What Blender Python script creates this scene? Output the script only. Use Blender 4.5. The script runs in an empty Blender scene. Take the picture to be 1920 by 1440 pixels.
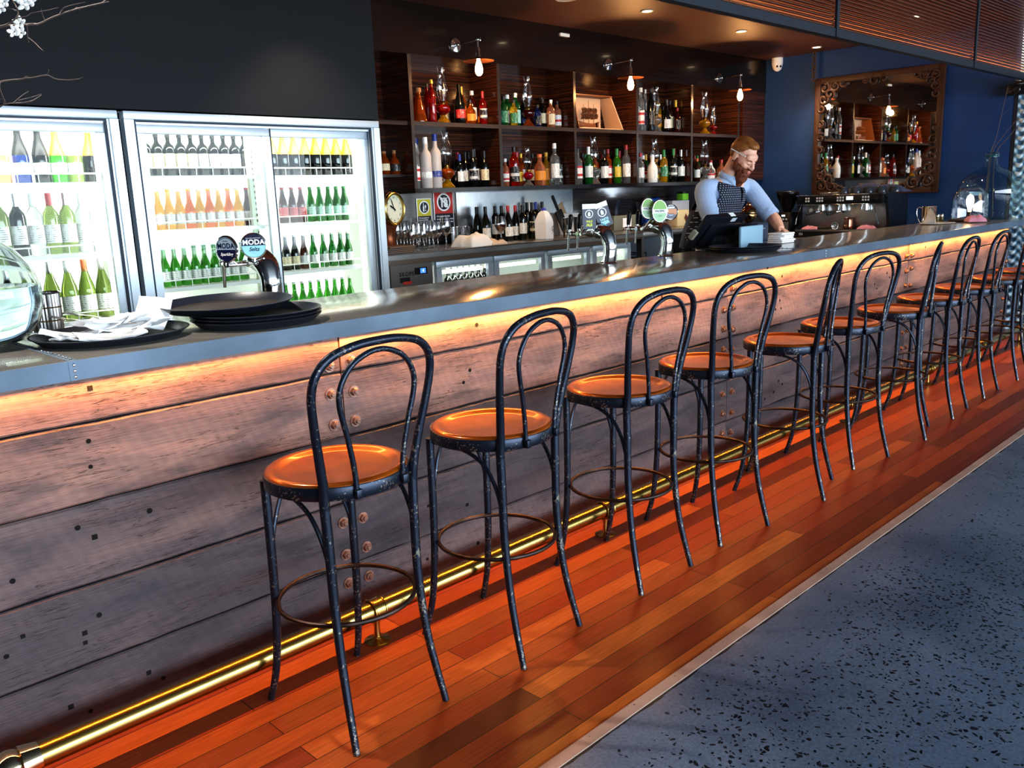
import bpy, bmesh, math, random
from mathutils import Vector, Matrix, noise
random.seed(7)
SC = bpy.context.scene
COL = SC.collection
PI = math.pi
def R_(d): return math.radians(d)

# ------------------------------------------------------------------ camera
H = 1.5
FPX = 1614.3
YAW, PITCH, ROLL = R_(44.505), R_(-12.1685), R_(-2.2287)
_c, _s = math.cos, math.sin
FW = Vector((_s(YAW)*_c(PITCH), _c(YAW)*_c(PITCH), _s(PITCH)))
_rt = Vector((_c(YAW), -_s(YAW), 0)); _up = _rt.cross(FW)
RT = _rt*_c(ROLL) + _up*_s(ROLL); UP = -_rt*_s(ROLL) + _up*_c(ROLL)
CAMP = Vector((0, 0, H))
def ray(x, y): return FW + RT*((x-960)/FPX) - UP*((y-720)/FPX)
def atz(x, y, z):
    d = ray(x, y); return CAMP + d*((z-H)/d.z)
def aty(x, y, Y):
    d = ray(x, y); return CAMP + d*(Y/d.y)
def atx(x, y, X):
    d = ray(x, y); return CAMP + d*(X/d.x)
def atd(x, y, d): return CAMP + ray(x, y)*d
cam = bpy.data.cameras.new('camera'); camo = bpy.data.objects.new('camera', cam); COL.objects.link(camo)
cam.sensor_width = 36; cam.lens = FPX/1920*36; cam.clip_start = .05; cam.clip_end = 200
M = Matrix.Identity(4)
for i in range(3):
    M[i][0], M[i][1], M[i][2], M[i][3] = RT[i], UP[i], -FW[i], CAMP[i]
camo.matrix_world = M
SC.camera = camo
SC.view_settings.view_transform = 'Standard'; SC.view_settings.look = 'Medium High Contrast'; SC.view_settings.exposure = .12
SC.cycles.sample_clamp_indirect = 6

# ------------------------------------------------------------------ materials
MATS = {}
def _new(name):
    m = bpy.data.materials.new(name); m.use_nodes = True
    n = m.node_tree.nodes; l = m.node_tree.links
    return m, n, l, n['Principled BSDF']
def lin(c):
    return tuple((x/12.92 if x <= .04045 else ((x+.055)/1.055)**2.4) for x in c[:3]) + (1,)
def rgb(r, g, b): return lin((r/255, g/255, b/255))
def pm(name, col, rough=.5, metal=0, trans=0, emit=None, es=0, coat=0, ior=1.45, spec=.5, alpha=1, bump=0, bscale=40, var=0, vscale=6, stretch=(1, 1, 1)):
    if name in MATS: return MATS[name]
    m, n, l, p = _new(name)
    p.inputs['Base Color'].default_value = col
    p.inputs['Roughness'].default_value = rough
    p.inputs['Metallic'].default_value = metal
    p.inputs['Transmission Weight'].default_value = trans
    p.inputs['Coat Weight'].default_value = coat
    p.inputs['Coat Roughness'].default_value = .08
    p.inputs['IOR'].default_value = ior
    p.inputs['Specular IOR Level'].default_value = spec
    p.inputs['Alpha'].default_value = alpha
    if emit: p.inputs['Emission Color'].default_value = emit; p.inputs['Emission Strength'].default_value = es
    if bump or var:
        tc = n.new('ShaderNodeTexCoord'); mp = n.new('ShaderNodeMapping'); mp.inputs['Scale'].default_value = stretch
        l.new(tc.outputs['Object'], mp.inputs['Vector'])
    if bump:
        t = n.new('ShaderNodeTexNoise'); t.inputs['Scale'].default_value = bscale; t.inputs['Detail'].default_value = 4
        l.new(mp.outputs[0], t.inputs['Vector'])
        b = n.new('ShaderNodeBump'); b.inputs['Strength'].default_value = bump; b.inputs['Distance'].default_value = .01
        l.new(t.outputs[0], b.inputs['Height']); l.new(b.outputs[0], p.inputs['Normal'])
    if var:
        t = n.new('ShaderNodeTexNoise'); t.inputs['Scale'].default_value = vscale; t.inputs['Detail'].default_value = 5
        l.new(mp.outputs[0], t.inputs['Vector'])
        r = n.new('ShaderNodeValToRGB'); r.color_ramp.elements[0].position = .3; r.color_ramp.elements[1].position = .7
        r.color_ramp.elements[0].color = tuple(x*(1-var) for x in col[:3])+(1,)
        r.color_ramp.elements[1].color = tuple(min(1, x*(1+var)) for x in col[:3])+(1,)
        l.new(t.outputs[0], r.inputs[0]); l.new(r.outputs[0], p.inputs['Base Color'])
    MATS[name] = m
    return m
def emis(name, col, s):
    return pm(name, (0, 0, 0, 1), 1, emit=col, es=s, spec=0)
def thin_glass(name, tint=(1, 1, 1, 1), refl=1.0, base=.04, rough=0.0):
    if name in MATS: return MATS[name]
    m = bpy.data.materials.new(name); m.use_nodes = True
    n = m.node_tree.nodes; l = m.node_tree.links; n.clear()
    o = n.new('ShaderNodeOutputMaterial'); t = n.new('ShaderNodeBsdfTransparent'); t.inputs[0].default_value = tint
    g = n.new('ShaderNodeBsdfGlossy'); g.inputs['Roughness'].default_value = rough
    lw = n.new('ShaderNodeLayerWeight'); lw.inputs[0].default_value = .35
    ma = n.new('ShaderNodeMath'); ma.operation = 'MULTIPLY_ADD'; ma.inputs[1].default_value = .75*refl; ma.inputs[2].default_value = base; ma.use_clamp = True
    pw = n.new('ShaderNodeMath'); pw.operation = 'POWER'; pw.inputs[1].default_value = 1.6
    mx = n.new('ShaderNodeMixShader')
    l.new(lw.outputs['Facing'], pw.inputs[0]); l.new(pw.outputs[0], ma.inputs[0]); l.new(ma.outputs[0], mx.inputs[0])
    l.new(t.outputs[0], mx.inputs[1]); l.new(g.outputs[0], mx.inputs[2]); l.new(mx.outputs[0], o.inputs[0])
    MATS[name] = m
    return m
def ramp(n, stops):
    r = n.new('ShaderNodeValToRGB'); e = r.color_ramp.elements
    while len(e) < len(stops): e.new(.5)
    for k, (p, c) in enumerate(stops): e[k].position = p; e[k].color = c
    return r
def coords(n, l, scale=(1, 1, 1), kind='Object', rot=(0, 0, 0)):
    tc = n.new('ShaderNodeTexCoord'); mp = n.new('ShaderNodeMapping')
    mp.inputs['Scale'].default_value = scale; mp.inputs['Rotation'].default_value = rot
    l.new(tc.outputs[kind], mp.inputs['Vector']); return mp.outputs[0]
def ntex(n, l, vec, scale, detail=5, rough=.55, dist=0):
    t = n.new('ShaderNodeTexNoise'); t.inputs['Scale'].default_value = scale; t.inputs['Detail'].default_value = detail
    t.inputs['Roughness'].default_value = rough; t.inputs['Distortion'].default_value = dist
    l.new(vec, t.inputs['Vector']); return t.outputs[0]
def mixc(n, l, fac, a, b, mode='MIX'):
    mx = n.new('ShaderNodeMix'); mx.data_type = 'RGBA'; mx.blend_type = mode
    for sock, v in ((mx.inputs[0], fac), (mx.inputs[6], a), (mx.inputs[7], b)):
        if hasattr(v, 'is_output'): l.new(v, sock)
        else: sock.default_value = v
    return mx.outputs[2]
def mth(n, l, op, a, b=None, clamp=False):
    m = n.new('ShaderNodeMath'); m.operation = op; m.use_clamp = clamp
    for i, v in enumerate((a, b)):
        if v is None: continue
        if hasattr(v, 'is_output'): l.new(v, m.inputs[i])
        else: m.inputs[i].default_value = v
    return m.outputs[0]
def bump(n, l, p, h, s=.3, d=.01):
    b = n.new('ShaderNodeBump'); b.inputs['Strength'].default_value = s; b.inputs['Distance'].default_value = d
    l.new(h, b.inputs['Height']); l.new(b.outputs[0], p.inputs['Normal'])

# ------------------------------------------------------------------ mesh builder
class MB:
    def __init__(self):
        self.v = []; self.f = []; self.mi = []; self.cur = 0
    def add(self, vs, fs, M=None):
        o = len(self.v)
        for p in vs:
            p = Vector(p); self.v.append(M @ p if M else p)
        for f in fs: self.f.append([i+o for i in f]); self.mi.append(self.cur)
        return self
    def mat(self, i): self.cur = i; return self
    def box(self, lo, hi, M=None, bev=0):
        x0, y0, z0 = lo; x1, y1, z1 = hi
        if bev:
            b = min(bev, (x1-x0)*.49, (y1-y0)*.49, (z1-z0)*.49)
            bm = bmesh.new(); bmesh.ops.create_cube(bm, size=1)
            for v in bm.verts: v.co = Vector(((x0+x1)/2+v.co.x*(x1-x0), (y0+y1)/2+v.co.y*(y1-y0), (z0+z1)/2+v.co.z*(z1-z0)))
            bmesh.ops.bevel(bm, geom=bm.edges[:], offset=b, segments=2, affect='EDGES', profile=.5)
            bm.verts.index_update()
            self.add([v.co.copy() for v in bm.verts], [[v.index for v in f.verts] for f in bm.faces], M); bm.free(); return self
        return self.add([(x0,y0,z0),(x1,y0,z0),(x1,y1,z0),(x0,y1,z0),(x0,y0,z1),(x1,y0,z1),(x1,y1,z1),(x0,y1,z1)],
            [(0,3,2,1),(4,5,6,7),(0,1,5,4),(1,2,6,5),(2,3,7,6),(3,0,4,7)], M)
    def lathe(self, prof, seg=20, M=None, a0=0, a1=2*PI):
        full = abs(a1-a0-2*PI) < 1e-6
        ns = seg if full else seg+1
        vs = []; fs = []; idx = []
        for (r, z) in prof:
            if r < 1e-6: idx.append([len(vs)]*ns); vs.append((0, 0, z))
            else:
                row = []
                for k in range(ns):
                    a = a0+(a1-a0)*k/seg; row.append(len(vs)); vs.append((r*math.cos(a), r*math.sin(a), z))
                idx.append(row)
        for i in range(len(prof)-1):
            A, B = idx[i], idx[i+1]
            for k in range(seg):
                k2 = (k+1) % ns
                q = [A[k], A[k2], B[k2], B[k]]
                u = []
                for x in q:
                    if x not in u: u.append(x)
                if len(u) > 2: fs.append(u)
        return self.add(vs, fs, M)
    def cyl(self, p0, p1, r0, r1=None, seg=14):
        return self.tube([p0, p1], [r0, r0 if r1 is None else r1], seg)
    def tube(self, path, rad, seg=10, closed=False, flat=1.0, M=None):
        P = [Vector(p) for p in path]; n = len(P)
        rr = rad if isinstance(rad, (list, tuple)) else [rad]*n
        T = []
        for i in range(n):
            a = P[i-1] if (i > 0 or closed) else P[i]; b = P[(i+1) % n] if (i < n-1 or closed) else P[i]
            t = b-a
            T.append(t.normalized() if t.length > 1e-9 else Vector((0, 0, 1)))
        up = Vector((0, 0, 1)) if abs(T[0].z) < .9 else Vector((1, 0, 0))
        N = (up - T[0]*up.dot(T[0])).normalized()
        vs = []; fs = []
        for i in range(n):
            N = (N - T[i]*N.dot(T[i]))
            if N.length < 1e-6: N = T[i].orthogonal()
            N.normalize(); B = T[i].cross(N)
            for k in range(seg):
                a = 2*PI*k/seg; vs.append(P[i]+(N*math.cos(a)*flat+B*math.sin(a))*rr[i])
        m = n if closed else n-1
        for i in range(m):
            j = (i+1) % n
            for k in range(seg):
                k2 = (k+1) % seg; fs.append((i*seg+k, i*seg+k2, j*seg+k2, j*seg+k))
        if not closed:
            fs.append(tuple(range(seg-1, -1, -1))); fs.append(tuple((n-1)*seg+k for k in range(seg)))
        return self.add(vs, fs, M)
    def ring(self, c, r, t, seg=36, M=None, ts=8):
        return self.tube([(c[0]+r*math.cos(2*PI*k/seg), c[1]+r*math.sin(2*PI*k/seg), c[2]) for k in range(seg)], t, ts, True, M=M)
    def sphere(self, c, r, seg=16, rings=10, M=None):
        rx, ry, rz = r if isinstance(r, (tuple, list)) else (r, r, r)
        pr = [(math.sin(PI*i/rings), -math.cos(PI*i/rings)) for i in range(rings+1)]
        pr[0] = (0, -1); pr[-1] = (0, 1)
        T = Matrix.Translation(Vector(c)) @ Matrix.Diagonal((rx, ry, rz, 1))
        return self.lathe(pr, seg, (M @ T) if M else T)
    def prism(self, poly, z0, z1, M=None):
        n = len(poly)
        vs = [(x, y, z0) for x, y in poly]+[(x, y, z1) for x, y in poly]
        fs = [tuple(range(n-1, -1, -1)), tuple(range(n, 2*n))]+[(i, (i+1) % n, n+(i+1) % n, n+i) for i in range(n)]
        return self.add(vs, fs, M)
    def mesh(self, name, mats, smooth=True, ang=38):
        me = bpy.data.meshes.new(name)
        me.from_pydata([tuple(v) for v in self.v], [], self.f)
        for m in (mats if isinstance(mats, (list, tuple)) else [mats]): me.materials.append(m)
        me.polygons.foreach_set('material_index', self.mi)
        bm = bmesh.new(); bm.from_mesh(me); bmesh.ops.recalc_face_normals(bm, faces=bm.faces[:]); bm.to_mesh(me); bm.free()
        me.polygons.foreach_set('use_smooth', [bool(smooth)]*len(me.polygons))
        if smooth: me.set_sharp_from_angle(angle=R_(ang))
        me.update()
        return me
    def build(self, name, mats, parent=None, world=False, loc=None, smooth=True, ang=38):
        if world and parent is not None:
            inv = pmat(parent).inverted()
            self.v = [inv @ v for v in self.v]
        o = bpy.data.objects.new(name, self.mesh(name, mats, smooth, ang)); COL.objects.link(o)
        if parent is not None: o.parent = parent
        if loc is not None: o.location = loc
        return o
def pmat(o):
    m = Matrix.Translation(o.location) @ o.rotation_euler.to_matrix().to_4x4() @ Matrix.Diagonal((*o.scale, 1))
    return pmat(o.parent) @ m if o.parent else m
def tag(o, label, cat, group=None):
    o['label'] = label; o['category'] = cat
    if group: o['group'] = group
    return o
def thing(name, label, cat, loc=(0, 0, 0), rz=0, group=None):
    o = bpy.data.objects.new(name, None); COL.objects.link(o)
    o.empty_display_size = .1
    o.location = loc; o.rotation_euler = (0, 0, rz)
    return tag(o, label, cat, group)
def struct(name, mb, mats, smooth=False, label=None):
    o = mb.build(name, mats, smooth=smooth); o['kind'] = 'structure'
    if label: o['label'] = label
    return o
KIDS = {}
def kids(o):
    if o.name not in KIDS: KIDS[o.name] = [c for c in COL.objects if c.parent == o]
    return KIDS[o.name]
def dup(o, parent=None):
    c = o.copy(); COL.objects.link(c); c.parent = parent
    for ch in kids(o): dup(ch, c)
    return c
def setmat(o, m, i=0):
    o.material_slots[i].link = 'OBJECT'; o.material_slots[i].material = m
_tx = {}
def text_mb(body, size, bold=0.0, shear=0.0, spacing=1.0, align='CENTER'):
    key = (body, size, bold, shear, spacing, align)
    if key not in _tx:
        cu = bpy.data.curves.new('lettering', 'FONT'); cu.body = body; cu.size = size; cu.align_x = align; cu.align_y = 'CENTER'
        cu.offset = bold; cu.shear = shear; cu.space_character = spacing; cu.extrude = size*.01; cu.resolution_u = 3
        o = bpy.data.objects.new('lettering', cu); COL.objects.link(o)
        bpy.context.view_layer.update()
        me = o.to_mesh()
        _tx[key] = ([v.co.copy() for v in me.vertices], [list(p.vertices) for p in me.polygons])
        o.to_mesh_clear(); bpy.data.objects.remove(o); bpy.data.curves.remove(cu)
    return _tx[key]
def put_text(mb, body, size, M, **k):
    v, f = text_mb(body, size, **k); mb.add(v, f, M); return mb
def axes(o, x, y, z=None):
    x = Vector(x).normalized(); y = Vector(y); y = (y-x*y.dot(x)).normalized(); z = x.cross(y)
    m = Matrix.Identity(4)
    for i in range(3): m[i][0], m[i][1], m[i][2], m[i][3] = x[i], y[i], z[i], o[i]
    return m
ORD = ['first', 'second', 'third', 'fourth', 'fifth', 'sixth', 'seventh', 'eighth', 'ninth', 'tenth', 'eleventh', 'twelfth', 'thirteenth', 'fourteenth', 'fifteenth', 'sixteenth', 'seventeenth', 'eighteenth']
def arc(c, r, a0, a1, n, ax=(1, 0, 0), ay=(0, 0, 1)):
    ax = Vector(ax); ay = Vector(ay); c = Vector(c)
    return [c+ax*r*math.cos(a0+(a1-a0)*i/n)+ay*r*math.sin(a0+(a1-a0)*i/n) for i in range(n+1)]
def spline(pts, n=8, closed=False):
    P = [Vector(p) for p in pts]; out = []; N = len(P)
    for i in range(N if closed else N-1):
        if closed: p0, p1, p2, p3 = P[i-1], P[i], P[(i+1) % N], P[(i+2) % N]
        else: p0, p1, p2, p3 = P[max(i-1, 0)], P[i], P[i+1], P[min(i+2, N-1)]
        for k in range(n):
            t = k/n
            out.append(.5*((2*p1)+(p2-p0)*t+(2*p0-5*p1+4*p2-p3)*t*t+(3*p1-p0-3*p2+p3)*t**3))
    if not closed: out.append(P[-1])
    return out
# ------------------------------------------------------------------ surface materials
def m_timber_floor():
    m, n, l, p = _new('timber_floor_boards')
    v = coords(n, l, (1, 1, 1))
    br = n.new('ShaderNodeTexBrick'); br.offset = .37; br.offset_frequency = 2
    br.inputs['Scale'].default_value = 1; br.inputs['Brick Width'].default_value = 1.7; br.inputs['Row Height'].default_value = .0872
    br.inputs['Mortar Size'].default_value = .0015; br.inputs['Mortar Smooth'].default_value = .1; br.inputs['Bias'].default_value = 0
    br.inputs['Color1'].default_value = (0, 0, 0, 1); br.inputs['Color2'].default_value = (1, 1, 1, 1); br.inputs['Mortar'].default_value = (.5, .5, .5, 1)
    l.new(v, br.inputs['Vector'])
    r = ramp(n, [(0, rgb(92, 34, 18)), (.22, rgb(168, 74, 30)), (.45, rgb(124, 46, 22)), (.7, rgb(190, 104, 44)), (.85, rgb(110, 40, 20)), (1, rgb(158, 66, 28))])
    l.new(br.outputs['Color'], r.inputs[0])
    g = ntex(n, l, coords(n, l, (2, 45, 1)), 3, 6, .6, .4)
    gr = ramp(n, [(.3, (.62, .62, .62, 1)), (.7, (1.15, 1.15, 1.15, 1))]); l.new(g, gr.inputs[0])
    c = mixc(n, l, 1, r.outputs[0], gr.outputs[0], 'MULTIPLY')
    c = mixc(n, l, br.outputs['Fac'], c, rgb(30, 12, 8))
    l.new(c, p.inputs['Base Color'])
    rr = ramp(n, [(0, (.24, .24, .24, 1)), (1, (.4, .4, .4, 1))]); l.new(ntex(n, l, v, 3), rr.inputs[0]); l.new(rr.outputs[0], p.inputs['Roughness'])
    bump(n, l, p, mth(n, l, 'SUBTRACT', 1, br.outputs['Fac']), .25, .002)
    return m
def m_concrete():
    m, n, l, p = _new('polished_concrete')
    v = coords(n, l)
    big = ntex(n, l, v, 1.3, 5)
    base = ramp(n, [(.3, rgb(78, 91, 112)), (.7, rgb(122, 136, 156))]); l.new(big, base.inputs[0])
    fine = ntex(n, l, v, 90, 3); fr = ramp(n, [(.35, (.8, .8, .8, 1)), (.65, (1.12, 1.12, 1.12, 1))]); l.new(fine, fr.inputs[0])
    c = mixc(n, l, 1, base.outputs[0], fr.outputs[0], 'MULTIPLY')
    wv = mixc(n, l, .05, v, ntexc(n, l, v, 20))
    vo = n.new('ShaderNodeTexVoronoi'); vo.inputs['Scale'].default_value = 66; l.new(wv, vo.inputs['Vector'])
    sep = n.new('ShaderNodeSeparateColor'); l.new(vo.outputs['Color'], sep.inputs[0])
    dens = ramp(n, [(.34, (.06, .06, .06, 1)), (.58, (.88, .88, .88, 1))]); l.new(ntex(n, l, v, 1.1, 3), dens.inputs[0])
    xyz = n.new('ShaderNodeSeparateXYZ'); l.new(v, xyz.inputs[0])
    edge = n.new('ShaderNodeMapRange'); edge.inputs['From Min'].default_value = 1.38; edge.inputs['From Max'].default_value = 1.12; l.new(xyz.outputs['Y'], edge.inputs[0])
    dn = mth(n, l, 'MULTIPLY', dens.outputs[0], edge.outputs[0])
    keep = mth(n, l, 'LESS_THAN', sep.outputs[0], dn)
    size = mth(n, l, 'MULTIPLY_ADD', sep.outputs[1], .3); n[-1].inputs[2].default_value = .17
    ins = mth(n, l, 'LESS_THAN', vo.outputs['Distance'], size)
    mask = mth(n, l, 'MULTIPLY', keep, ins)
    stone = mixc(n, l, sep.outputs[2], rgb(16, 20, 28), rgb(44, 50, 60))
    c = mixc(n, l, mask, c, stone)
    ck = mth(n, l, 'GREATER_THAN', mth(n, l, 'ADD', xyz.outputs['Y'], mth(n, l, 'MULTIPLY', ntex(n, l, v, 9, 6), .03)), 1.4035)
    c = mixc(n, l, ck, c, rgb(20, 24, 32))
    l.new(c, p.inputs['Base Color'])
    rr = ramp(n, [(.3, (.2, .2, .2, 1)), (.7, (.36, .36, .36, 1))]); l.new(big, rr.inputs[0]); l.new(rr.outputs[0], p.inputs['Roughness'])
    return m
def ntexc(n, l, vec, scale):
    t = n.new('ShaderNodeTexNoise'); t.inputs['Scale'].default_value = scale; l.new(vec, t.inputs['Vector']); return t.outputs['Color']
def m_zebra(name, light=(94, 50, 29), dark=(24, 15, 12), rough=.14, coat=.5):
    m, n, l, p = _new(name)
    a = ntex(n, l, coords(n, l, (.35, .35, 34)), 3, 4, .6, .5)
    r = ramp(n, [(.36, rgb(*dark)), (.5, rgb(*[int((a_+b_)/2) for a_, b_ in zip(dark, light)])), (.68, rgb(*light))]); l.new(a, r.inputs[0])
    l.new(r.outputs[0], p.inputs['Base Color']); p.inputs['Roughness'].default_value = rough
    p.inputs['Coat Weight'].default_value = coat; p.inputs['Coat Roughness'].default_value = .06
    return m
def m_plank(name, tn):
    m, n, l, p = _new(name)
    oi = n.new('ShaderNodeObjectInfo')
    v0 = coords(n, l, (1, 1, 1))
    ad = n.new('ShaderNodeVectorMath'); ad.operation = 'ADD'; l.new(v0, ad.inputs[0])
    cm = n.new('ShaderNodeCombineXYZ'); l.new(mth(n, l, 'MULTIPLY', oi.outputs['Random'], 37), cm.inputs[0]); l.new(cm.outputs[0], ad.inputs[1])
    def sc(s):
        mp = n.new('ShaderNodeMapping'); mp.inputs['Scale'].default_value = s; l.new(ad.outputs[0], mp.inputs[0]); return mp.outputs[0]
    big = ntex(n, l, sc((.9, 1, 3.4)), 2, 5, .6, .6)
    base = ramp(n, [(.28, rgb(84, 76, 80)), (.5, rgb(140, 116, 110)), (.72, rgb(178, 142, 126))]); l.new(big, base.inputs[0])
    grain = ntex(n, l, sc((1.2, 1, 44)), 4, 7, .65, .7)
    gr = ramp(n, [(.25, (.74, .73, .75, 1)), (.5, (.98, .98, .98, 1)), (.72, (1.08, 1.07, 1.06, 1))]); l.new(grain, gr.inputs[0])
    c = mixc(n, l, 1, base.outputs[0], gr.outputs[0], 'MULTIPLY')
    # weathering cracks and dark stains
    cr = ntex(n, l, sc((.8, 1, 16)), 5, 4, .5, 1.2)
    crr = ramp(n, [(.478, (0, 0, 0, 1)), (.5, (1, 1, 1, 1)), (.522, (0, 0, 0, 1))]); l.new(cr, crr.inputs[0])
    gate = ramp(n, [(.46, (0, 0, 0, 1)), (.56, (.95, .95, .95, 1))]); l.new(ntex(n, l, sc((1.1, 1, 3)), 3.1, 2), gate.inputs[0])
    c = mixc(n, l, mth(n, l, 'MULTIPLY', crr.outputs[0], gate.outputs[0]), c, rgb(20, 18, 22))
    st = ramp(n, [(.54, (0, 0, 0, 1)), (.74, (.75, .75, .75, 1))]); l.new(ntex(n, l, sc((1.4, 1, 5)), 2.3, 3), st.inputs[0])
    c = mixc(n, l, st.outputs[0], c, rgb(44, 46, 56))
    # faint saw marks
    w = n.new('ShaderNodeTexWave'); w.wave_type = 'BANDS'; w.bands_direction = 'X'; w.inputs['Scale'].default_value = 9; w.inputs['Distortion'].default_value = 5; w.inputs['Detail'].default_value = 3
    l.new(coords(n, l, (1, 1, 1), rot=(0, R_(24), 0)), w.inputs['Vector'])
    c = mixc(n, l, .05, c, w.outputs['Color'], 'OVERLAY')
    tint = ramp(n, [(0, (.62, .64, .72, 1)), (.5, (1, .98, .97, 1)), (1, (1.12, 1.05, 1, 1))]); l.new(oi.outputs['Random'], tint.inputs[0])
    c = mixc(n, l, 1, c, tn+(1,), 'MULTIPLY')
    l.new(c, p.inputs['Base Color']); p.inputs['Roughness'].default_value = .62
    h = mth(n, l, 'SUBTRACT', grain, mth(n, l, 'MULTIPLY', crr.outputs[0], gate.outputs[0]))
    bump(n, l, p, h, .28, .005)
    return m
def m_worn_black():
    m, n, l, p = _new('worn_black_steel')
    v = coords(n, l)
    a = ntex(n, l, v, 120, 4, .6); b = ntex(n, l, v, 14, 2)
    s = mth(n, l, 'ADD', a, mth(n, l, 'MULTIPLY', b, .55))
    r = ramp(n, [(.885, (0, 0, 0, 1)), (.93, (1, 1, 1, 1))]); l.new(s, r.inputs[0])
    c = mixc(n, l, r.outputs[0], rgb(40, 47, 61), rgb(132, 124, 112))
    l.new(c, p.inputs['Base Color']); p.inputs['Metallic'].default_value = .65; p.inputs['Roughness'].default_value = .34
    bump(n, l, p, a, .12, .002)
    return m
def m_zinc(name, col, rough=.22, metal=1):
    m, n, l, p = _new(name)
    v = coords(n, l)
    a = ntex(n, l, v, 2.2, 6, .6); b = ntex(n, l, coords(n, l, (3, 60, 60)), 6, 4)
    r = ramp(n, [(.3, tuple(x*.72 for x in col[:3])+(1,)), (.7, tuple(min(1, x*1.2) for x in col[:3])+(1,))]); l.new(a, r.inputs[0])
    l.new(r.outputs[0], p.inputs['Base Color']); p.inputs['Metallic'].default_value = metal
    rr = ramp(n, [(.3, (rough*.75,)*3+(1,)), (.7, (rough*1.35,)*3+(1,))]); l.new(mth(n, l, 'MULTIPLY_ADD', a, .7), rr.inputs[0]); l.new(rr.outputs[0], p.inputs['Roughness'])
    return m
ZEB = m_zebra('zebrano_laminate'); ZEBD = m_zebra('dark_zebrano', (38, 25, 19), (15, 11, 10), .17, .4)
ZEBS = m_zebra('zebrano_splashback', (66, 58, 56), (24, 22, 24), .09, .9)
STEEL = m_worn_black()
CHROME = pm('chrome', (.82, .84, .86, 1), .07, 1)
SSTEEL = m_zinc('brushed_stainless', (.42, .41, .40, 1), .24)
ALU = pm('satin_aluminium', rgb(204, 216, 226), .36, .35)
ALUD = pm('aluminium_shadow', rgb(34, 44, 58), .5, .2)  # shaded aluminium tone for the dark gaps around the fridge doors
WHITE = pm('white_plastic', (.85, .86, .84, 1), .4)
BLACK = pm('black_plastic', rgb(14, 15, 19), .34)
BLACKM = pm('matte_black', rgb(17, 18, 22), .6)
BRASS = pm('brass', (.44, .31, .10, 1), .24, 1)
COPPER = pm('copper', (.70, .34, .20, 1), .25, 1)
NAVY = pm('navy_plaster', rgb(22, 62, 112), .62, var=.12, vscale=3)

# ------------------------------------------------------------------ the room shell
struct('floor', MB().box((-7, -9, -.06), (24, 1.396, 0)), m_concrete())
struct('floor_1', MB().box((-7, 1.435, -.06), (24, 3.0, 0)), m_timber_floor())
TR = pm('floor_trim_strip', rgb(196, 170, 156), .42, .3, var=.2, vscale=5)
mbt = MB().box((-7, 1.396, -.06), (24, 1.435, .003))
struct('trim_1', mbt, TR)
mbs = MB().mat(0)
for k in range(60): mbs.lathe([(0, .0035), (.003, .0032), (.0034, .0028)], 8, Matrix.Translation((-1.5+k*.21, 1.423, 0)))
o = struct('trim_2', mbs, SSTEEL)
struct('floor_2', MB().box((-4, 3.0, 0), (9.7, 5.8, .2)), pm('vinyl_dark', rgb(40, 38, 38), .5))
struct('wall_back', MB().box((-4, 5.78, 0), (9.9, 5.92, 3.4)), ZEBS)
struct('wall_upper', MB().box((-4, 4.95, 2.056), (3.69, 5.78, 3.4)), pm('charcoal_plaster', rgb(14, 18, 24), .75, var=.1, vscale=4))
struct('wall_right', MB().box((9.7, 2.74, 0), (9.84, 5.92, 3.4)), NAVY)
struct('wall_left', MB().box((-4.1, -9, 0), (-4, 5.92, 3.4)), pm('charcoal_wall', rgb(30, 33, 38), .7))
CEIL = pm('brown_ceiling', rgb(92, 56, 42), .55, var=.06, vscale=2)
struct('ceiling', MB().box((-7, 2.7, 2.97), (9.84, 5.8, 3.06)), CEIL)
struct('ceiling_1', MB().box((-7, -9, 3.2), (24, 2.7, 3.3)), pm('grey_ceiling', rgb(60, 62, 66), .7))
# window wall on the street side (behind the camera) that the daylight comes through
fr = MB()
for x in (-6.9, -4.2, -1.5, 1.2, 3.9, 6.6, 9.3, 12, 14.7, 17.4, 20.1, 23): fr.box((x-.05, -7.1, 0), (x+.05, -6.95, 3.2))
fr.box((-7, -7.08, 2.35), (24, -6.97, 2.43)); fr.box((-7, -7.1, 0), (24, -6.95, .35))
struct('window_1', fr, pm('window_frame_grey', rgb(40, 42, 46), .5))

# ------------------------------------------------------------------ world
W = bpy.data.worlds.new('world'); SC.world = W; W.use_nodes = True
n = W.node_tree.nodes; l = W.node_tree.links; bg = n['Background']
tc = n.new('ShaderNodeTexCoord'); sp = n.new('ShaderNodeSeparateXYZ'); l.new(tc.outputs['Generated'], sp.inputs[0])
nz = n.new('ShaderNodeTexNoise'); nz.inputs['Scale'].default_value = 7; nz.inputs['Detail'].default_value = 5; l.new(tc.outputs['Generated'], nz.inputs['Vector'])
hz = n.new('ShaderNodeMath'); hz.operation = 'MULTIPLY_ADD'; hz.inputs[1].default_value = -.16; l.new(nz.outputs[0], hz.inputs[0]); l.new(sp.outputs['Z'], hz.inputs[2])
rw = ramp(n, [(0, (.25, .25, .24, 1)), (.40, (.42, .44, .44, 1)), (.45, (.75, .82, .9, 1)), (.485, (.16, .2, .16, 1)), (.505, (.14, .18, .14, 1)), (.525, (.92, 1.0, 1.1, 1)), (.7, (.55, .76, 1.0, 1)), (1, (.25, .45, .8, 1))])
mz = n.new('ShaderNodeMath'); mz.operation = 'MULTIPLY_ADD'; mz.inputs[1].default_value = .5; mz.inputs[2].default_value = .5; l.new(hz.outputs[0], mz.inputs[0]); l.new(mz.outputs[0], rw.inputs[0])
l.new(rw.outputs[0], bg.inputs[0]); bg.inputs[1].default_value = 3.0

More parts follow.
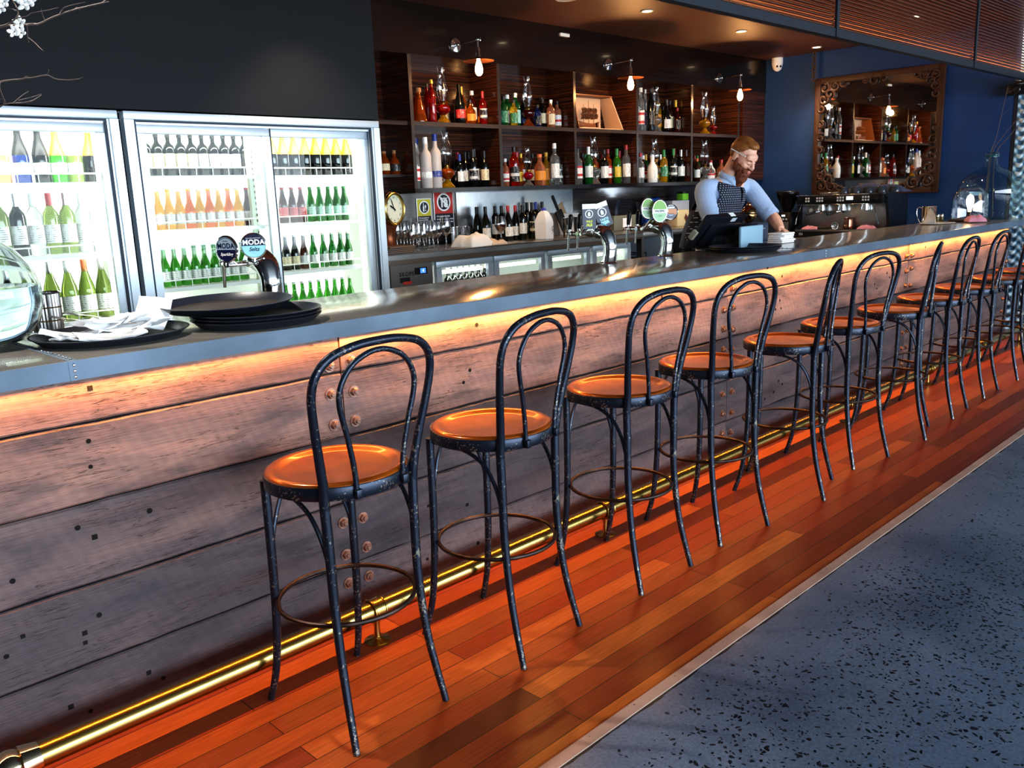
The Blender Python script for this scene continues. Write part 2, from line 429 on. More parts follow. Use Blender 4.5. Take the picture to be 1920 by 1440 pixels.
# ------------------------------------------------------------------ lamps
def area(name, loc, rot, sx, sy, col, e, spread=PI):
    L = bpy.data.lights.new(name, 'AREA'); L.shape = 'RECTANGLE'; L.size = sx; L.size_y = sy; L.color = col; L.energy = e; L.spread = spread
    o = bpy.data.objects.new(name, L); o.location = loc; o.rotation_euler = rot; COL.objects.link(o); return o
def point(name, loc, col, e, r=.03):
    L = bpy.data.lights.new(name, 'POINT'); L.color = col; L.energy = e; L.shadow_soft_size = r
    o = bpy.data.objects.new(name, L); o.location = loc; COL.objects.link(o); return o
def spot(name, loc, rot, col, e, ang=70, blend=.6, r=.03):
    L = bpy.data.lights.new(name, 'SPOT'); L.color = col; L.energy = e; L.spot_size = R_(ang); L.spot_blend = blend; L.shadow_soft_size = r
    o = bpy.data.objects.new(name, L); o.location = loc; o.rotation_euler = rot; COL.objects.link(o); return o
WARM = (1, .42, .10); BULB = (1, .5, .18); DOWN = (1, .78, .54); DAY = (.75, .88, 1)
# warm LED tape under the lip of the bar, facing down
area('bar_led_tape_light', (.335, 2.472, 1.058), (0, 0, 0), 2.57, .012, (1, .36, .08), 10.5, R_(130))
area('bar_led_tape_light', (5.29, 2.472, 1.058), (0, 0, 0), 7.33, .012, (1, .40, .08), 50, R_(130))
# daylight through the street windows
area('window_daylight', (2.0, -6.8, 1.9), (R_(90), 0, 0), 17, 2.6, DAY, 1550)
# ------------------------------------------------------------------ the bar front
YP = 2.49; ZT = 1.12
bar = thing('bar_counter', 'long bar front clad in wide reclaimed timber planks with bolted joints', 'bar counter', (4, YP, 0))
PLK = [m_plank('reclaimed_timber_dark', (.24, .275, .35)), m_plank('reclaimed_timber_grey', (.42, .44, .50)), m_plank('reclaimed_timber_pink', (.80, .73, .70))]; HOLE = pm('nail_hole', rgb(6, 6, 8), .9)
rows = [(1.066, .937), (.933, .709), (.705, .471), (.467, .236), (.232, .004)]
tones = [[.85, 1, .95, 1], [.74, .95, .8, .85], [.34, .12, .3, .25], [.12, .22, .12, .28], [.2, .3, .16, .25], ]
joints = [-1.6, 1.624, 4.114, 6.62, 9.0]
holes_px = [(169, 728), (166, 827), (170, 875), (893, 609), (881, 694), (869, 717), (146, 990), (178, 1007), (24, 1090), (43, 1193), (159, 1187), (160, 1205), (186, 1153), (12, 1231), (133, 1325), (170, 1333), (279, 1261), (306, 1271), (281, 958), (1240, 556), (1440, 502), (1430, 517), (1467, 518), (802, 948), (875, 946), (801, 1048), (896, 1018), (1454, 580), (1464, 578), (1462, 563), (1665, 470), (1641, 479), (1669, 482), (1735, 463), (1767, 452), (1855, 446), (1878, 435), (1663, 512), (1668, 520), (1640, 533), (1644, 541), (1855, 484), (1857, 490), (1433, 748), (1450, 735), (1459, 714), (1466, 720), (1638, 640), (1642, 655)]
HP = [aty(x, y, YP) for x, y in holes_px]
for r, (z1, z0) in enumerate(rows):
    for k in range(4):
        x0, x1 = joints[k]+.002, joints[k+1]-.002
        mb = MB()
        # front face as a strip with slightly uneven long edges, then sides
        nseg = 60; vs = []; rnd = random.Random(r*10+k)
        up_ = [0]; dn = [0]
        for i in range(nseg+1):
            up_.append(.0035*noise.noise((i*.23, r*7+k*3, 1))+.0018*noise.noise((i*1.1, r, k))); dn.append(.004*noise.noise((i*.23, r*7+k*3, 9))+.002*noise.noise((i*1.1, r, k+9)))
        dy = rnd.uniform(-.003, .003)
        prof = [(.05, 0), (.006, 0), (0, .006), (0, .994), (.006, 1), (.05, 1)]
        for i in range(nseg+1):
            x = x0+(x1-x0)*i/nseg
            zt = z1+(up_[i+1] if r else 0); zb = z0+dn[i+1]
            for (y, t) in prof:
                z = zb+(zt-zb)*t if 0 < t < 1 else (zb if t == 0 else zt)
                if t in (.006, .994): z = zb+.006 if t < .5 else zt-.006
                vs.append((x-4, y+dy, z))
        fs = []; q = len(prof)
        for i in range(nseg):
            for j in range(q-1): fs.append((i*q+j, (i+1)*q+j, (i+1)*q+j+1, i*q+j+1))
        fs.append(tuple(range(q))); fs.append(tuple(nseg*q+j for j in range(q-1, -1, -1)))
        mb.add(vs, fs)
        mb.mat(1)
        for h in HP:
            if x0+.02 < h.x < x1-.02 and z0+.005 < h.z < z1-.005:
                s = rnd.uniform(.005, .008)
                if rnd.random() < .5: mb.box((h.x-4-s, dy-.0012, h.z-s), (h.x-4+s, dy+.001, h.z+s))
                else: mb.lathe([(0, 0), (s*1.1, 0), (s*1.1, .002), (0, .002)], 12, Matrix.Translation((h.x-4, dy+.0008, h.z)) @ Matrix.Rotation(PI/2, 4, 'X'))
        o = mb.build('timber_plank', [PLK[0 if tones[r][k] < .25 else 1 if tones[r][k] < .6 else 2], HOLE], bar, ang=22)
# carcass behind, end panel
MB().box((-5.6, .03, 0), (5.0, .10, 1.06)).box((-5.6, .62, 0), (5.0, .66, 1.08)).build('carcass', BLACKM, bar, smooth=False)
mb = MB()
for i in range(5): mb.box((4.985, .0, rows[i][1]), (5.03, .66, rows[i][0]), bev=.005)
o = mb.build('end_panel', [PLK[1], HOLE], bar)
# hexagonal bolts with washers
BOLT = pm('bolt_steel', rgb(150, 120, 108), .38, .8, var=.35, vscale=60)
mb = MB(); mb.lathe([(0, .0), (.0, .0), (.021, 0), (.021, .004), (.0, .004)], 20)
mb.lathe([(.0155, .004), (.0155, .014), (.013, .016), (0, .016)], 6); mb.lathe([(.0085, .016), (.0085, .021), (.007, .0225), (0, .0225)], 12)
bolt = mb.build('bolt', BOLT, bar, ang=25); first = True
for jx in joints[1:]:
    for (z1, z0) in rows:
        for zz in ((z1-.065, z0+.045) if (z1-z0) > .15 else ((z1+z0)/2-.03,)):
            for dx in (-.045, .045):
                if jx == 9.0 and dx > 0: continue
                if first: b = bolt; first = False
                else: b = bolt.copy(); COL.objects.link(b)
                b.location = (jx+dx-4+random.uniform(-.006, .006), -.001, zz+random.uniform(-.008, .008)); b.rotation_euler = (PI/2, random.uniform(0, 1), 0)
# ------------------------------------------------------------------ the worktop
top = thing('bar_worktop', 'continuous zinc worktop with riveted seams lying on the timber bar', 'worktop', (4, 2.8, ZT))
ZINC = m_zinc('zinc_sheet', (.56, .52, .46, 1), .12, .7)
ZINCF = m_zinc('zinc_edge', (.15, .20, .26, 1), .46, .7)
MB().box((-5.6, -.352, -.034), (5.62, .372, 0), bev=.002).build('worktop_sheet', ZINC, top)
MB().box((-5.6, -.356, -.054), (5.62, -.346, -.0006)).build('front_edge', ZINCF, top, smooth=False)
RIV = pm('rivet_steel', (.7, .72, .74, 1), .25, 1)
for x in (.748, 5.158):
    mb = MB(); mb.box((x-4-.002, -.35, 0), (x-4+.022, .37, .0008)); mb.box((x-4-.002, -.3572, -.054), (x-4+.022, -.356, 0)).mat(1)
    for k in range(24): mb.sphere((x-4+.012, -.335+k*.03, .0012), (.0045, .0045, .0025), 8, 6)
    for k in range(3): mb.sphere((x-4+.012, -.3575, -.012-k*.016), (.0045, .0025, .0045), 8, 6)
    mb.build('seam_strip', [ZINCF, RIV], top)
# ------------------------------------------------------------------ brass foot rail
rail = thing('foot_rail', 'long polished brass foot rail on short posts along the base of the bar', 'foot rail', (4, 2.333, 0))
MB().cyl((-3.53, 0, .118), (5.2, 0, .118), .034, seg=24).build('rail_tube', BRASS, rail)
posts = [1.583, 2.848, 4.09, 5.33, 6.72, 7.9, 9.0]
mb = MB(); mb.lathe([(0, 0), (.045, 0), (.047, .003), (.04, .006), (.018, .010), (.012, .016), (.010, .05), (.0115, .08), (.0135, .10)], 20)
mb.tube([(-.022, 0, .118), (.022, 0, .118)], .0395, 24); mb.ring((0, 0, 0), .0395, .004, 24, Matrix.Translation((.022, 0, .118)) @ Matrix.Rotation(PI/2, 4, 'Y')); mb.ring((0, 0, 0), .0395, .004, 24, Matrix.Translation((-.022, 0, .118)) @ Matrix.Rotation(PI/2, 4, 'Y'))
p0 = mb.build('rail_post', BRASS, rail, loc=(posts[0]-4, 0, 0))
for x in posts[1:]:
    q = p0.copy(); COL.objects.link(q); q.location = (x-4, 0, 0)
mb = MB(); mb.sphere((-3.57, 0, .118), .047, 24, 14).tube([(-3.545, 0, .118), (-3.50, 0, .118)], [.046, .0385], 24).cyl((-3.57, 0, 0), (-3.57, 0, .09), .012).lathe([(0, 0), (.045, 0), (.04, .006), (.012, .014)], 18, Matrix.Translation((-3.57, 0, 0)))
mb.build('end_ball', pm('polished_brass', (.86, .72, .48, 1), .06, 1), rail)

# ------------------------------------------------------------------ bar stools
SEAT = pm('amber_seat_enamel', rgb(150, 74, 12), .3, .45, var=.38, vscale=9, coat=.4)
def make_stool():
    t = thing('bar_stool', '', 'bar stool')
    MB().lathe([(0, .756), (.150, .756), (.163, .7575), (.174, .764), (.188, .7675), (.199, .7655), (.2045, .760), (.2045, .735), (0, .735)], 56).build('seat', SEAT, t, ang=60)
    MB().lathe([(.2045, .722), (.2045, .7585), (.2085, .7585), (.2095, .757), (.2095, .7225), (.2085, .721), (.2045, .722)], 56).build('seat_band', STEEL, t, ang=50)
    half = [(-.157, -.150, .700), (-.160, -.157, .76), (-.175, -.170, .85), (-.194, -.188, .95), (-.203, -.202, 1.03), (-.190, -.214, 1.085), (-.148, -.224, 1.124), (-.075, -.231, 1.143), (0, -.233, 1.147)]
    full = half+[(-x, y, z) for x, y, z in half[-2::-1]]
    P = spline(full, 5)
    MB().tube(P, [.0118 if v.z > .98 else .0118+.0022*min(1, (.98-v.z)/.25) for v in P], 12).build('back_frame', STEEL, t)
    half = [(-.082, -.197, .728), (-.085, -.199, .80), (-.105, -.206, .90), (-.128, -.214, .99), (-.122, -.220, 1.045), (-.088, -.225, 1.092), (-.04, -.228, 1.116), (0, -.229, 1.122)]
    full = half+[(-x, y, z) for x, y, z in half[-2::-1]]
    mb = MB().tube(spline(full, 5), .0078, 10)
    for s in (-1, 1): mb.box((s*.082-.011, -.213, .724), (s*.082+.011, -.197, .75), bev=.003)
    mb.build('inner_loop', STEEL, t)
    legp = {('r', -1): None}
    for s in (-1, 1):
        P = spline([(s*.157, -.150, .73), (s*.154, -.150, .6), (s*.153, -.152, .4), (s*.158, -.175, .2), (s*.172, -.222, 0.0)], 6)
        MB().tube(P, [.0145-.004*(i/(len(P)-1))**2 for i in range(len(P))], 12).build('leg', STEEL, t)
        P = spline([(s*.150, .150, .725), (s*.150, .152, .5), (s*.152, .158, .3), (s*.158, .178, .12), (s*.168, .212, 0.0)], 6)
        MB().tube(P, [.0138-.0035*(i/(len(P)-1))**2 for i in range(len(P))], 12).build('leg', STEEL, t)
    MB().ring((0, 0, .355), .203, .0072, 48).build('foot_ring', pm('rusty_ring', rgb(50, 36, 32), .42, .6, var=.6, vscale=24), t)
    C4 = [(-.153, -.150), (.153, -.150), (.151, .153), (-.151, .153)]
    for i in (2,):
        a = Vector((*C4[i], 0)); b = Vector((*C4[(i+1) % 4], 0)); mid = (a+b)/2; out = mid.normalized()*.02
        P = spline([a+Vector((0, 0, .47)), a*.94+b*.06+out*.2+Vector((0, 0, .56)), a*.8+b*.2+out*.6+Vector((0, 0, .66)), a*.6+b*.4+out+Vector((0, 0, .706)), a*.4+b*.6+out+Vector((0, 0, .706)), a*.2+b*.8+out*.6+Vector((0, 0, .66)), a*.06+b*.94+out*.2+Vector((0, 0, .56)), b+Vector((0, 0, .47))], 5)
        MB().tube(P, .0066, 8).build('brace', STEEL, t)
    for s in (-1, 1):
        P = spline([(s*.150, .128, .712), (s*.158, .060, .712), (s*.163, -.02, .705), (s*.163, -.085, .672), (s*.160, -.125, .61), (s*.156, -.143, .54), (s*.155, -.150, .47)], 6)
        MB().tube(P, .0066, 8).build('brace', STEEL, t)
    return t
st = make_stool()
stools = [(1.318, 2.083, 3, 'nearest bar stool, orange round seat and worn black bentwood-style steel back'),
 (1.922, 2.06, 9, 'second bar stool from the near end, orange seat, black loop back'),
 (2.63, 2.07, 1, 'third bar stool from the near end, orange seat, black loop back'),
 (3.25, 2.07, -6, 'fourth bar stool from the near end, turned slightly left'),
 (3.945, 2.05, 19, 'fifth bar stool from the near end, turned so its back shows edge-on'),
 (4.60, 2.075, -8, 'sixth bar stool from the near end, its broad loop back facing out'),
 (5.285, 2.055, 17, 'seventh bar stool from the near end, turned edge-on beside the bolted joint'),
 (5.93, 2.07, 4, 'eighth bar stool, behind the edge-on seventh along the bar'),
 (6.63, 2.09, 2, 'ninth bar stool, close to the far end of the timber front'),
 (7.36, 2.085, 4, 'tenth bar stool, standing at the end of the timber planks'),
 (8.02, 2.09, 0, 'eleventh bar stool, beyond the end of the timber planks'),
 (8.66, 2.08, -5, 'farthest bar stool, beside the pale patterned screen')]
for i, (x, y, a, lab) in enumerate(stools):
    o = st if i == 0 else dup(st)
    o.location = (x, y, 0); o.rotation_euler = (0, 0, R_(a)); o['label'] = lab; o['group'] = 'bar stools along the bar'
# ------------------------------------------------------------------ bottles
def labelmat(name, base, lines=(40, 40, 46), band=None):
    """paper label with rows of small dark print, drawn by wave stripes in object space"""
    if name in MATS: return MATS[name]
    m, n, l, p = _new(name)
    v = coords(n, l); xyz = n.new('ShaderNodeSeparateXYZ'); l.new(v, xyz.inputs[0])
    a = mth(n, l, 'FRACT', mth(n, l, 'MULTIPLY', xyz.outputs[2], 95)); row = mth(n, l, 'LESS_THAN', a, .38)
    big = ntex(n, l, coords(n, l, (1, 1, .3)), 70, 2); g = mth(n, l, 'GREATER_THAN', big, .54)
    msk = mth(n, l, 'MULTIPLY', mth(n, l, 'MULTIPLY', row, g), .75)
    c = mixc(n, l, msk, rgb(*base), rgb(*lines))
    if band:
        z = mth(n, l, 'LESS_THAN', mth(n, l, 'FRACT', mth(n, l, 'MULTIPLY', xyz.outputs[2], 15)), .3)
        c = mixc(n, l, z, c, rgb(*band))
    l.new(c, p.inputs['Base Color']); p.inputs['Roughness'].default_value = .55
    MATS[name] = m
    return m
LW = labelmat('label_white', (226, 226, 220)); LC = labelmat('label_cream', (222, 206, 168)); LY = labelmat('label_yellow', (214, 186, 70))
LR = labelmat('label_red', (176, 34, 34), (240, 230, 220)); LK = labelmat('label_black', (18, 18, 22), (210, 205, 190)); LG = labelmat('label_green', (40, 120, 80), (230, 235, 220))
LB = labelmat('label_blue', (40, 60, 130), (220, 225, 235)); LO = labelmat('label_orange', (220, 140, 40), (60, 30, 10)); LWR = labelmat('label_white_red', (228, 226, 220), (170, 30, 30), (178, 36, 36)); LWG = labelmat('label_pale_green', (186, 222, 200), (30, 90, 60))
LKW = labelmat('label_black_white', (20, 20, 24), (230, 230, 225), (205, 205, 200)); LP = labelmat('label_purple', (70, 50, 110), (220, 215, 235))
def bgl(name, col, tr=.8, rough=.06, deep=0): return pm(name, col, rough, trans=tr, ior=1.42, spec=.6, coat=.3)
G_WINE = bgl('dark_wine_glass', rgb(14, 18, 16), .15); G_GREEN = bgl('green_glass', rgb(52, 130, 36), .6); G_BEERG = bgl('beer_green_glass', rgb(28, 88, 34), .55)
G_BROWN = bgl('brown_glass', rgb(58, 26, 12), .4); G_AMBER = bgl('amber_spirit', rgb(206, 96, 24), .8); G_RED = bgl('red_spirit', rgb(176, 30, 22), .75)
G_CLEAR = bgl('clear_bottle', rgb(226, 232, 232), .92, .03); G_PINK = bgl('pink_spirit', rgb(226, 150, 110), .75); G_FROST = pm('frosted_bottle', rgb(214, 206, 200), .42, trans=.35)
G_BLACK = bgl('black_glass', rgb(10, 11, 14), .05); G_PALE = bgl('pale_green_wine', rgb(120, 140, 66), .6); G_YEL = bgl('yellow_spirit', rgb(232, 176, 40), .8); G_WHITE = pm('white_bottle', rgb(226, 226, 222), .25); G_GIN = bgl('gin_green', rgb(34, 120, 52), .7); G_PURP = bgl('purple_glass', rgb(130, 30, 90), .75); G_MAG = bgl('ruby_cut_glass', rgb(200, 24, 50), .75)
G_BLUE = bgl('blue_glass', rgb(30, 50, 110), .6); G_DRED = bgl('dark_red_glass', rgb(66, 12, 12), .4); G_CORONA = bgl('pale_beer', rgb(222, 160, 40), .65); G_LIME = bgl('lime_spirit', rgb(110, 180, 40), .75)
K_BLACK = pm('cap_black', rgb(18, 18, 20), .4); K_RED = pm('cap_red', rgb(150, 20, 24), .35); K_GOLD = pm('foil_gold', rgb(206, 166, 62), .32, .6, bump=.25, bscale=160); K_SILV = pm('cap_silver', rgb(190, 190, 194), .25, .9); K_WHITE = pm('cap_white', rgb(226, 226, 224), .4); K_GREEN = pm('cap_green', rgb(36, 120, 60), .4); K_BLUE = pm('cap_blue', rgb(40, 60, 140), .4); K_YEL = pm('cap_yellow', rgb(214, 160, 50), .35); K_CORK = pm('cork', rgb(150, 106, 70), .8); K_ORNG = pm('cap_orange', rgb(210, 110, 60), .4); K_PALE = pm('cap_pale', rgb(214, 216, 200), .4)
# kind: profile, label z0 z1, cap from z, body radius at label, cap radius
KINDS = dict(
 bordeaux=([(0, 0), (.034, 0), (.037, .004), (.037, .188), (.033, .206), (.018, .228), (.0145, .24), (.0142, .292), (0, .292)], (.055, .145), (.0152, .235, .300)),
 burgundy=([(0, 0), (.038, 0), (.041, .004), (.041, .14), (.036, .17), (.022, .215), (.0155, .24), (.0145, .292), (0, .292)], (.04, .12), (.0155, .238, .300)),
 champagne=([(0, 0), (.041, 0), (.044, .004), (.044, .14), (.039, .17), (.024, .22), (.0165, .25), (.0165, .30), (0, .30)], (.045, .11), (.019, .19, .312)),
 beer=([(0, 0), (.028, 0), (.0305, .003), (.0305, .115), (.027, .14), (.0165, .175), (.0135, .195), (.0125, .222), (0, .222)], (.035, .10), (.0142, .216, .230)),
 longneck=([(0, 0), (.028, 0), (.0305, .003), (.0305, .105), (.026, .13), (.0155, .16), (.013, .185), (.0122, .226), (0, .226)], (.03, .09), (.0142, .219, .232)),
 spirit=([(0, 0), (.036, 0), (.039, .004), (.039, .175), (.034, .20), (.018, .218), (.0145, .23), (.0142, .268), (0, .268)], (.05, .15), (.017, .255, .292)),
 tall=([(0, 0), (.031, 0), (.033, .004), (.033, .225), (.028, .25), (.0155, .275), (.014, .30), (.0138, .335), (0, .335)], (.06, .17), (.0158, .318, .352)),
 gin=([(0, 0), (.037, 0), (.04, .003), (.04, .17), (.037, .184), (.018, .198), (.0155, .206), (.0155, .236), (0, .236)], (.03, .13), (.0182, .228, .262)),
 squat=([(0, 0), (.044, 0), (.047, .004), (.049, .09), (.045, .12), (.02, .152), (.016, .165), (.0155, .195), (0, .195)], (.03, .09), (.018, .185, .215)),
 vodka=([(0, 0), (.038, 0), (.041, .004), (.041, .21), (.037, .235), (.019, .262), (.0165, .28), (.0165, .315), (0, .315)], (.07, .11), (.0185, .30, .345)),
 decanter=([(0, 0), (.056, 0), (.058, .006), (.052, .03), (.040, .10), (.024, .165), (.016, .19), (.0145, .215), (0, .215)], (.03, .06), (.022, .215, .245)),
 jug=([(0, 0), (.045, 0), (.048, .004), (.048, .12), (.043, .145), (.022, .175), (.018, .19), (.0175, .22), (0, .22)], (.04, .11), (.02, .212, .235)),
)
PROTO = {}
def proto(kind):
    if kind not in PROTO:
        prof, (l0, l1), (cr, c0, c1) = KINDS[kind]
        b = MB().lathe(prof, 16).mesh('bottle_'+kind, [G_CLEAR], True, 60)
        def rad(zq):
            for (ra, za), (rb, zb) in zip(prof, prof[1:]):
                if za <= zq <= zb and zb > za: return ra+(rb-ra)*(zq-za)/(zb-za)
            return prof[2][0]
        r0, r1 = rad(l0)+.0008, rad(l1)+.0008
        lb = MB().lathe([(r0, l0), (r1, l1)], 10, a0=-PI/2-1.25, a1=-PI/2+1.25).mesh('label_'+kind, [LW], True, 60)
        if kind == 'champagne':
            cp = MB().lathe([(.0445, .150), (.0395, .172), (.0255, .221), (.018, .25), (.0175, .285), (.02, .288), (.021, .303), (.016, .312), (0, .312)], 16).mesh('foil_'+kind, [K_GOLD], True, 60)
        else:
            cp = MB().lathe([(cr, c0), (cr, c1-.002), (cr-.002, c1), (0, c1)], 12).mesh('cap_'+kind, [K_BLACK], True, 40)
        PROTO[kind] = (b, lb, cp)
    return PROTO[kind]
def bottle(kind, loc, glass, lab, cap, text, group, h=None, name='bottle', rz=0, cat='bottle'):
    b, lb, cp = proto(kind)
    s = 1 if h is None else h/KINDS[kind][2][2]
    o = bpy.data.objects.new(name, b); COL.objects.link(o); o.location = (loc[0], loc[1], loc[2]+.0012); o.scale = (min(s, 1.12) if s > 1 else max(s, .85),)*2+(s,); o.rotation_euler = (0, 0, rz)
    setmat(o, glass); tag(o, text, cat, group)
    if lab is not None:
        q = bpy.data.objects.new('bottle_label', lb); COL.objects.link(q); q.parent = o; setmat(q, lab); q.rotation_euler = (0, 0, -.35)
    if cap is not None:
        q = bpy.data.objects.new('bottle_cap', cp); COL.objects.link(q); q.parent = o; setmat(q, cap)
    return o

# ------------------------------------------------------------------ glass-door display fridges
YF = 4.95; FTOP = 2.048
FWHITE = pm('fridge_liner', rgb(226, 232, 224), .5); FSHELF = pm('fridge_wire_white', rgb(236, 238, 234), .4)
FTUBE = emis('fridge_tube', (1, .98, .92, 1), 5)
DGL = thin_glass('door_glass', (.97, 1, .99, 1), .22, .006)
def upright_mat():
    m, n, l, p = _new('slotted_upright')
    xyz = n.new('ShaderNodeSeparateXYZ'); l.new(coords(n, l), xyz.inputs[0])
    s = mth(n, l, 'LESS_THAN', mth(n, l, 'FRACT', mth(n, l, 'MULTIPLY', xyz.outputs[2], 28)), .42)
    s2 = mth(n, l, 'LESS_THAN', mth(n, l, 'ABSOLUTE', mth(n, l, 'SUBTRACT', mth(n, l, 'FRACT', mth(n, l, 'MULTIPLY', xyz.outputs[0], 30)), .5)), .12)
    l.new(mixc(n, l, mth(n, l, 'MULTIPLY', s, s2), rgb(206, 214, 190), rgb(50, 54, 48)), p.inputs['Base Color']); return m
UPR = upright_mat()
def fridge(name, label, X0, X1, doors, shelves, lead):
    """X0..X1 outer width; doors: list of (x0,x1,front?); shelves: {door index: [z,...]}"""
    f = thing(name, label, 'fridge', (X0, YF, .2))
    W_ = X1-X0; T = FTOP-.2
    def L(x): return x-X0
    mb = MB()
    mb.box((.03, .70, .02), (W_-.03, .74, T-.02)); mb.box((.0, .06, 0), (.03, .74, T)); mb.box((W_-.03, .06, 0), (W_, .74, T)); mb.box((.03, .06, T-.035), (W_-.03, .74, T)); mb.box((.03, .06, 0), (W_-.03, .74, .06))
    mb.build('cabinet_body', FWHITE, f, smooth=False)
    fm = MB(); a = .046
    fm.box((0, 0, T-a), (W_, .09, T), bev=.006); fm.box((0, 0, .1), (a, .09, T-a)); fm.box((W_-a, 0, .1), (W_, .09, T-a)); fm.box((0, 0, 0), (W_, .09, .1), bev=.006)
    fm.box((a+.0125, .03, T-a-.022), (W_-a-.0125, .1, T-a-.0005)); fm.box((a+.0005, .012, .1), (a+.012, .1, T-a-.0005)); fm.box((W_-a-.012, .012, .1), (W_-a-.0005, .1, T-a-.0005))
    fm.build('outer_frame', ALU, f)
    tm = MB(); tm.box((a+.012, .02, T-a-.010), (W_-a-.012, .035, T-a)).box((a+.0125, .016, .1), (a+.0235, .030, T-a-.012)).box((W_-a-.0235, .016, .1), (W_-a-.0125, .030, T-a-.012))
    tm.build('track_and_gap_shade', ALUD, f, smooth=False)  # upright strips paint the shaded gap between frame and doors
    for k, (d0, d1, yo) in enumerate(doors):
        z0, z1 = .11, T-a-.022; s = .05
        d = MB(); x0, x1 = L(d0), L(d1)
        d.box((x0, yo, z1-s), (x1, yo+.028, z1), bev=.005); d.box((x0, yo, z0), (x1, yo+.028, z0+s), bev=.005); d.box((x0, yo, z0+s), (x0+s, yo+.028, z1-s)); d.box((x1-s, yo, z0+s), (x1, yo+.028, z1-s))
        do = d.build('sliding_door', ALU, f)
        e = MB(); e.box((x1, yo+.004, z0), (x1+.012, yo+.03, z1)); e.build('door_edge_shade', ALUD, do, smooth=False)  # dark strip paints the shaded gap at the door edge
        g = MB(); g.box((x0+s, yo+.012, z0+s), (x1-s, yo+.016, z1-s)); g.build('glass_pane', DGL, do, smooth=False)
    for k, zs in shelves.items():
        x0, x1 = L(doors[k][0])+.05, L(doors[k][1])-.045
        for z in zs:
            z = z-.2
            mb = MB(); mb.box((x0, .105, z-.022), (x1, .125, z)); mb.box((x0, .12, z-.010), (x1, .66, z-.004))
            mb.cyl((x0, .108, z+.045), (x1, .108, z+.045), .0042, seg=6)
            nb = max(2, int((x1-x0)/.10))
            for i in range(nb+1): xx = x0+.003+(x1-x0-.006)*i/nb; mb.cyl((xx, .108, z-.005), (xx, .108, z+.045), .003, seg=5)
            mb.build('wire_shelf', FSHELF, f)
    for x in lead:
        MB().box((L(x)-.017, .14, .1), (L(x)+.017, .17, T-.06)).build('shelf_upright', UPR, f, smooth=False)
    return f
R_SH = [aty(600, y, 5.06).z for y in (328, 416, 504, 592)]
M_SH = [aty(370, y, 5.06).z for y in (329, 429, 536, 640)]
L_SH = [aty(110, y, 5.06).z for y in (342, 478, 607)]
XM = 2.868
fr_r = fridge('display_fridge', 'two-door glass display fridge of beer and sparkling wine beside the timber-lined shelves', 1.975, 3.692, [(2.045, XM, .028), (XM-.03, 3.63, .060)], {0: M_SH, 1: R_SH}, [2.78])
fr_l = fridge('display_fridge', 'glass-door wine display fridge at the left edge, behind the water bottle', .30, 1.945, [(.36, 1.10, .060), (1.08, 1.885, .028)], {0: L_SH, 1: L_SH}, [])
for f, xs in ((fr_r, (.075, 1.60)), (fr_l, (.09, 1.55))):
    for x in xs:
        MB().cyl((x, .13, .2), (x, .13, 1.76), .013, seg=10).build('light_tube', FTUBE, f)
    MB().box((.06, .3, 1.765), (1.6, .36, 1.79)).build('light_tube', FTUBE, f, smooth=False)
for nm, x0, x1, e in (('fridge_light_right', 2.03, 3.63, 1), ('fridge_light_left', .36, 1.88, 1)):
    area(nm, ((x0+x1)/2, 5.36, FTOP-.11), (R_(38), 0, 0), x1-x0, .05, (1, .98, .93), 13*e)
    area(nm, ((x0+x1)/2, 5.06, FTOP-.11), (R_(12), 0, 0), x1-x0, .03, (1, .98, .93), 7*e)
    area(nm, (x1-.03, 5.40, 1.2), (R_(90), 0, R_(50)), .05, 1.5, (1, .98, .93), 15*e)
    area(nm, (x0+.05, 5.40, 1.2), (R_(90), 0, R_(-50)), .05, 1.5, (1, .98, .93), 10*e)
    area(nm, (x1-.02, 5.05, 1.2), (R_(90), 0, R_(75)), .03, 1.5, (1, .98, .93), 7*e)
def frow(pxs, ypx, z, Y, kind, glass, lab, cap, desc, where, group, h=None):
    xs = [aty(px, ypx, Y).x for px in pxs]; s_ = 1 if h is None else h/KINDS[kind][2][2]; s_ = min(s_, 1.12) if s_ > 1 else max(s_, .85)
    r = max(a for a, _ in KINDS[kind][0])*s_; 
    for it in range(200):
        for i in range(len(xs)-1):
            g_ = 2*r+.002-(xs[i+1]-xs[i])
            if g_ > 0: xs[i] -= g_/2; xs[i+1] += g_/2
    for i, x in enumerate(xs):
        g = glass[i] if isinstance(glass, list) else glass; lb = lab[i] if isinstance(lab, list) else lab; cp = cap[i] if isinstance(cap, list) else cap; d = desc[i] if isinstance(desc, list) else desc
        bottle(kind, (x, Y, z), g, lb, cp, f'{d}, {ORD[i]} from left, {where}', group, h, rz=random.uniform(-.25, .25))
q = lambda a, s, n0: [a+s*i for i in range(n0)]
c1 = lambda L_, k=2.526: [v/k for v in L_]
YB = 5.182
w = 'top shelf, right fridge door'
frow(c1([1312, 1362, 1408, 1455, 1500, 1543, 1583, 1622]), 320, R_SH[0], YB, 'champagne', G_BLACK, None, K_GOLD, 'gold-foiled sparkling wine bottle', w, 'sparkling wine in the right fridge door', .285)
w = 'second shelf, right fridge door'
frow(c1([1345, 1390, 1432, 1477, 1520, 1562, 1600, 1636]), 405, R_SH[1], YB, 'beer', [G_BROWN]*3+[G_BEERG]*5, [LR]*3+[LWG]*5, [K_RED]*3+[K_GREEN]*5, ['brown beer bottle with red label']*3+['green beer bottle with pale label']*5, w, 'beers on the second right shelf', .232)
w = 'third shelf, right fridge door'
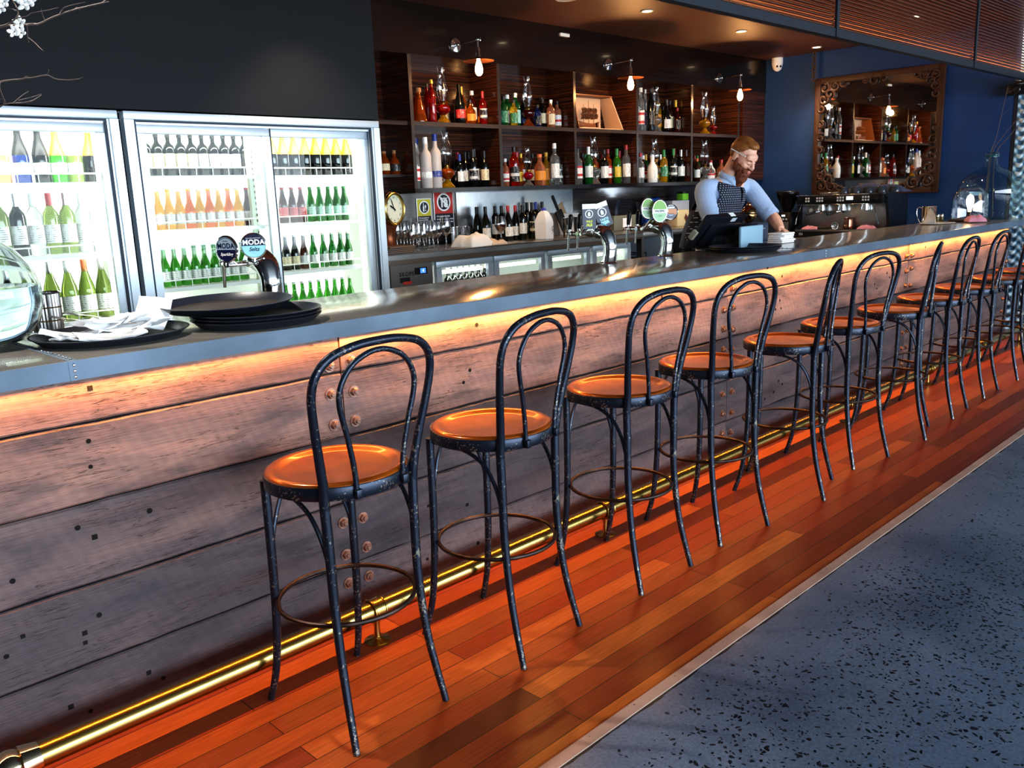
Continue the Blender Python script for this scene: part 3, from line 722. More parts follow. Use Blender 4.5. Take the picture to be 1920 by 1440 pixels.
frow(c1([1360, 1402, 1445, 1490, 1538, 1580, 1620, 1655]), 495, R_SH[2], YB, 'longneck', [G_WINE, G_WINE, G_BROWN]+[G_BEERG]*5, [LC, LC]+[LW]*6, K_PALE, ['dark beer bottle with cream label']*2+['brown beer bottle with white label']+['green beer bottle with white label']*5, w, 'beers on the third right shelf', .232)
w = 'lowest shelf, right fridge door'
frow(c1([1365, 1402, 1440, 1480, 1520, 1558, 1596, 1632, 1664]), 580, R_SH[3], YB, 'longneck', G_GREEN, LW, K_WHITE, 'bright green beer bottle with white neck', w, 'green beers on the lowest right shelf', .232)
w = 'top shelf, middle fridge door'
frow(c1([722, 765, 818, 872, 914, 967, 1014, 1060, 1106, 1150]), 318, M_SH[0], YB, 'spirit', G_WINE, [LC]*5+[LW]*4+[LK], K_BLACK, ['dark cider bottle with cream label']*5+['dark beer bottle with printed white label']*5, w, 'dark bottles on the top middle shelf', .255)
w = 'second shelf, middle fridge door'
frow(c1([735, 775, 818, 862, 906, 950, 994, 1038, 1082, 1124, 1162]), 415, M_SH[1], YB, 'longneck', [G_CORONA]*4+[G_AMBER, G_CORONA]*3+[G_BROWN], LW, [K_YEL, K_PALE]*5+[K_RED], 'pale lager bottle with white label', w, 'pale lagers on the second middle shelf', .236)
w = 'third shelf, middle fridge door'
frow(c1([748, 790, 836, 884, 930, 976, 1022, 1066, 1110, 1150]), 515, M_SH[2], YB, 'longneck', G_GREEN, LW, [K_WHITE]*4+[K_GREEN]*6, 'green beer bottle with white label', w, 'green beers on the third middle shelf', .236)
w = 'lowest shelf, middle fridge door'
frow(c1([795, 838, 880, 925, 970, 1013, 1058, 1103, 1145]), 560, M_SH[3], YB, 'longneck', G_BROWN, LW, K_PALE, 'brown beer bottle with white neck label', w, 'brown beers on the lowest middle shelf', .236)
w = 'top shelf, left fridge'
frow([6, 44, 98, 120, 140, 156], 335, L_SH[0], YB, 'champagne', [G_PINK, G_BLUE, G_WINE, G_GREEN, G_PALE, G_BLACK], [LW, LW, LW, LW, LW, None], [K_WHITE, K_BLACK, K_BLACK, K_GOLD, K_WHITE, K_GOLD], ['pink rose wine bottle', 'dark blue wine bottle', 'dark sparkling bottle with white label', 'green sparkling bottle', 'pale sparkling bottle with white label', 'black gold-necked sparkling bottle'], w, 'wines on the top left shelf', .30)
w = 'second shelf, left fridge'
frow([10, 45, 75, 105, 133, 160], 470, L_SH[1], YB, 'bordeaux', [G_PALE, G_WINE, G_CLEAR, G_PALE, G_PALE, G_CLEAR], LW, [K_SILV, K_SILV, K_WHITE, K_RED, K_SILV, K_WHITE], ['pale wine bottle with white label']*6, w, 'white wines on the second left shelf', .33)
w = 'third shelf, left fridge'
frow([30, 82, 107, 137, 168, 196], 600, L_SH[2], YB, 'burgundy', [G_WINE, G_PALE, G_PALE, G_PALE, G_PALE, G_PALE], LW, [K_SILV, K_WHITE, K_SILV, K_WHITE, K_ORNG, K_WHITE], ['slender green-tinted wine bottle with white label']*6, w, 'white wines on the third left shelf', .33)
# ------------------------------------------------------------------ timber-lined bottle shelving
YS = 5.42; ZB = 1.602; ZM = 2.112; ZU = 2.598
sh = thing('bottle_shelving', 'long dark zebra-grained built-in shelving with five open bays above the back counter', 'shelving', (4.36, YS, ZB))
def SL(x): return x-4.36
EDGE = pm('shelf_edge_strip', rgb(62, 54, 50), .25, .3, coat=.4)
PX = [4.36, 5.302, 6.27, 7.216, 8.18, 9.13]
MB().box((SL(3.69), .34, -.02), (SL(9.2), .355, ZU-ZB+.1)).build('back_panel', ZEB, sh, smooth=False)
MB().box((SL(3.69), -.02, ZU-ZB), (SL(9.7), .36, 2.97-ZB)).build('top_fascia', ZEBD, sh, smooth=False)
MB().box((SL(9.2), -.012, .0), (SL(9.7), .36, ZU-ZB)).build('end_panel', ZEB, sh, smooth=False)
for i, x in enumerate(PX):
    mb = MB().box((SL(x)-.014, 0, 0 if i else .0), (SL(x)+.014, .34, ZU-ZB)); mb.mat(1).box((SL(x)-.016, -.004, 0), (SL(x)+.016, .0, ZU-ZB))
    mb.build('shelf_post', [ZEB, EDGE], sh, smooth=False)
for i in range(5):
    MB().box((SL(PX[i])+.014, .0, ZM-ZB-.032), (SL(PX[i+1])-.014, .34, ZM-ZB)).mat(1).box((SL(PX[i])+.0165, -.003, ZM-ZB-.033), (SL(PX[i+1])-.0165, 0, ZM-ZB-.001)).build('shelf', [ZEBD, EDGE], sh, smooth=False)
MB().box((SL(4.344), -.006, -.035), (SL(9.2), .36, 0)).build('bottom_shelf', ZEBD, sh, smooth=False)
zz = aty(745, 327, 5.5).z
MB().box((SL(3.69), .08, zz-ZB-.02), (SL(4.346), .34, zz-ZB)).build('shelf', ZEBD, sh, smooth=False)
MB().box((SL(3.69), .02, ZM-ZB-.03), (SL(4.346), .34, ZM-ZB)).build('shelf', ZEBD, sh, smooth=False)
cx1 = lambda v: 700+v/4.364
cy1 = lambda v: 50+v/4.364
cx2 = lambda v: 1060+v/4.571
cy2 = lambda v: 60+v/4.571
# ------------------------------------------------------------------ oil lamps with glass chimneys
LAMPS = []
CHIM = thin_glass('lamp_chimney_glass', (.98, .98, .97, 1), 1.5, .16)
def oil_lamp(px, base_py, ty, z, bowl, foot, label):
    YL = 5.53; P = aty(px, base_py, YL); h = min(aty(px, ty, YL).z-z, .455); LAMPS.append((P.x, YL, .066*h/.44, z))
    t = thing('oil_lamp', label, 'oil lamp', (P.x, YL, z+.0012), 0, 'glass oil lamps on the shelves'); s = h/.44
    MB().lathe([(r*s, zz_*s) for r, zz_ in [(0, 0), (.062, 0), (.064, .006), (.050, .022), (.030, .045), (.018, .062), (.020, .07)]], 20).build('foot', foot, t)
    MB().lathe([(r*s, zz_*s) for r, zz_ in [(0, .066), (.020, .068), (.045, .085), (.062, .108), (.062, .125), (.045, .145), (.022, .156), (0, .157)]], 20).build('oil_bowl', bowl, t)
    MB().lathe([(r*s, zz_*s) for r, zz_ in [(0, .154), (.024, .155), (.026, .162), (.020, .175), (.024, .182), (0, .183)]], 16).build('burner', BRASS, t)
    MB().lathe([(r*s, zz_*s) for r, zz_ in [(.026, .178), (.030, .20), (.045, .245), (.047, .275), (.036, .33), (.027, .37), (.025, .40), (.031, .435), (.033, .44)]], 24).build('glass_chimney', CHIM, t)
oil_lamp(cx1(575), 230, cy1(338), ZM, G_RED, G_YEL, 'oil lamp with red bowl and amber foot, upper first bay')
oil_lamp(cx1(610), 350, cy1(850), ZB, G_AMBER, G_YEL, 'oil lamp with amber bowl, lower first bay')
oil_lamp(cx1(1268), 237, cy1(412), ZM, G_DRED, G_AMBER, 'oil lamp with dark red bowl, upper second bay')
oil_lamp(cx1(1270), 346, cy1(980), ZB, G_MAG, G_CLEAR, 'short lamp with ruby cut-glass bowl, lower second bay')
oil_lamp(cx2(248), 344, cy2(885), ZB, G_CLEAR, G_CLEAR, 'clear oil lamp chimney behind whisky bottles, lower third bay')
oil_lamp(cx2(768), 341, cy2(905), ZB, G_CLEAR, G_CLEAR, 'clear oil lamp behind the white bottle, lower fourth bay')
oil_lamp(cx2(775), 246, cy2(425), ZM, G_CLEAR, G_CLEAR, 'clear oil lamp behind tall bottles, upper fourth bay')
oil_lamp(cx2(1193), 250, cy2(480), ZM, G_YEL, G_YEL, 'oil lamp with bright yellow bowl, upper fifth bay')
oil_lamp(cx2(1268), 250, cy2(640), ZM, G_RED, G_RED, 'small oil lamp with red bowl, upper fifth bay')
oil_lamp(cx2(1193), 340, cy2(880), ZB, G_CLEAR, G_CLEAR, 'clear oil lamp among bottles, lower fifth bay')
G2 = 'bottles on the back bar shelves'
# (px, top py, kind, glass, label, cap, description)
Ybt = 5.56
def relax(pts, fixed, xlo, xhi, ylo, yhi):
    """nudge round footprints [x, y, r] apart so none overlaps another or a lamp"""
    for it in range(400):
        moved = False
        for i, p in enumerate(pts):
            for k, q in enumerate(pts[i+1:]+fixed):
                dx, dy = p[0]-q[0], p[1]-q[1]; d = math.hypot(dx, dy) or 1e-4; need = p[2]+q[2]+.0015
                if d < need:
                    m_ = (need-d)*.55; ux, uy = dx/d, dy/d; isf = i+1+k >= len(pts)
                    p[0] += ux*m_; p[1] += uy*m_
                    if not isf: q[0] -= ux*m_; q[1] -= uy*m_
                    moved = True
            p[0] = min(max(p[0], xlo+p[2]), xhi-p[2]); p[1] = min(max(p[1], ylo+p[2]), yhi-p[2])
        if not moved: break
    return pts
def aty_px(p):
    v = Vector((p[0], p[1], ZB-H)); return v.dot(RT)/v.dot(FW)
def srow(z, base_py, bay, rows_, bi, back=()):
    pts = []
    for i, (px, ty, kind, g, lb, cp, d) in enumerate(rows_):
        Y_ = Ybt+(.025 if i % 2 else -.03); h = aty(px, ty, Y_).z-z; s_ = h/KINDS[kind][2][2]; s_ = min(s_, 1.12) if s_ > 1 else max(s_, .85)
        pts.append([aty(px, base_py, Y_).x, Y_, max(r for r, _ in KINDS[kind][0])*s_+.001])
    fixed = [[l_[0], l_[1], l_[2]] for l_ in LAMPS if abs(l_[3]-z) < .01]
    relax(pts, fixed, PX[bi]+.018, PX[bi+1]-.018, YS+.005, 5.757)
    rank = {k: j for j, k in enumerate(sorted(range(len(pts)), key=lambda k: aty_px(pts[k])))}
    for i, (px, ty, kind, g, lb, cp, d) in enumerate(rows_):
        h = min(aty(px, ty, pts[i][1]).z-z, .43)
        bottle(kind, (pts[i][0], pts[i][1], z), g, lb, cp, f'{d}, {ORD[rank[i]]} in the front row, {bay}', G2, h, rz=random.uniform(-.3, .3))
    # darker bottles standing behind, seen through the gaps
    for i, (fx, kind, g, lb, cp, d) in enumerate(back):
        x = PX[bi]+.03+fx*(PX[bi+1]-PX[bi]-.06); p = [x, 5.705, .042]; allp = pts+fixed
        for k in range(60):
            bad = [q for q in allp if math.hypot(p[0]-q[0], p[1]-q[1]) < p[2]+q[2]+.002]
            if not bad: break
            p[0] += .012 if k < 30 else (-.36 if k == 30 else -.012)
        if k == 59 or not PX[bi]+.06 < p[0] < PX[bi+1]-.06: continue
        allp.append(p); pts.append(p); bottle(kind, (p[0], p[1], z), g, lb, cp, f'{d}, {ORD[i]} in the back row, {bay}', G2, None, rz=random.uniform(-.3, .3))
def A(x, y, *r): return (cx1(x), cy1(y))+r
def B(x, y, *r): return (cx2(x), cy2(y))+r
srow(ZM, 230, 'upper first bay', [
 A(382, 505, 'decanter', G_AMBER, None, K_CORK, 'flared amber decanter'), A(455, 470, 'tall', G_RED, None, K_BLACK, 'slim red bottle'), A(487, 435, 'tall', G_RED, None, K_GOLD, 'tall red bottle with gold neck'), A(512, 560, 'bordeaux', G_RED, LW, K_RED, 'red bottle with pale label'),
 A(712, 465, 'champagne', G_WINE, LR, None, 'dark sparkling-shaped bottle with red label'), A(742, 495, 'bordeaux', G_AMBER, LO, K_YEL, 'amber bottle with gold neck'), A(785, 600, 'squat', G_AMBER, LO, K_BLACK, 'short amber bottle'), A(845, 530, 'spirit', G_DRED, LW, K_WHITE, 'dark red bottle with white label'), A(893, 530, 'bordeaux', G_RED, LKW, K_RED, 'red bottle with dark label'), A(925, 640, 'squat', G_AMBER, LO, K_BLACK, 'small amber bottle')], 0, [(.30, 'spirit', G_RED, LO, K_BLACK, 'red bottle'), (.62, 'spirit', G_AMBER, LC, K_GOLD, 'amber bottle'), (.86, 'jug', G_BROWN, None, K_BLACK, 'brown jug-shaped bottle')])
srow(ZM, 237, 'upper second bay', [
 A(1070, 572, 'gin', G_GIN, LG, K_BLACK, 'green gin bottle'), A(1110, 560, 'gin', G_GIN, LW, K_WHITE, 'green gin bottle with white label'), A(1145, 600, 'gin', G_YEL, LG, K_BLACK, 'greenish yellow bottle'), A(1185, 545, 'gin', G_GIN, LWG, K_SILV, 'bright green gin bottle with silver cap'),
 A(1345, 640, 'gin', G_BLUE, LK, K_BLACK, 'dark blue square bottle'), A(1392, 595, 'spirit', G_BLACK, LC, K_BLACK, 'black bottle with diamond label'), A(1450, 600, 'gin', G_PINK, LC, K_SILV, 'pale amber bottle with silver cap'), A(1543, 615, 'gin', G_PINK, LWR, K_BLACK, 'pink-tinted bottle with white label')], 1, [(.12, 'gin', G_GIN, LG, K_BLACK, 'green bottle'), (.62, 'spirit', G_BLACK, LB, K_SILV, 'dark bottle'), (.88, 'spirit', G_BROWN, LC, K_BLACK, 'brown bottle')])
srow(ZB, 350, 'lower first bay', [
 A(356, 955, 'tall', G_CLEAR, LWR, K_WHITE, 'clear bottle with white cap'), A(384, 915, 'vodka', G_FROST, None, K_BLUE, 'frosted bottle with blue cap'), A(425, 905, 'vodka', G_FROST, LW, K_WHITE, 'tall frosted bottle'), A(462, 950, 'vodka', G_FROST, None, K_WHITE, 'frosted bottle with white cap'), A(505, 880, 'vodka', G_FROST, LB, K_BLUE, 'frosted bottle with deep blue cap'), A(572, 1060, 'spirit', G_CLEAR, LWR, K_WHITE, 'clear rum bottle with striped label'),
 A(715, 1045, 'bordeaux', G_WINE, LW, K_BLUE, 'dark bottle with white label'), A(772, 1025, 'bordeaux', G_WINE, LW, K_BLACK, 'dark bottle with white label'), A(815, 1005, 'bordeaux', G_WINE, LKW, K_BLACK, 'dark bottle with black label'), A(858, 1000, 'bordeaux', G_WINE, LW, K_BLACK, 'dark bottle with white label'), A(905, 1015, 'bordeaux', G_WINE, LC, K_BLACK, 'dark bottle with cream label'), A(946, 1195, 'squat', G_BLACK, LW, K_BLACK, 'small dark bottle')], 0, [(.60, 'bordeaux', G_WINE, LW, K_BLACK, 'dark bottle'), (.76, 'bordeaux', G_WINE, LKW, K_RED, 'dark bottle with red cap'), (.9, 'bordeaux', G_WINE, LC, K_BLACK, 'dark bottle with cream label')])
srow(ZB, 346, 'lower second bay', [
 A(1085, 1080, 'spirit', G_PINK, LWR, K_WHITE, 'pink-tinted bottle'), A(1118, 1100, 'spirit', G_RED, LK, K_BLACK, 'red bottle'), A(1150, 985, 'gin', G_RED, LKW, K_BLACK, 'square whiskey bottle with black label'), A(1222, 1030, 'squat', G_AMBER, LY, K_RED, 'squat amber bottle with yellow label'), A(1366, 1045, 'jug', G_PINK, LO, K_ORNG, 'round amber bottle with orange cap'), A(1432, 1030, 'spirit', G_YEL, LO, K_YEL, 'orange bottle with yellow cap'), A(1475, 955, 'spirit', G_CLEAR, LW, K_WHITE, 'tall clear rum bottle with white label'), A(1556, 1065, 'gin', G_CLEAR, LKW, K_BLACK, 'square bottle with black label')], 1, [(.1, 'spirit', G_PURP, None, K_BLACK, 'purple bottle'), (.22, 'spirit', G_RED, LW, K_RED, 'red bottle'), (.55, 'spirit', G_AMBER, LW, K_GOLD, 'amber bottle'), (.72, 'spirit', G_BROWN, LC, K_BLACK, 'brown bottle'), (.9, 'jug', G_BROWN, None, K_BLACK, 'brown jug-shaped bottle')])
srow(ZB, 344, 'lower third bay', [
 B(110, 1000, 'spirit', G_CLEAR, LWR, K_BLACK, 'clear whisky bottle with slanted red label'), B(162, 1040, 'spirit', G_BROWN, LK, K_BLACK, 'brown whisky bottle with slanted black label'), B(214, 985, 'bordeaux', G_GIN, LW, K_WHITE, 'green bottle with white label'), B(268, 1040, 'spirit', G_AMBER, LKW, K_SILV, 'amber bottle with dark label'), B(325, 1010, 'spirit', G_WINE, LW, K_BLACK, 'dark bottle with white label'), B(378, 1005, 'spirit', G_AMBER, LWR, K_RED, 'amber bottle with red cap'), B(432, 1000, 'bordeaux', G_GREEN, LY, K_GREEN, 'green bottle with pale yellow label'), B(484, 1020, 'bordeaux', G_RED, LC, K_RED, 'red bottle with red cap'), B(540, 970, 'spirit', G_CLEAR, LW, K_RED, 'clear bottle with red pourer')], 2, [(.12, 'bordeaux', G_AMBER, LW, K_WHITE, 'amber bottle'), (.35, 'bordeaux', G_WINE, LC, K_BLACK, 'dark bottle'), (.5, 'spirit', G_GIN, LWG, K_GREEN, 'green bottle'), (.66, 'spirit', G_AMBER, LR, K_RED, 'amber bottle with red cap'), (.8, 'spirit', G_RED, LW, K_RED, 'red bottle'), (.92, 'spirit', G_BROWN, LK, K_BLACK, 'brown bottle')])
srow(ZM, 246, 'upper fourth bay', [
 B(648, 480, 'tall', G_CLEAR, LWR, K_WHITE, 'tall clear bottle with patterned label'), B(694, 468, 'tall', G_CLEAR, LP, K_SILV, 'tall clear bottle with purple label'), B(750, 460, 'tall', G_BLACK, LK, K_BLACK, 'tall black bottle'), B(798, 560, 'spirit', G_YEL, LO, K_BLACK, 'amber bottle with bright yellow label'), B(858, 578, 'burgundy', G_BLACK, LW, K_BLACK, 'black bottle with pale label'), B(905, 590, 'spirit', G_BROWN, LC, K_BLACK, 'brown bottle with cream label'), B(948, 650, 'spirit', G_DRED, LK, K_RED, 'dark red bottle'), B(1004, 590, 'bordeaux', G_BROWN, LC, K_GOLD, 'brown bottle with buff label')], 3, [(.2, 'tall', G_CLEAR, LW, K_SILV, 'tall clear bottle'), (.55, 'bordeaux', G_WINE, LW, K_BLACK, 'dark bottle'), (.72, 'spirit', G_BROWN, LC, K_RED, 'brown bottle'), (.9, 'spirit', G_WINE, LK, K_BLACK, 'dark bottle with black label')])
srow(ZB, 341, 'lower fourth bay', [
 B(645, 1040, 'spirit', G_CLEAR, LW, K_RED, 'clear bottle with white label'), B(697, 1060, 'squat', G_DRED, LWR, K_WHITE, 'squat dark red bottle'), B(745, 1065, 'jug', G_WHITE, LW, K_WHITE, 'white ceramic-look bottle'), B(790, 1090, 'spirit', G_YEL, LY, K_YEL, 'yellow bottle'), B(836, 1010, 'bordeaux', G_YEL, LG, K_GREEN, 'yellow green bottle'), B(872, 1085, 'jug', G_LIME, None, K_CORK, 'lime green bottle'), B(910, 1000, 'bordeaux', G_WINE, LKW, K_GREEN, 'dark bottle with white-printed label'), B(950, 1000, 'bordeaux', G_WINE, LKW, K_RED, 'dark bottle with red cap'), B(998, 1010, 'bordeaux', G_BLACK, LW, K_SILV, 'black bottle with silver cap'), B(842, 1160, 'squat', G_BLACK, LW, K_BLACK, 'squat black bottle in front')], 3, [(.1, 'spirit', G_RED, LW, K_RED, 'red bottle'), (.3, 'spirit', G_WINE, LW, K_WHITE, 'dark bottle'), (.55, 'bordeaux', G_GIN, LY, K_YEL, 'green bottle'), (.7, 'bordeaux', G_WINE, LW, K_RED, 'dark bottle with red cap'), (.82, 'bordeaux', G_BLACK, LKW, K_SILV, 'black bottle'), (.93, 'bordeaux', G_WINE, LC, K_BLACK, 'dark bottle with cream label')])
srow(ZB, 340, 'lower fifth bay', [
 B(1128, 1085, 'spirit', G_BROWN, LW, K_ORNG, 'brown bottle with white label'), B(1160, 1060, 'bordeaux', G_GIN, LWG, K_GREEN, 'green bottle'), B(1225, 1120, 'squat', G_CLEAR, LWR, K_WHITE, 'short clear bottle'), B(1268, 1100, 'squat', G_WHITE, LWR, K_RED, 'short white bottle'), B(1312, 1095, 'squat', G_PINK, LW, K_RED, 'short pink bottle')], 4, [(.12, 'bordeaux', G_BROWN, LC, K_BLACK, 'brown bottle'), (.3, 'bordeaux', G_WINE, LW, K_BLACK, 'dark bottle'), (.5, 'spirit', G_AMBER, LW, K_RED, 'amber bottle')])
# the two bottles on the small left shelf
for px, ty, kind, g, lb, cp, d in ((722, 284, 'jug', G_AMBER, LC, K_CORK, 'amber bottle with oval label'), (741, 282, 'squat', G_AMBER, LK, K_CORK, 'round-shouldered amber bottle with black label')):
    P = aty(px, 326, 5.58); bottle(kind, (P.x, 5.58, zz), g, lb, cp, d+' on the short shelf above the clock', G2, aty(px, ty, 5.58).z-zz)
# ------------------------------------------------------------------ model ship in its box
bx = aty(1122, 242, 5.5)
t = thing('ship_display_box', 'open cream box with sloping front holding a small sailing ship model', 'display box', (bx.x, 5.46, ZM+.0012))
CRM = pm('cream_board', rgb(190, 160, 130), .6); BW = pm('box_timber', rgb(120, 72, 36), .5)
wd = .33; hh = .31
mb = MB(); mb.box((-wd, .20, 0), (wd-.1, .215, hh)); mb.box((-wd, .02, 0), (wd, .215, .012)); mb.build('back_board', CRM, t, smooth=False)
mb = MB(); mb.add([(-wd, .0, 0), (-wd, .215, 0), (-wd, .215, hh), (-wd, .07, hh), (-wd+.014, .0, 0), (-wd+.014, .215, 0), (-wd+.014, .215, hh), (-wd+.014, .07, hh)], [(0, 3, 2, 1), (4, 5, 6, 7), (0, 1, 5, 4), (1, 2, 6, 5), (2, 3, 7, 6), (3, 0, 4, 7)]); mb.build('side_panel', BW, t, smooth=False)
mb = MB(); mb.add([(wd, .0, 0), (wd, .215, 0), (wd-.1, .215, hh), (wd-.1, .07, hh), (wd+.014, .0, 0), (wd+.014, .215, 0), (wd-.086, .215, hh), (wd-.086, .07, hh)], [(0, 3, 2, 1), (4, 5, 6, 7), (0, 1, 5, 4), (1, 2, 6, 5), (2, 3, 7, 6), (3, 0, 4, 7)]); mb.build('side_panel', CRM, t, smooth=False)
MB().box((-wd, .06, hh), (wd-.086, .22, hh+.012)).build('top_panel', BW, t, smooth=False)
s = thing('ship_model', 'small brown three-masted ship model in the cream box', 'ship model', (bx.x-.07, 5.56, ZM+.0145))
SHW = pm('ship_timber', rgb(110, 66, 36), .5); SAIL = pm('ship_sail', rgb(150, 104, 66), .7)
MB().box((-.12, -.02, 0), (.12, .02, .012), bev=.003).build('stand', CRM, s)
hull = MB(); vs = []; NS = 14
for i in range(NS+1):
    u = i/NS; x = -.15+.30*u; wdt = .024*math.sin(PI*min(1, u*1.15+.06))**.6 if u < .95 else .003; sheer = .035+.02*(2*u-1)**2
    vs += [(x, -wdt, sheer+.012), (x, -wdt*.7, .022), (x, 0, .012), (x, wdt*.7, .022), (x, wdt, sheer+.012)]
hull.add(vs, [(i*5+j, (i+1)*5+j, (i+1)*5+j+1, i*5+j+1) for i in range(NS) for j in range(4)]+[(i*5+4, (i+1)*5+4, (i+1)*5, i*5) for i in range(NS)]); hull.cyl((.14, 0, .055), (.21, 0, .085), .003, .0015, 6); hull.build('hull', SHW, s)
for x, hm in ((-.075, .19), (.0, .23), (.075, .20)):
    m_ = MB().cyl((x, 0, .03), (x, 0, hm+.03), .0032, .0015, 6)
    for k in range(3): m_.cyl((x, -.045+.01*k, .09+k*.05), (x, .045-.01*k, .09+k*.05), .0018, seg=5)
    m_.build('mast', SHW, s)
    for k in range(2):
        w_ = .042-.01*k; z0_ = .088+k*.05
        sm = MB(); vs = []; 
        for a in range(5):
            for b in range(5): vs.append((x+.004+.012*math.sin(PI*b/4), -w_+2*w_*a/4, z0_+.048*b/4))
        sm.add(vs, [(a*5+b, (a+1)*5+b, (a+1)*5+b+1, a*5+b+1) for a in range(4) for b in range(4)]); sm.build('sail', SAIL, s)
# ------------------------------------------------------------------ swing-arm wall lamps
SHADE = pm('copper_shade', rgb(150, 92, 60), .3, .9); BULBM = emis('filament_bulb', (1, .62, .26, 1), 22)
lamp0 = thing('wall_lamp', '', 'wall lamp')
MB().lathe([(0, 0), (.052, 0), (.055, .004), (.052, .012), (.012, .016), (.012, .03), (0, .03)], 30, Matrix.Rotation(PI/2, 4, 'X')).build('wall_plate', CHROME, lamp0)
mb = MB().cyl((0, -.02, 0), (0, -.262, .004), .0055).sphere((0, -.265, .004), .014, 12, 8); mb.cyl((-.022, -.265, .004), (.022, -.265, .004), .005); mb.box((.02, -.272, -.004), (.028, -.258, .022), bev=.002); mb.sphere((0, -.035, 0), .016, 12, 8)
mb.build('swing_arm', CHROME, lamp0)
MB().cyl((0, -.265, .0), (0, -.265, -.055), .006).lathe([(0, -.05), (.012, -.052), (.016, -.062), (.0165, -.105), (.024, -.118), (.024, -.128), (0, -.128)], 18, Matrix.Translation((0, -.265, 0))).build('bulb_socket', CHROME, lamp0)
MB().lathe([(.022, -.122), (.06, -.133), (.120, -.150), (.121, -.153), (.06, -.137), (.02, -.127)], 40, Matrix.Translation((0, -.265, 0))).build('shade', SHADE, lamp0)
MB().lathe([(0, -.13), (.012, -.132), (.014, -.15), (.026, -.185), (.031, -.215), (.028, -.24), (.016, -.258), (0, -.263)], 20, Matrix.Translation((0, -.265, 0))).build('bulb', BULBM, lamp0)
for i, (x, lab) in enumerate(((4.821, 'swing-arm wall lamp with lit bulb above the first shelf bay'), (6.742, 'swing-arm wall lamp with lit bulb above the ship model'), (8.675, 'swing-arm wall lamp with lit bulb nearest the blue wall'))):
    o = lamp0 if i == 0 else dup(lamp0)
    o.location = (x, 5.40, 2.699); o['label'] = lab; o['group'] = 'wall lamps over the shelves'
    point('bulb_light', (x, 5.10, 2.46), BULB, 26, .032)
# ------------------------------------------------------------------ ceiling fittings
DLM = emis('downlight_lens', (1, .82, .55, 1), 14)
dl0 = thing('downlight', '', 'downlight')
MB().lathe([(.038, .0), (.052, .0), (.055, -.004), (.052, -.009), (.040, -.007), (.038, .0)], 28).build('trim_ring', pm('downlight_ring', rgb(210, 200, 185), .4), dl0)
MB().lathe([(0, -.003), (.0385, -.003), (.0385, -.0005), (0, -.0005)], 24).build('lens', DLM, dl0)
dls = [(6.198, 4.547, 'downlight in the brown ceiling, left of the three'), (7.736, 4.577, 'downlight in the brown ceiling, middle of the three'), (9.33, 4.604, 'downlight in the brown ceiling, above the mirror corner'), (8.495, 3.257, 'downlight glimpsed above the slatted canopy'), (4.66, 4.55, 'downlight above the left shelves'), (3.1, 4.5, 'downlight above the fridges'), (6.95, 3.26, ''), (.85, 3.2, '')]
for i, (x, y, lab) in enumerate(dls):
    if i < 4:
        o = dl0 if i == 0 else dup(dl0)
        o.location = (x, y, 2.97); o['label'] = lab; o['group'] = 'ceiling downlights'
    spot('downlight_and_fill', (x, y, 2.95), (0, 0, 0), DOWN if x > 1 else (1, .92, .82), 60 if y > 4 else 45 if x > 1 else 170, 95, .7)  # leftmost spot is added fill to brighten the napkins, with no fitting
P = atz(1062, -4, 2.97)
t = thing('ceiling_speaker', 'round pale ceiling fitting cut by the top edge of the photo', 'ceiling fitting', (P.x, P.y, 2.97)); MB().lathe([(0, -.004), (.07, -.004), (.078, -.012), (.088, -.010), (.092, 0), (0, 0)], 30).build('grille', pm('pale_ring', rgb(190, 182, 170), .5), t)
P = aty(1057, 66, 5.4)
t = thing('emergency_light', 'small white emergency light strip on the dark timber fascia', 'light', (P.x, 5.40, P.z)); MB().box((-.06, -.02, -.014), (.06, 0, .014), bev=.004).build('mount_housing', WHITE, t)
P = aty(1440, 124, 5.38)
t = thing('security_camera', 'white twin-lens dome security camera under the ceiling corner', 'camera', (P.x-.02, 5.25, 2.90)); mb = MB(); mb.lathe([(0, .07), (.062, .07), (.064, .02), (.060, -.01), (.045, -.055), (.02, -.075), (0, -.078)], 28); mb.build('dome_housing', WHITE, t)
mb = MB().sphere((-.052, -.026, -.028), .013, 12, 8).sphere((-.022, -.054, -.028), .013, 12, 8); mb.build('lens_pair', BLACK, t)
# ------------------------------------------------------------------ back counter and under-counter fridges
ZC = 1.137; YC = 5.0
bc = thing('back_counter', 'long stainless steel back counter running under the bottle shelves', 'counter', (3.72, YC, ZC))
MB().box((0, 0, -.008), (3.02, .775, 0), bev=.002).box((0, 0, -.042), (3.02, .012, -.002)).build('counter_sheet', SSTEEL, bc)
MB().box((0, .0, -.075), (2.86, .010, -.043)).box((0, .01, -.06), (3.02, .76, -.043)).build('apron', pm('steel_apron', rgb(132, 116, 104), .3, .8), bc, smooth=False)
MB().box((3.02, 0, -.05), (4.40, .775, 0), bev=.002).box((3.78, 0, -.93), (3.84, .06, -.05)).box((3.02, .02, -.93), (3.06, .08, -.05)).build('open_bench', SSTEEL, bc)
MB().box((2.9, .05, -.30), (3.8, .7, -.28)).box((3.4, .05, -.28), (3.42, .7, -.05)).build('under_shelf', pm('pale_laminate', rgb(196, 206, 216), .5), bc, smooth=False)
MB().box((2.9, .68, -.92), (3.82, .70, -.05)).build('rear_panel', pm('shelf_blue_grey', rgb(92, 112, 140), .6), bc, smooth=False)
uc = thing('undercounter_fridge', 'stainless under-counter fridge with four lit glass doors below the back counter', 'fridge', (3.75, 5.03, .2))
UCT = ZC-.078-.2
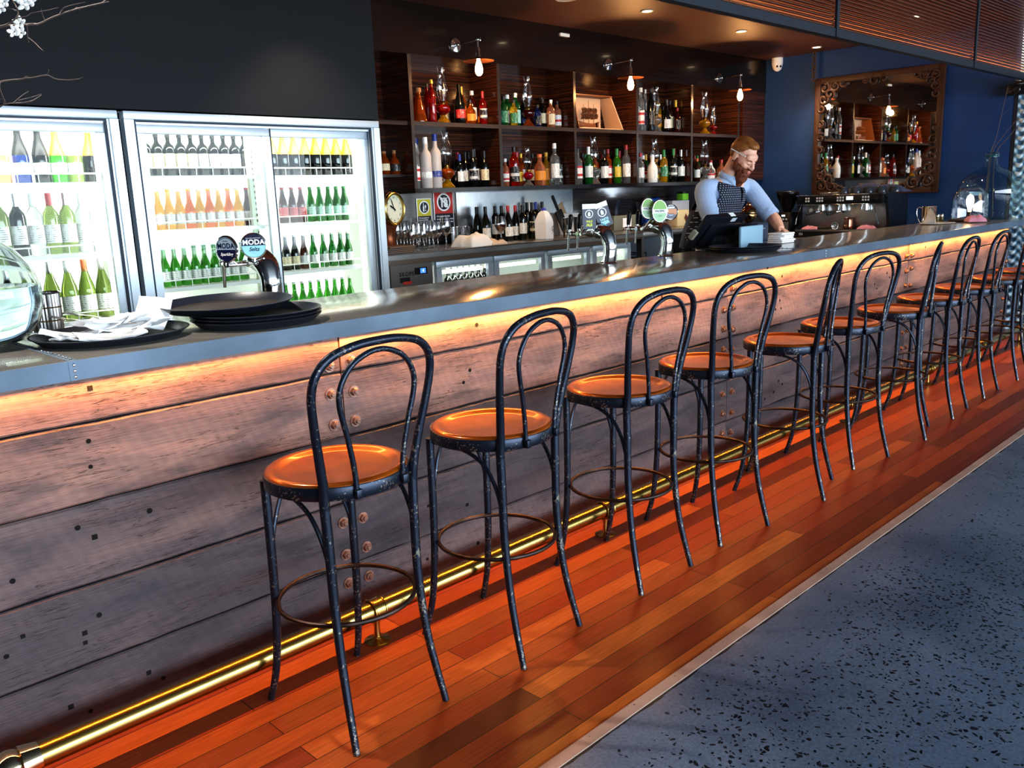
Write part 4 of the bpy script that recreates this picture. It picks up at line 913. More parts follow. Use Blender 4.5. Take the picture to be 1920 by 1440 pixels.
MB().box((0, .05, 0), (.42, .68, UCT)).box((.42, .62, 0), (2.86, .68, UCT)).box((.42, .03, 0), (2.86, .62, .08)).box((.42, .03, UCT-.03), (2.86, .62, UCT)).box((2.83, .03, 0), (2.86, .62, UCT)).build('cabinet_body', pm('fridge_grey_liner', rgb(150, 158, 150), .5), uc, smooth=False)
mb = MB(); mb.box((.03, .02, 0), (.42, .05, UCT-.0)).build('control_panel', pm('dark_steel_panel', rgb(128, 120, 114), .38, .5), uc, smooth=False)
mb = MB().box((.05, .015, UCT-.29), (.40, .021, UCT-.17))
for k in range(22): mb.box((.06+k*.0155, .012, UCT-.29), (.064+k*.0155, .016, UCT-.17))
mb.build('vent_grille', BLACKM, uc, smooth=False)
TXW = pm('print_dark', rgb(18, 18, 20), .5)
mb = MB(); put_text(mb, 'SKOPE', .040, axes((.175, .0185, UCT-.075), (1, 0, 0), (0, 0, 1)), bold=.0012, spacing=1.25); mb.build('brand_lettering', TXW, uc, smooth=False)
MB().box((.11, .016, UCT-.135), (.20, .02, UCT-.098)).build('badge', TXW, uc, smooth=False)
MB().box((.135, .0155, UCT-.15), (.215, .02, UCT-.128)).build('red_badge', pm('red_badge', rgb(206, 60, 44), .5), uc, smooth=False)
MB().box((.25, .014, UCT-.085), (.365, .02, UCT-.035)).build('display_bezel', BLACK, uc, smooth=False)
MB().box((.30, .0125, UCT-.078), (.35, .0145, UCT-.042)).build('display_screen', emis('blue_lcd', (.08, .25, 1, 1), 1.4), uc, smooth=False)
mb = MB(); put_text(mb, '4', .03, axes((.325, .012, UCT-.06), (1, 0, 0), (0, 0, 1))); mb.build('display_digit', emis('lcd_digit', (.7, .85, 1, 1), 2), uc, smooth=False)
for x0, x1 in ((4.195, 4.785), (4.80, 5.40), (5.435, 5.99), (6.03, 6.585)):
    a, b = x0-3.75, x1-3.75; z0, z1 = .06, UCT-.005; s = .052
    d = MB(); d.box((a, 0, z1-s), (b, .032, z1), bev=.006); d.box((a, 0, z0), (b, .032, z0+s), bev=.006); d.box((a, 0, z0+s), (a+s, .032, z1-s)); d.box((b-s, 0, z0+s), (b, .032, z1-s))
    do = d.build('fridge_door', ALU, uc)
    MB().box((a+s, .012, z0+s), (b-s, .016, z1-s)).build('glass_pane', DGL, do, smooth=False)
    MB().box((a+.07, .05, z1-s-.05), (b-.07, .07, z1-s-.022)).build('light_strip', emis('uc_strip', (1, 1, .97, 1), 2.2), uc, smooth=False)
    area('undercounter_light', ((x0+x1)/2, 5.12, ZC-.13), (R_(35), 0, 0), .45, .03, (1, 1, .97), 2.2)
MB().box((.43, .1, .50), (2.82, .6, .51)).build('wire_shelf', FSHELF, uc, smooth=False)
for i in range(7):
    P = aty(840+i*11.5, 514, 5.2)
    bottle('spirit', (P.x, 5.2, .2+.512), G_WINE, LW, K_PALE, f'dark bottle standing inside the first under-counter fridge, {ORD[i]} from left', 'bottles in the under-counter fridge', .27)
# racks on the open bench
for i, px in enumerate((1180, 1235)):
    P = aty(px, 478, 5.3); t = thing('wire_rack', f'black wire rack under the open bench, {["left", "right"][i]} one', 'rack', (P.x, 5.3, ZC-.2745), 0, 'wire racks'); mb = MB()
    for k in range(6): mb.cyl((-.12+k*.05, -.1, .004), (-.12+k*.05, .1, .004), .004, seg=6)
    for zq in (.004, .055): mb.tube([(-.13, -.1, zq), (.14, -.1, zq), (.14, .1, zq), (-.13, .1, zq)], .005, 6, True)
    for c in ((-.13, -.1), (.14, -.1), (.14, .1), (-.13, .1)): mb.cyl((*c, 0), (*c, .06), .005, seg=6)
    mb.build('wire_frame', BLACK, t)
# ------------------------------------------------------------------ clock
ck = thing('mantel_clock', 'round drum clock with brass rim and cream roman dial beside the fridge', 'clock', (3.985, 5.28, ZC), R_(16))
zc = 1.455-ZC; MX = Matrix.Translation((0, 0, zc)) @ Matrix.Rotation(PI/2, 4, 'X')
MB().lathe([(0, -.075), (.118, -.075), (.126, -.06), (.126, .03), (.120, .036), (0, .036)], 40, MX).build('case', pm('clock_copper', rgb(112, 74, 52), .3, .8), ck)
MB().lathe([(.100, .034), (.104, .052), (.114, .056), (.122, .05), (.125, .034)], 44, MX).build('bezel', BRASS, ck)
MB().lathe([(0, .036), (.105, .036), (.105, .038), (0, .038)], 40, MX).build('dial', pm('clock_dial', rgb(206, 206, 184), .5), ck, smooth=False)
mb = MB()
for i, r in enumerate(['XII', 'I', 'II', 'III', 'IIII', 'V', 'VI', 'VII', 'VIII', 'IX', 'X', 'XI']):
    a = PI/2-i*PI/6; put_text(mb, r, .022, MX @ axes((.083*math.cos(a), .083*math.sin(a), .0385), (math.cos(a-PI/2), math.sin(a-PI/2), 0), (math.cos(a), math.sin(a), 0)))
mb.build('numerals', BLACKM, ck, smooth=False)
def hand(L_, w_, a, nm):
    d = Vector((math.sin(a), math.cos(a), 0)); n_ = Vector((d.y, -d.x, 0)); mb = MB(); z = Vector((0, 0, .040))
    mb.prism([tuple((d*-.02+n_*w_*.4).xy), tuple((d*-.02-n_*w_*.4).xy), tuple((d*L_*.7-n_*w_).xy), tuple((d*L_).xy), tuple((d*L_*.7+n_*w_).xy)], .040, .042, MX); mb.lathe([(0, .040), (.007, .040), (.006, .044), (0, .044)], 12, MX); mb.build(nm, BLACK, ck, smooth=False)
hand(.060, .007, R_(-62), 'hour_hand'); hand(.085, .004, R_(-25), 'minute_hand')
MB().lathe([(0, 0), (.09, 0), (.092, .01), (.08, .022), (.055, .05), (.05, .12), (.06, .165), (.075, .21), (.06, .235), (0, .24)], 30, Matrix.Translation((0, .03, 0))).build('pedestal', pm('clock_copper_base', rgb(120, 70, 44), .35, .8), ck)
o = MB().box((5.08, 5.772, ZC+.004), (6.62, 5.779, 1.565)).build('steel_splashback', m_zinc('splash_steel', (.62, .64, .66, 1), .13), None, smooth=False); tag(o, 'polished steel splashback panel reflecting daylight behind the wine bottles', 'splashback')
# ------------------------------------------------------------------ wall signs
def sign(name, label, x0, x1, z0, z1, top_col, split, txt, icon):
    t = thing(name, label, 'sign', (x0, 5.78, z0)); w_ = x1-x0; h_ = z1-z0
    mb = MB(); mb.box((0, -.008, 0), (w_, 0, h_), bev=.003); mb.build('sign_plate', WHITE, t)
    b = .008; MB().box((b, -.0092, h_*split), (w_-b, -.008, h_-b)).build('top_panel', top_col, t, smooth=False)
    MB().box((b, -.0092, b), (w_-b, -.008, h_*split)).build('text_panel', pm('sign_charcoal', rgb(30, 32, 38), .5), t, smooth=False)
    c = Vector((w_/2, -.0095, h_*(split+1)/2-.002)); r = min(w_*.34, h_*(1-split)*.42)
    MX = axes(c, (1, 0, 0), (0, 0, 1))
    MB().lathe([(r*.82, 0), (r, 0), (r, .001), (r*.82, .001)], 36, MX).build('ring', WHITE, t, smooth=False)
    MB().lathe([(0, 0), (r*.82, 0), (r*.82, .0006), (0, .0006)], 36, MX).build('disc', pm('sign_charcoal', rgb(30, 32, 38), .5), t, smooth=False)
    mb = MB(); icon(mb, MX @ Matrix.Translation((0, 0, .001)), r); mb.build('symbol', WHITE, t, smooth=False)
    mb = MB(); n_ = len(txt)
    for k, s in enumerate(txt):
        if s: put_text(mb, s, h_*.052, axes((w_*.12, -.0098, h_*split-h_*.06-k*h_*.066), (1, 0, 0), (0, 0, 1)), bold=.0004, align='LEFT')
    mb.build('sign_lettering', WHITE, t, smooth=False)
def ic18(mb, M, r):
    put_text(mb, 'under', r*.46, M @ Matrix.Translation((0, r*.42, 0)), bold=.001); put_text(mb, '18', r*1.15, M @ Matrix.Translation((0, -r*.18, 0)), bold=.004)
    mb.box((-r*.08, -r*.9, .0006), (r*.08, r*.9, .0016), M @ Matrix.Rotation(R_(42), 4, 'Z'))
def icbot(mb, M, r):
    s = r*.9; mb.prism([(-.32*s, -.7*s), (-.02*s, -.7*s), (-.02*s, .1*s), (-.1*s, .3*s), (-.1*s, .75*s), (-.24*s, .75*s), (-.24*s, .3*s), (-.32*s, .1*s)], 0, .001, M)
    mb.prism([(.12*s, -.62*s), (.42*s, -.62*s), (.42*s, -.56*s), (.3*s, -.5*s), (.3*s, -.15*s), (.42*s, .05*s), (.4*s, .4*s), (.14*s, .4*s), (.12*s, .05*s), (.24*s, -.15*s), (.24*s, -.5*s), (.12*s, -.56*s)], 0, .001, M)
sign('warning_sign', 'tall red and charcoal under-18 alcohol sign on the splashback', 4.822, 5.045, 1.222, 1.588, pm('sign_red', rgb(186, 56, 52), .5), .47, ['It is against the law', 'to sell or supply alcohol', 'to, or to obtain alcohol', '', 'under the age'], ic18)
sign('notice_sign', 'smaller yellow and charcoal bottle-and-glass sign left of the red sign', 4.635, 4.795, 1.275, 1.527, pm('sign_yellow', rgb(190, 178, 48), .5), .42, ['No consumption of', 'alcohol permitted', 'beyond this point'], icbot)
# ------------------------------------------------------------------ glasses on the back counter
WG = thin_glass('wine_glass', (.99, .99, 1, 1), 1.6, .20, .05)
def wine_glass(h=.21, rb=.038):
    s = h/.21
    return MB().lathe([(0, .001), (.034*s, .001), (.034*s, .003), (.008*s, .007), (.0042*s, .012), (.0038*s, .075*s), (.006*s, .086*s), (.024*s, .10*s), (rb*s, .13*s), (rb*.98*s, .16*s), (rb*.8*s, .21*s), (rb*.78*s, .21*s), (rb*.95*s, .16*s), (rb*.96*s, .131*s), (.022*s, .103*s), (0, .09*s)], 18).mesh('wine_glass', [WG], True, 60)
gm1 = wine_glass(); gm2 = MB().lathe([(0, .001), (.030, .001), (.032, .004), (.033, .02), (.037, .14), (.0355, .14), (.031, .012), (0, .010)], 18).mesh('tumbler', [WG], True, 60); gm3 = wine_glass(.20, .026)
gx = [(745, 5.45), (752, 5.55), (758, 5.42), (764, 5.58), (770, 5.46), (776, 5.56), (782, 5.40), (788, 5.52), (794, 5.60), (800, 5.44), (806, 5.55), (812, 5.60)]
for i, (px, Y) in enumerate(gx):
    P = aty(px, 460, Y); o = bpy.data.objects.new('wine_glass', gm1); COL.objects.link(o); o.location = (P.x, Y, ZC+.0005)
    tag(o, f'empty wine glass in the back rows of the cluster, {ORD[i]} from left by the clock', 'wine glass', 'wine glasses by the clock')
for i, (px, Y) in enumerate([(776, 5.14), (786, 5.22), (796, 5.13), (806, 5.22), (814, 5.12), (822, 5.20)]):
    P = aty(px, 470, Y); o = bpy.data.objects.new('champagne_glass', gm3 if i < 3 else gm1); COL.objects.link(o); o.location = (P.x, Y, ZC+.0005)
    tag(o, f'tall stemmed glass in the front row of the cluster, {ORD[i]} from left', 'glass', 'tall glasses in the front row')
P = aty(829, 472, 5.12); o = bpy.data.objects.new('wine_glass', gm1); COL.objects.link(o); o.location = (P.x+.03, 5.10, ZC+.0005); o.scale = (1.15,)*3; tag(o, 'single wine glass standing at the right end of the glass cluster', 'wine glass', 'wine glasses by the clock')
for i, (px, Y) in enumerate([(853, 5.62), (860, 5.66), (868, 5.62), (875, 5.66)]):
    P = aty(px, 445, Y); o = bpy.data.objects.new('tumbler', gm2); COL.objects.link(o); o.location = (P.x, Y, ZC+.0005); tag(o, f'clear tumbler behind the folded towel, {ORD[i]} from left', 'glass', 'tumblers behind the towel')
WGR = thin_glass('red_wine_in_glass', rgb(120, 10, 24), 1.0, .05)
P = aty(940, 456, 5.22)
t = thing('wine_glass', 'large wine glass holding red wine in front of the dark bottles', 'wine glass', (P.x, 5.22, ZC+.0005)); gq = bpy.data.objects.new('glass_bowl', gm1); COL.objects.link(gq); gq.parent = t; gq.scale = (1.35, 1.35, 1.05)
MB().lathe([(0, .095), (.03, .108), (.0485, .137), (.0485, .15), (0, .15)], 20).build('red_wine', pm('red_wine', rgb(110, 10, 22), .1, trans=.5), t)
# ------------------------------------------------------------------ cloths, bottles, milk jug on the back counter
def cloth(name, label, loc, sx, sy, h, m, seed=0, rz=0, group=None):
    mb = MB(); N = 18; vs = []
    for layer in (0, 1):
        for i in range(N+1):
            for j in range(N+1):
                u, v = i/N*2-1, j/N*2-1; e = max(abs(u), abs(v))
                fall = (1-e**4)
                z = h*fall*(.62+.42*noise.noise((u*1.0+seed, v*1.0, seed)))+.012*noise.noise((u*4, v*4+seed, seed))*fall
                z = max(z, .004*fall)
                wob = 1+.12*noise.noise((u*1.2, v*1.2, seed+5))
                vs.append((u*sx*wob, v*sy*wob, z+.003 if layer == 0 else 0))
    n1 = (N+1)**2; fs = []
    for i in range(N):
        for j in range(N):
            a = i*(N+1)+j; fs.append((a, a+N+1, a+N+2, a+1)); fs.append((n1+a, n1+a+1, n1+a+N+2, n1+a+N+1))
    for i in range(N):
        for (a, b) in ((i, i+1), (N*(N+1)+i+1, N*(N+1)+i)): fs.append((a, b, n1+b, n1+a))
        for (a, b) in (((i+1)*(N+1), i*(N+1)), (i*(N+1)+N, (i+1)*(N+1)+N)): fs.append((a, b, n1+b, n1+a))
    mb.add(vs, fs); o = mb.build(name, m, None, ang=180); o.location = loc; o.rotation_euler = (0, 0, rz); tag(o, label, 'cloth', group); return o
TOWEL = pm('white_towel', rgb(214, 214, 212), .85, bump=.2, bscale=120); TAN = pm('tan_cloth', rgb(186, 168, 150), .85); PINKC = pm('pink_cloth', rgb(206, 142, 160), .85, bump=.15, bscale=90)
P = aty(880, 462, 5.2); cloth('folded_towel', 'crumpled white bar towel on the back counter in front of the bottles', (P.x, 5.16, ZC+.001), .15, .11, .14, TOWEL, 3, .2)
P = aty(914, 458, 5.2); cloth('folded_cloth', 'small tan cloth between the white towel and the wine bottles', (P.x+.02, 5.15, ZC+.001), .09, .08, .06, TAN, 8)
for i, (px, Y, kind, lb, cp, d) in enumerate([(896, 5.58, 'burgundy', None, K_BLACK, 'plain black wine bottle'), (912, 5.48, 'burgundy', LW, K_BLACK, 'black wine bottle with white label'), (930, 5.60, 'bordeaux', LW, K_BLACK, 'wine bottle behind the red wine glass'), (942, 5.62, 'bordeaux', LW, K_BLACK, 'dark wine bottle right of the red wine glass'), (954, 5.40, 'burgundy', LW, K_RED, 'wine bottle with red capsule and white label'), (968, 5.45, 'burgundy', LW, K_RED, 'second wine bottle with red capsule'), (981, 5.38, 'bordeaux', LW, K_BLACK, 'black wine bottle with white label, left of the milk jug'), (990, 5.56, 'bordeaux', LK, K_BLACK, 'tall black wine bottle in the back row'), (999, 5.42, 'bordeaux', LKW, K_BLACK, 'black wine bottle with patterned label'), (1006, 5.56, 'bordeaux', LW, K_BLUE, 'wine bottle with blue capsule'), (1018, 5.62, 'bordeaux', LW, K_BLACK, 'wine bottle half hidden by the milk jug')]):
    P = aty(px, 452, Y); bottle(kind, (P.x, Y, ZC+.0005), G_WINE, lb, cp, d+' on the back counter', 'wine bottles on the back counter', .30 if i < 7 else .32, rz=random.uniform(-.2, .2))
P = aty(1021, 452, 5.18)
t = thing('milk_jug', 'white plastic milk jug with blue cap on the back counter', 'milk jug', (P.x, 5.18, ZC+.001), R_(12)); t.scale = (.9, .9, .96); MJ = pm('milk_plastic', rgb(226, 228, 230), .35)
prof = [(0, 0), (.066, 0), (.072, .008), (.074, .15), (.070, .175), (.045, .235), (.024, .255), (.02, .262), (0, .262)]
mb = MB(); mb.lathe(prof, 4, Matrix.Rotation(PI/4, 4, 'Z') @ Matrix.Diagonal((1.28, 1.28, 1, 1))); o = mb.build('jug_body', MJ, t, ang=30)
bv = o.modifiers.new('round', 'BEVEL'); bv.width = .014; bv.segments = 3; bv.limit_method = 'ANGLE'; bv.angle_limit = R_(30)
MB().tube(spline([(.03, 0, .245), (.075, 0, .235), (.092, 0, .20), (.085, 0, .165), (.06, 0, .15)], 5), .011, 10).build('jug_handle', MJ, t)
MB().lathe([(0, .256), (.025, .256), (.025, .276), (.022, .28), (0, .28)], 20).build('jug_cap', pm('jug_cap_blue', rgb(70, 72, 170), .4), t)
mb = MB(); MXJ = axes((.012, -.0965, .095), (1, 0, 0), (0, 0, 1)); mb.lathe([(.019, 0), (.026, 0), (.026, .001), (.019, .001)], 26, MXJ); mb.prism([(-.008, -.01), (.008, -.01), (0, .012)], 0, .001, MXJ); put_text(mb, 'FULL CREAM', .010, MXJ @ Matrix.Translation((0, -.036, 0))); put_text(mb, '2 LITRE', .010, MXJ @ Matrix.Translation((0, -.052, 0))); mb.build('jug_print', pm('print_navy', rgb(40, 60, 90), .5), t, smooth=False)
P = aty(1058, 450, 5.55); t = thing('chopping_board', 'tall black board leaning against the splashback right of the milk jug', 'board', (P.x, 5.50, ZC+.002), R_(10)); mb = MB(); mb.box((-.06, -.008, 0), (.05, .008, .25), Matrix.Rotation(R_(-16), 4, 'Y') @ Matrix.Rotation(R_(-14), 4, 'X'), bev=.004); mb.build('board_slab', BLACKM, t); MB().box((-.022, -.008, .25), (.014, .008, .40), Matrix.Rotation(R_(-16), 4, 'Y') @ Matrix.Rotation(R_(-14), 4, 'X'), bev=.006).build('board_handle', BLACKM, t)
P = aty(1070, 398, 5.6); t = thing('serving_paddle', 'pale timber paddle leaning behind the black board', 'board', (P.x+.02, 5.62, ZC+.002)); MB().box((-.04, -.006, 0), (.04, .006, .33), Matrix.Rotation(R_(-28), 4, 'Y'), bev=.004).build('paddle_blade', pm('pale_timber', rgb(150, 126, 98), .5), t)
SHK = pm('shaker_steel', rgb(150, 152, 156), .16, .95)
for i, (px, h) in enumerate(((1063, .17), (1084, .175))):
    P = aty(px, 447, 5.25); o = MB().lathe([(0, 0), (.030, 0), (.032, .003), (.044, h), (.0425, h), (.030, .005), (0, .004)], 24).build('cocktail_shaker', SHK); o.location = (P.x, 5.25, ZC+.001); tag(o, ['left', 'right'][i]+' steel cocktail shaker tin standing beside the black board', 'shaker', 'cocktail shaker tins')
P = aty(1160, 433, 5.6); t = thing('napkin_dispenser', 'pale box with white front panel on the back counter', 'dispenser', (P.x, 5.55, ZC+.001)); MB().box((-.20, -.05, 0), (.22, .12, .15), bev=.006).build('dispenser_case', pm('olive_plastic', rgb(110, 112, 96), .5), t); MB().box((-.06, -.054, .03), (.08, -.049, .12)).build('white_card', WHITE, t, smooth=False); MB().box((-.08, -.16, 0), (.12, -.07, .012), bev=.003).build('red_base', pm('red_plastic', rgb(150, 36, 40), .5), t)
P = aty(1060, 430, 5.7); t = thing('paper_box', 'low white carton on the counter behind the shaker tins', 'box', (6.14, 5.67, ZC+.001)); MB().box((-.1, -.06, 0), (.38, .06, .20), bev=.004).build('carton', pm('carton_white', rgb(196, 192, 188), .6), t)
P = aty(1252, 430, 5.5); t = thing('menu_box', 'cream carton with brown diamond logo at the right end of the back counter', 'box', (P.x+.12, 5.45, ZC+.001)); MB().box((-.10, -.06, 0), (.12, .08, .17), bev=.004).build('carton', pm('carton_cream', rgb(206, 186, 140), .6), t); mb = MB(); mb.prism([(-.035, 0), (0, -.045), (.035, 0), (0, .045)], 0, .001, axes((.06, -.061, .085), (1, 0, 0), (0, 0, 1))); mb.build('diamond_logo', pm('logo_brown', rgb(90, 48, 40), .5), t, smooth=False)
P = aty(1228, 392, 5.6); t = thing('blue_bag', 'crumpled bright blue bag on the counter behind the beer taps', 'bag', (P.x-.05, 5.60, ZC+.001)); mb = MB(); mb.lathe([(0, 0), (.11, 0), (.13, .06), (.12, .2), (.09, .29), (.06, .31), (0, .30)], 14); 
for v in mb.v: v += Vector((noise.noise(v*14), noise.noise(v*14+Vector((3, 3, 3))), noise.noise(v*14+Vector((7, 7, 7)))*.6))*.03 if v.z > .01 else Vector((0, 0, 0))
mb.build('bag_body', pm('blue_bag', rgb(34, 84, 170), .35, var=.4, vscale=14), t, ang=180)
t = thing('silver_carton', 'pale grey carton behind the beer taps beside the bartender', 'box', (P.x+.33, 5.58, ZC+.001)); MB().box((-.12, -.06, 0), (.20, .08, .27), bev=.004).build('carton', pm('carton_grey', rgb(168, 166, 170), .6), t)
t = thing('green_packet', 'small lime green and black packet on top of the pale grey carton', 'packet', (P.x+.47, 5.57, ZC+.272)); MB().box((-.05, -.04, 0), (.06, .04, .07), bev=.003).build('packet_body', pm('lime_card', rgb(120, 190, 50), .5), t); MB().box((-.051, -.041, .07), (.061, .041, .09), bev=.003).build('packet_top', BLACK, t)
# stacked trays and board at left end of the counter
for i in range(4):
    mb = MB(); mb.box((-.13, -.10, 0), (.13, .10, .012), bev=.004); o = mb.build('serving_board', [pm('board_brown', rgb(92, 76, 66), .5)]); o.location = (3.88+.01*i, 5.16, ZC+.001+.0125*i); o.rotation_euler = (0, 0, .03*i); tag(o, ['bottom', 'second', 'third', 'topmost'][i]+' brown serving board of the stack beside the fridge frame', 'board', 'stacked serving boards')
# ------------------------------------------------------------------ beer taps standing on the bar
def tap(x, y, label, rz=0):
    t = thing('beer_tap', label, 'beer tap', (x-.012, y, ZT+.004), rz, 'chrome beer tap towers')
    P = spline([(0, 0, 0), (0, -.012, .06), (0, -.010, .115), (0, .015, .160), (0, .065, .182), (0, .115, .176), (0, .155, .166)], 6)
    R = [.041, .036, .036, .043, .047, .034, .019]; rr = []
    for i in range(len(P)):
        u = i/(len(P)-1)*(len(R)-1); k = min(int(u), len(R)-2); rr.append(R[k]+(R[k+1]-R[k])*(u-k))
    MB().tube(P, rr, 20, flat=1.15).lathe([(0, 0), (.05, 0), (.052, .004), (.046, .012), (.034, .016), (0, .016)], 26).build('tower', CHROME, t)
    return t
def faucet(t, x, y, z, handle=True, ln=.085):
    mb = MB(); mb.cyl((x, y-.05, z), (x, y+.05, z), .0105, seg=12).sphere((x, y+.05, z), .013, 12, 8).sphere((x, y+.015, z), .015, 12, 8)
    mb.tube([(x, y+.04, z-.005), (x, y+.043, z-.03), (x, y+.05, z-.095)], [.009, .0075, .0065], 10); mb.cyl((x, y+.035, z), (x, y+.035, z+.028), .008)
    fo = mb.build('faucet', CHROME, t)
    if handle: MB().lathe([(0, 0), (.010, 0), (.0125, .02), (.0145, .06), (.013, ln-.008), (.008, ln), (0, ln)], 16, Matrix.Translation((x, y+.035, z+.024)) @ Matrix.Rotation(R_(8), 4, 'X')).build('tap_handle', BLACK, fo)
    return fo
def badge(t, c, nrm, r, draw, rx=1.0):
    nrm = Vector(nrm).normalized(); xx = Vector((0, 0, 1)).cross(nrm); MX = axes(c, xx, nrm.cross(xx))
    D = Matrix.Diagonal((rx, 1, 1, 1))
    b = MB().lathe([(0, -.014), (r*.9, -.014), (r*1.08, -.004), (r*1.08, .003), (r*.98, .006), (r*.96, .002), (0, .002)], 40, MX @ D).build('badge_rim', CHROME, t)
    draw(b, MX @ Matrix.Translation((0, 0, .0028)), r*.95, D)
    return b
def half(mb, M, r, y0, y1, z=0.0, rx=1.0, n=40):
    pts = []
    for k in range(n+1):
        y = y0+(y1-y0)*k/n; pts.append((rx*math.sqrt(max(0, r*r-y*y)), y))
    poly = pts+[(-x, y) for x, y in pts[::-1]]
    mb.prism(poly, z, z+.0006, M)
INK = pm('badge_navy', rgb(22, 28, 60), .3); PBL = pm('badge_pale_blue', rgb(150, 205, 215), .3); GRY = pm('badge_grey_blue', rgb(140, 156, 172), .3); CRB = pm('badge_cream', rgb(232, 234, 228), .4); GRB = pm('badge_green', rgb(120, 172, 70), .35); GRB2 = pm('badge_mint', rgb(150, 196, 150), .35); ORB = pm('badge_orange', rgb(186, 120, 72), .4); SKB = pm('badge_sky', rgb(130, 160, 190), .4)
t1 = tap(1.715, 3.06, 'chrome tap tower with two round badges behind the tray stack')
def d_seltz(b, M, r, D):
    mb = MB(); half(mb, M, r, -r, .02*r); mb.build('badge_lower', PBL, b, smooth=False); mb = MB(); half(mb, M, r, .02*r, r); mb.build('badge_upper', INK, b, smooth=False)
    T = M @ Matrix.Translation((0, 0, .001)); mb = MB(); put_text(mb, 'MODA', r*.60, T @ Matrix.Translation((0, r*.30, 0)), bold=r*.022, spacing=1.05); put_text(mb, 'BREWED & BOTTLED', r*.13, T @ Matrix.Translation((0, r*.66, 0))); mb.build('badge_lettering', CRB, b, smooth=False)
    mb = MB(); put_text(mb, 'Seltz', r*.46, T @ Matrix.Translation((0, -r*.30, 0)), shear=.3, bold=r*.008); put_text(mb, '- - - - -', r*.12, T @ Matrix.Translation((0, -r*.66, 0))); mb.build('badge_script', INK, b, smooth=False)
def d_spark(b, M, r, D):
    mb = MB(); half(mb, M, r, -.05*r, r); mb.build('badge_upper', GRY, b, smooth=False); mb = MB(); half(mb, M, r, -r, -.05*r); mb.build('badge_lower', INK, b, smooth=False)
    T = M @ Matrix.Translation((0, 0, .001)); mb = MB(); put_text(mb, 'MODA', r*.58, T @ Matrix.Translation((0, r*.26, 0)), bold=r*.016, spacing=1.05); put_text(mb, 'BREWED', r*.13, T @ Matrix.Translation((0, r*.66, 0))); mb.build('badge_lettering', INK, b, smooth=False)
    mb = MB(); put_text(mb, 'Sparkling', r*.36, T @ Matrix.Translation((0, -r*.42, 0)), shear=.3, bold=r*.006); mb.build('badge_script', CRB, b, smooth=False)
badge(t1, (1.664-1.715, 3.06-3.06, .236), (-.55, -.83, -.05), .046, d_seltz)
badge(t1, (1.575-1.715, .045, .228), (-.93, -.36, -.03), .048, d_spark)
MB().cyl((-.05, .01, .175), (-.05, .01, .20), .008).cyl((-.10, .05, .165), (-.13, .05, .19), .007).cyl((-.02, .06, .165), (-.14, .05, .168), .009).build('badge_stem', CHROME, t1)
faucet(t1, -.055, .215, .160)
MB().cyl((-.055, .12, .163), (-.055, .19, .161), .010).cyl((-.055, .13, .163), (0, .12, .17), .010).build('manifold', CHROME, t1)
t2 = tap(3.80, 3.05, 'chrome tap tower with dark blue cards, left of the bartender')
for dx in (-.03, .05): faucet(t2, dx, .22, .165)
MB().cyl((-.06, .175, .166), (.08, .175, .166), .012).build('manifold', CHROME, t2)
CARD = pm('card_navy', rgb(20, 32, 58), .35)
def card(t, c, xx, w_, h_, words, col, rot):
    MX = axes(c, xx, (0, 0, 1)) @ Matrix.Rotation(R_(rot), 4, 'Z')
    b = MB().box((-w_/2, -h_/2, -.002), (w_/2, h_/2, .002), MX).build('tap_card', CARD, t, smooth=False)
    MB().box((-w_/2, h_/2-.2*h_, .002), (w_/2, h_/2, .0026), MX).build('card_header', CRB, b, smooth=False)
    mb = MB(); mb.lathe([(w_*.24, 0), (w_*.30, 0), (w_*.30, .0008), (w_*.24, .0008)], 26, MX @ Matrix.Translation((0, h_*.1, .002))); mb.prism([(-w_*.09, -w_*.16), (w_*.09, -w_*.16), (w_*.1, w_*.05), (0, w_*.18), (-w_*.1, w_*.05)], 0, .0008, MX @ Matrix.Translation((0, h_*.1, .002))); mb.build('card_emblem', CRB, b, smooth=False)
    mb = MB(); put_text(mb, words[0], w_*.2, MX @ Matrix.Translation((0, -h_*.2, .0024)), bold=.001); put_text(mb, words[1], w_*.26, MX @ Matrix.Translation((0, -h_*.34, .0024)), bold=.0015); mb.build('card_lettering', col, b, smooth=False)
card(t2, (3.70-3.80, .05, .262), (.8, -.6, 0), .075, .135, ('PALE', 'ALE'), pm('card_yellow', rgb(196, 200, 60), .4), 0)
card(t2, (3.805-3.80, .04, .268), (.8, -.6, 0), .085, .135, ('TASTE', 'BEER'), PBL, 18)
MB().cyl((-.13, .08, .17), (-.15, .055, .21), .007).cyl((-.045, .06, .175), (-.045, .045, .215), .007).cyl((-.13, .09, .168), (.0, .09, .178), .009).build('card_stem', CHROME, t2)
t3 = tap(4.345, 3.05, 'chrome tap tower with green and orange badges, nearest the bartender')
for dx in (-.03, .06): faucet(t3, dx, .22, .165)
MB().cyl((-.06, .175, .166), (.09, .175, .166), .012).build('manifold', CHROME, t3)
def d_green(b, M, r, D):
    mb = MB(); half(mb, M, r, .18*r, r, rx=.68); mb.build('badge_upper', GRB, b, smooth=False); mb = MB(); half(mb, M, r, -r, -.2*r, rx=.68); mb.build('badge_lower', GRB2, b, smooth=False); mb = MB(); half(mb, M, r, -.2*r, .18*r, rx=.68); mb.build('badge_band', CRB, b, smooth=False)
    mb = MB(); put_text(mb, 'PACIFIC', r*.27, M @ Matrix.Translation((0, 0, .001)), bold=.0006); put_text(mb, 'ALE', r*.2, M @ Matrix.Translation((0, -.45*r, .001))); mb.build('badge_lettering', pm('badge_dark_green', rgb(24, 54, 50), .4), b, smooth=False)
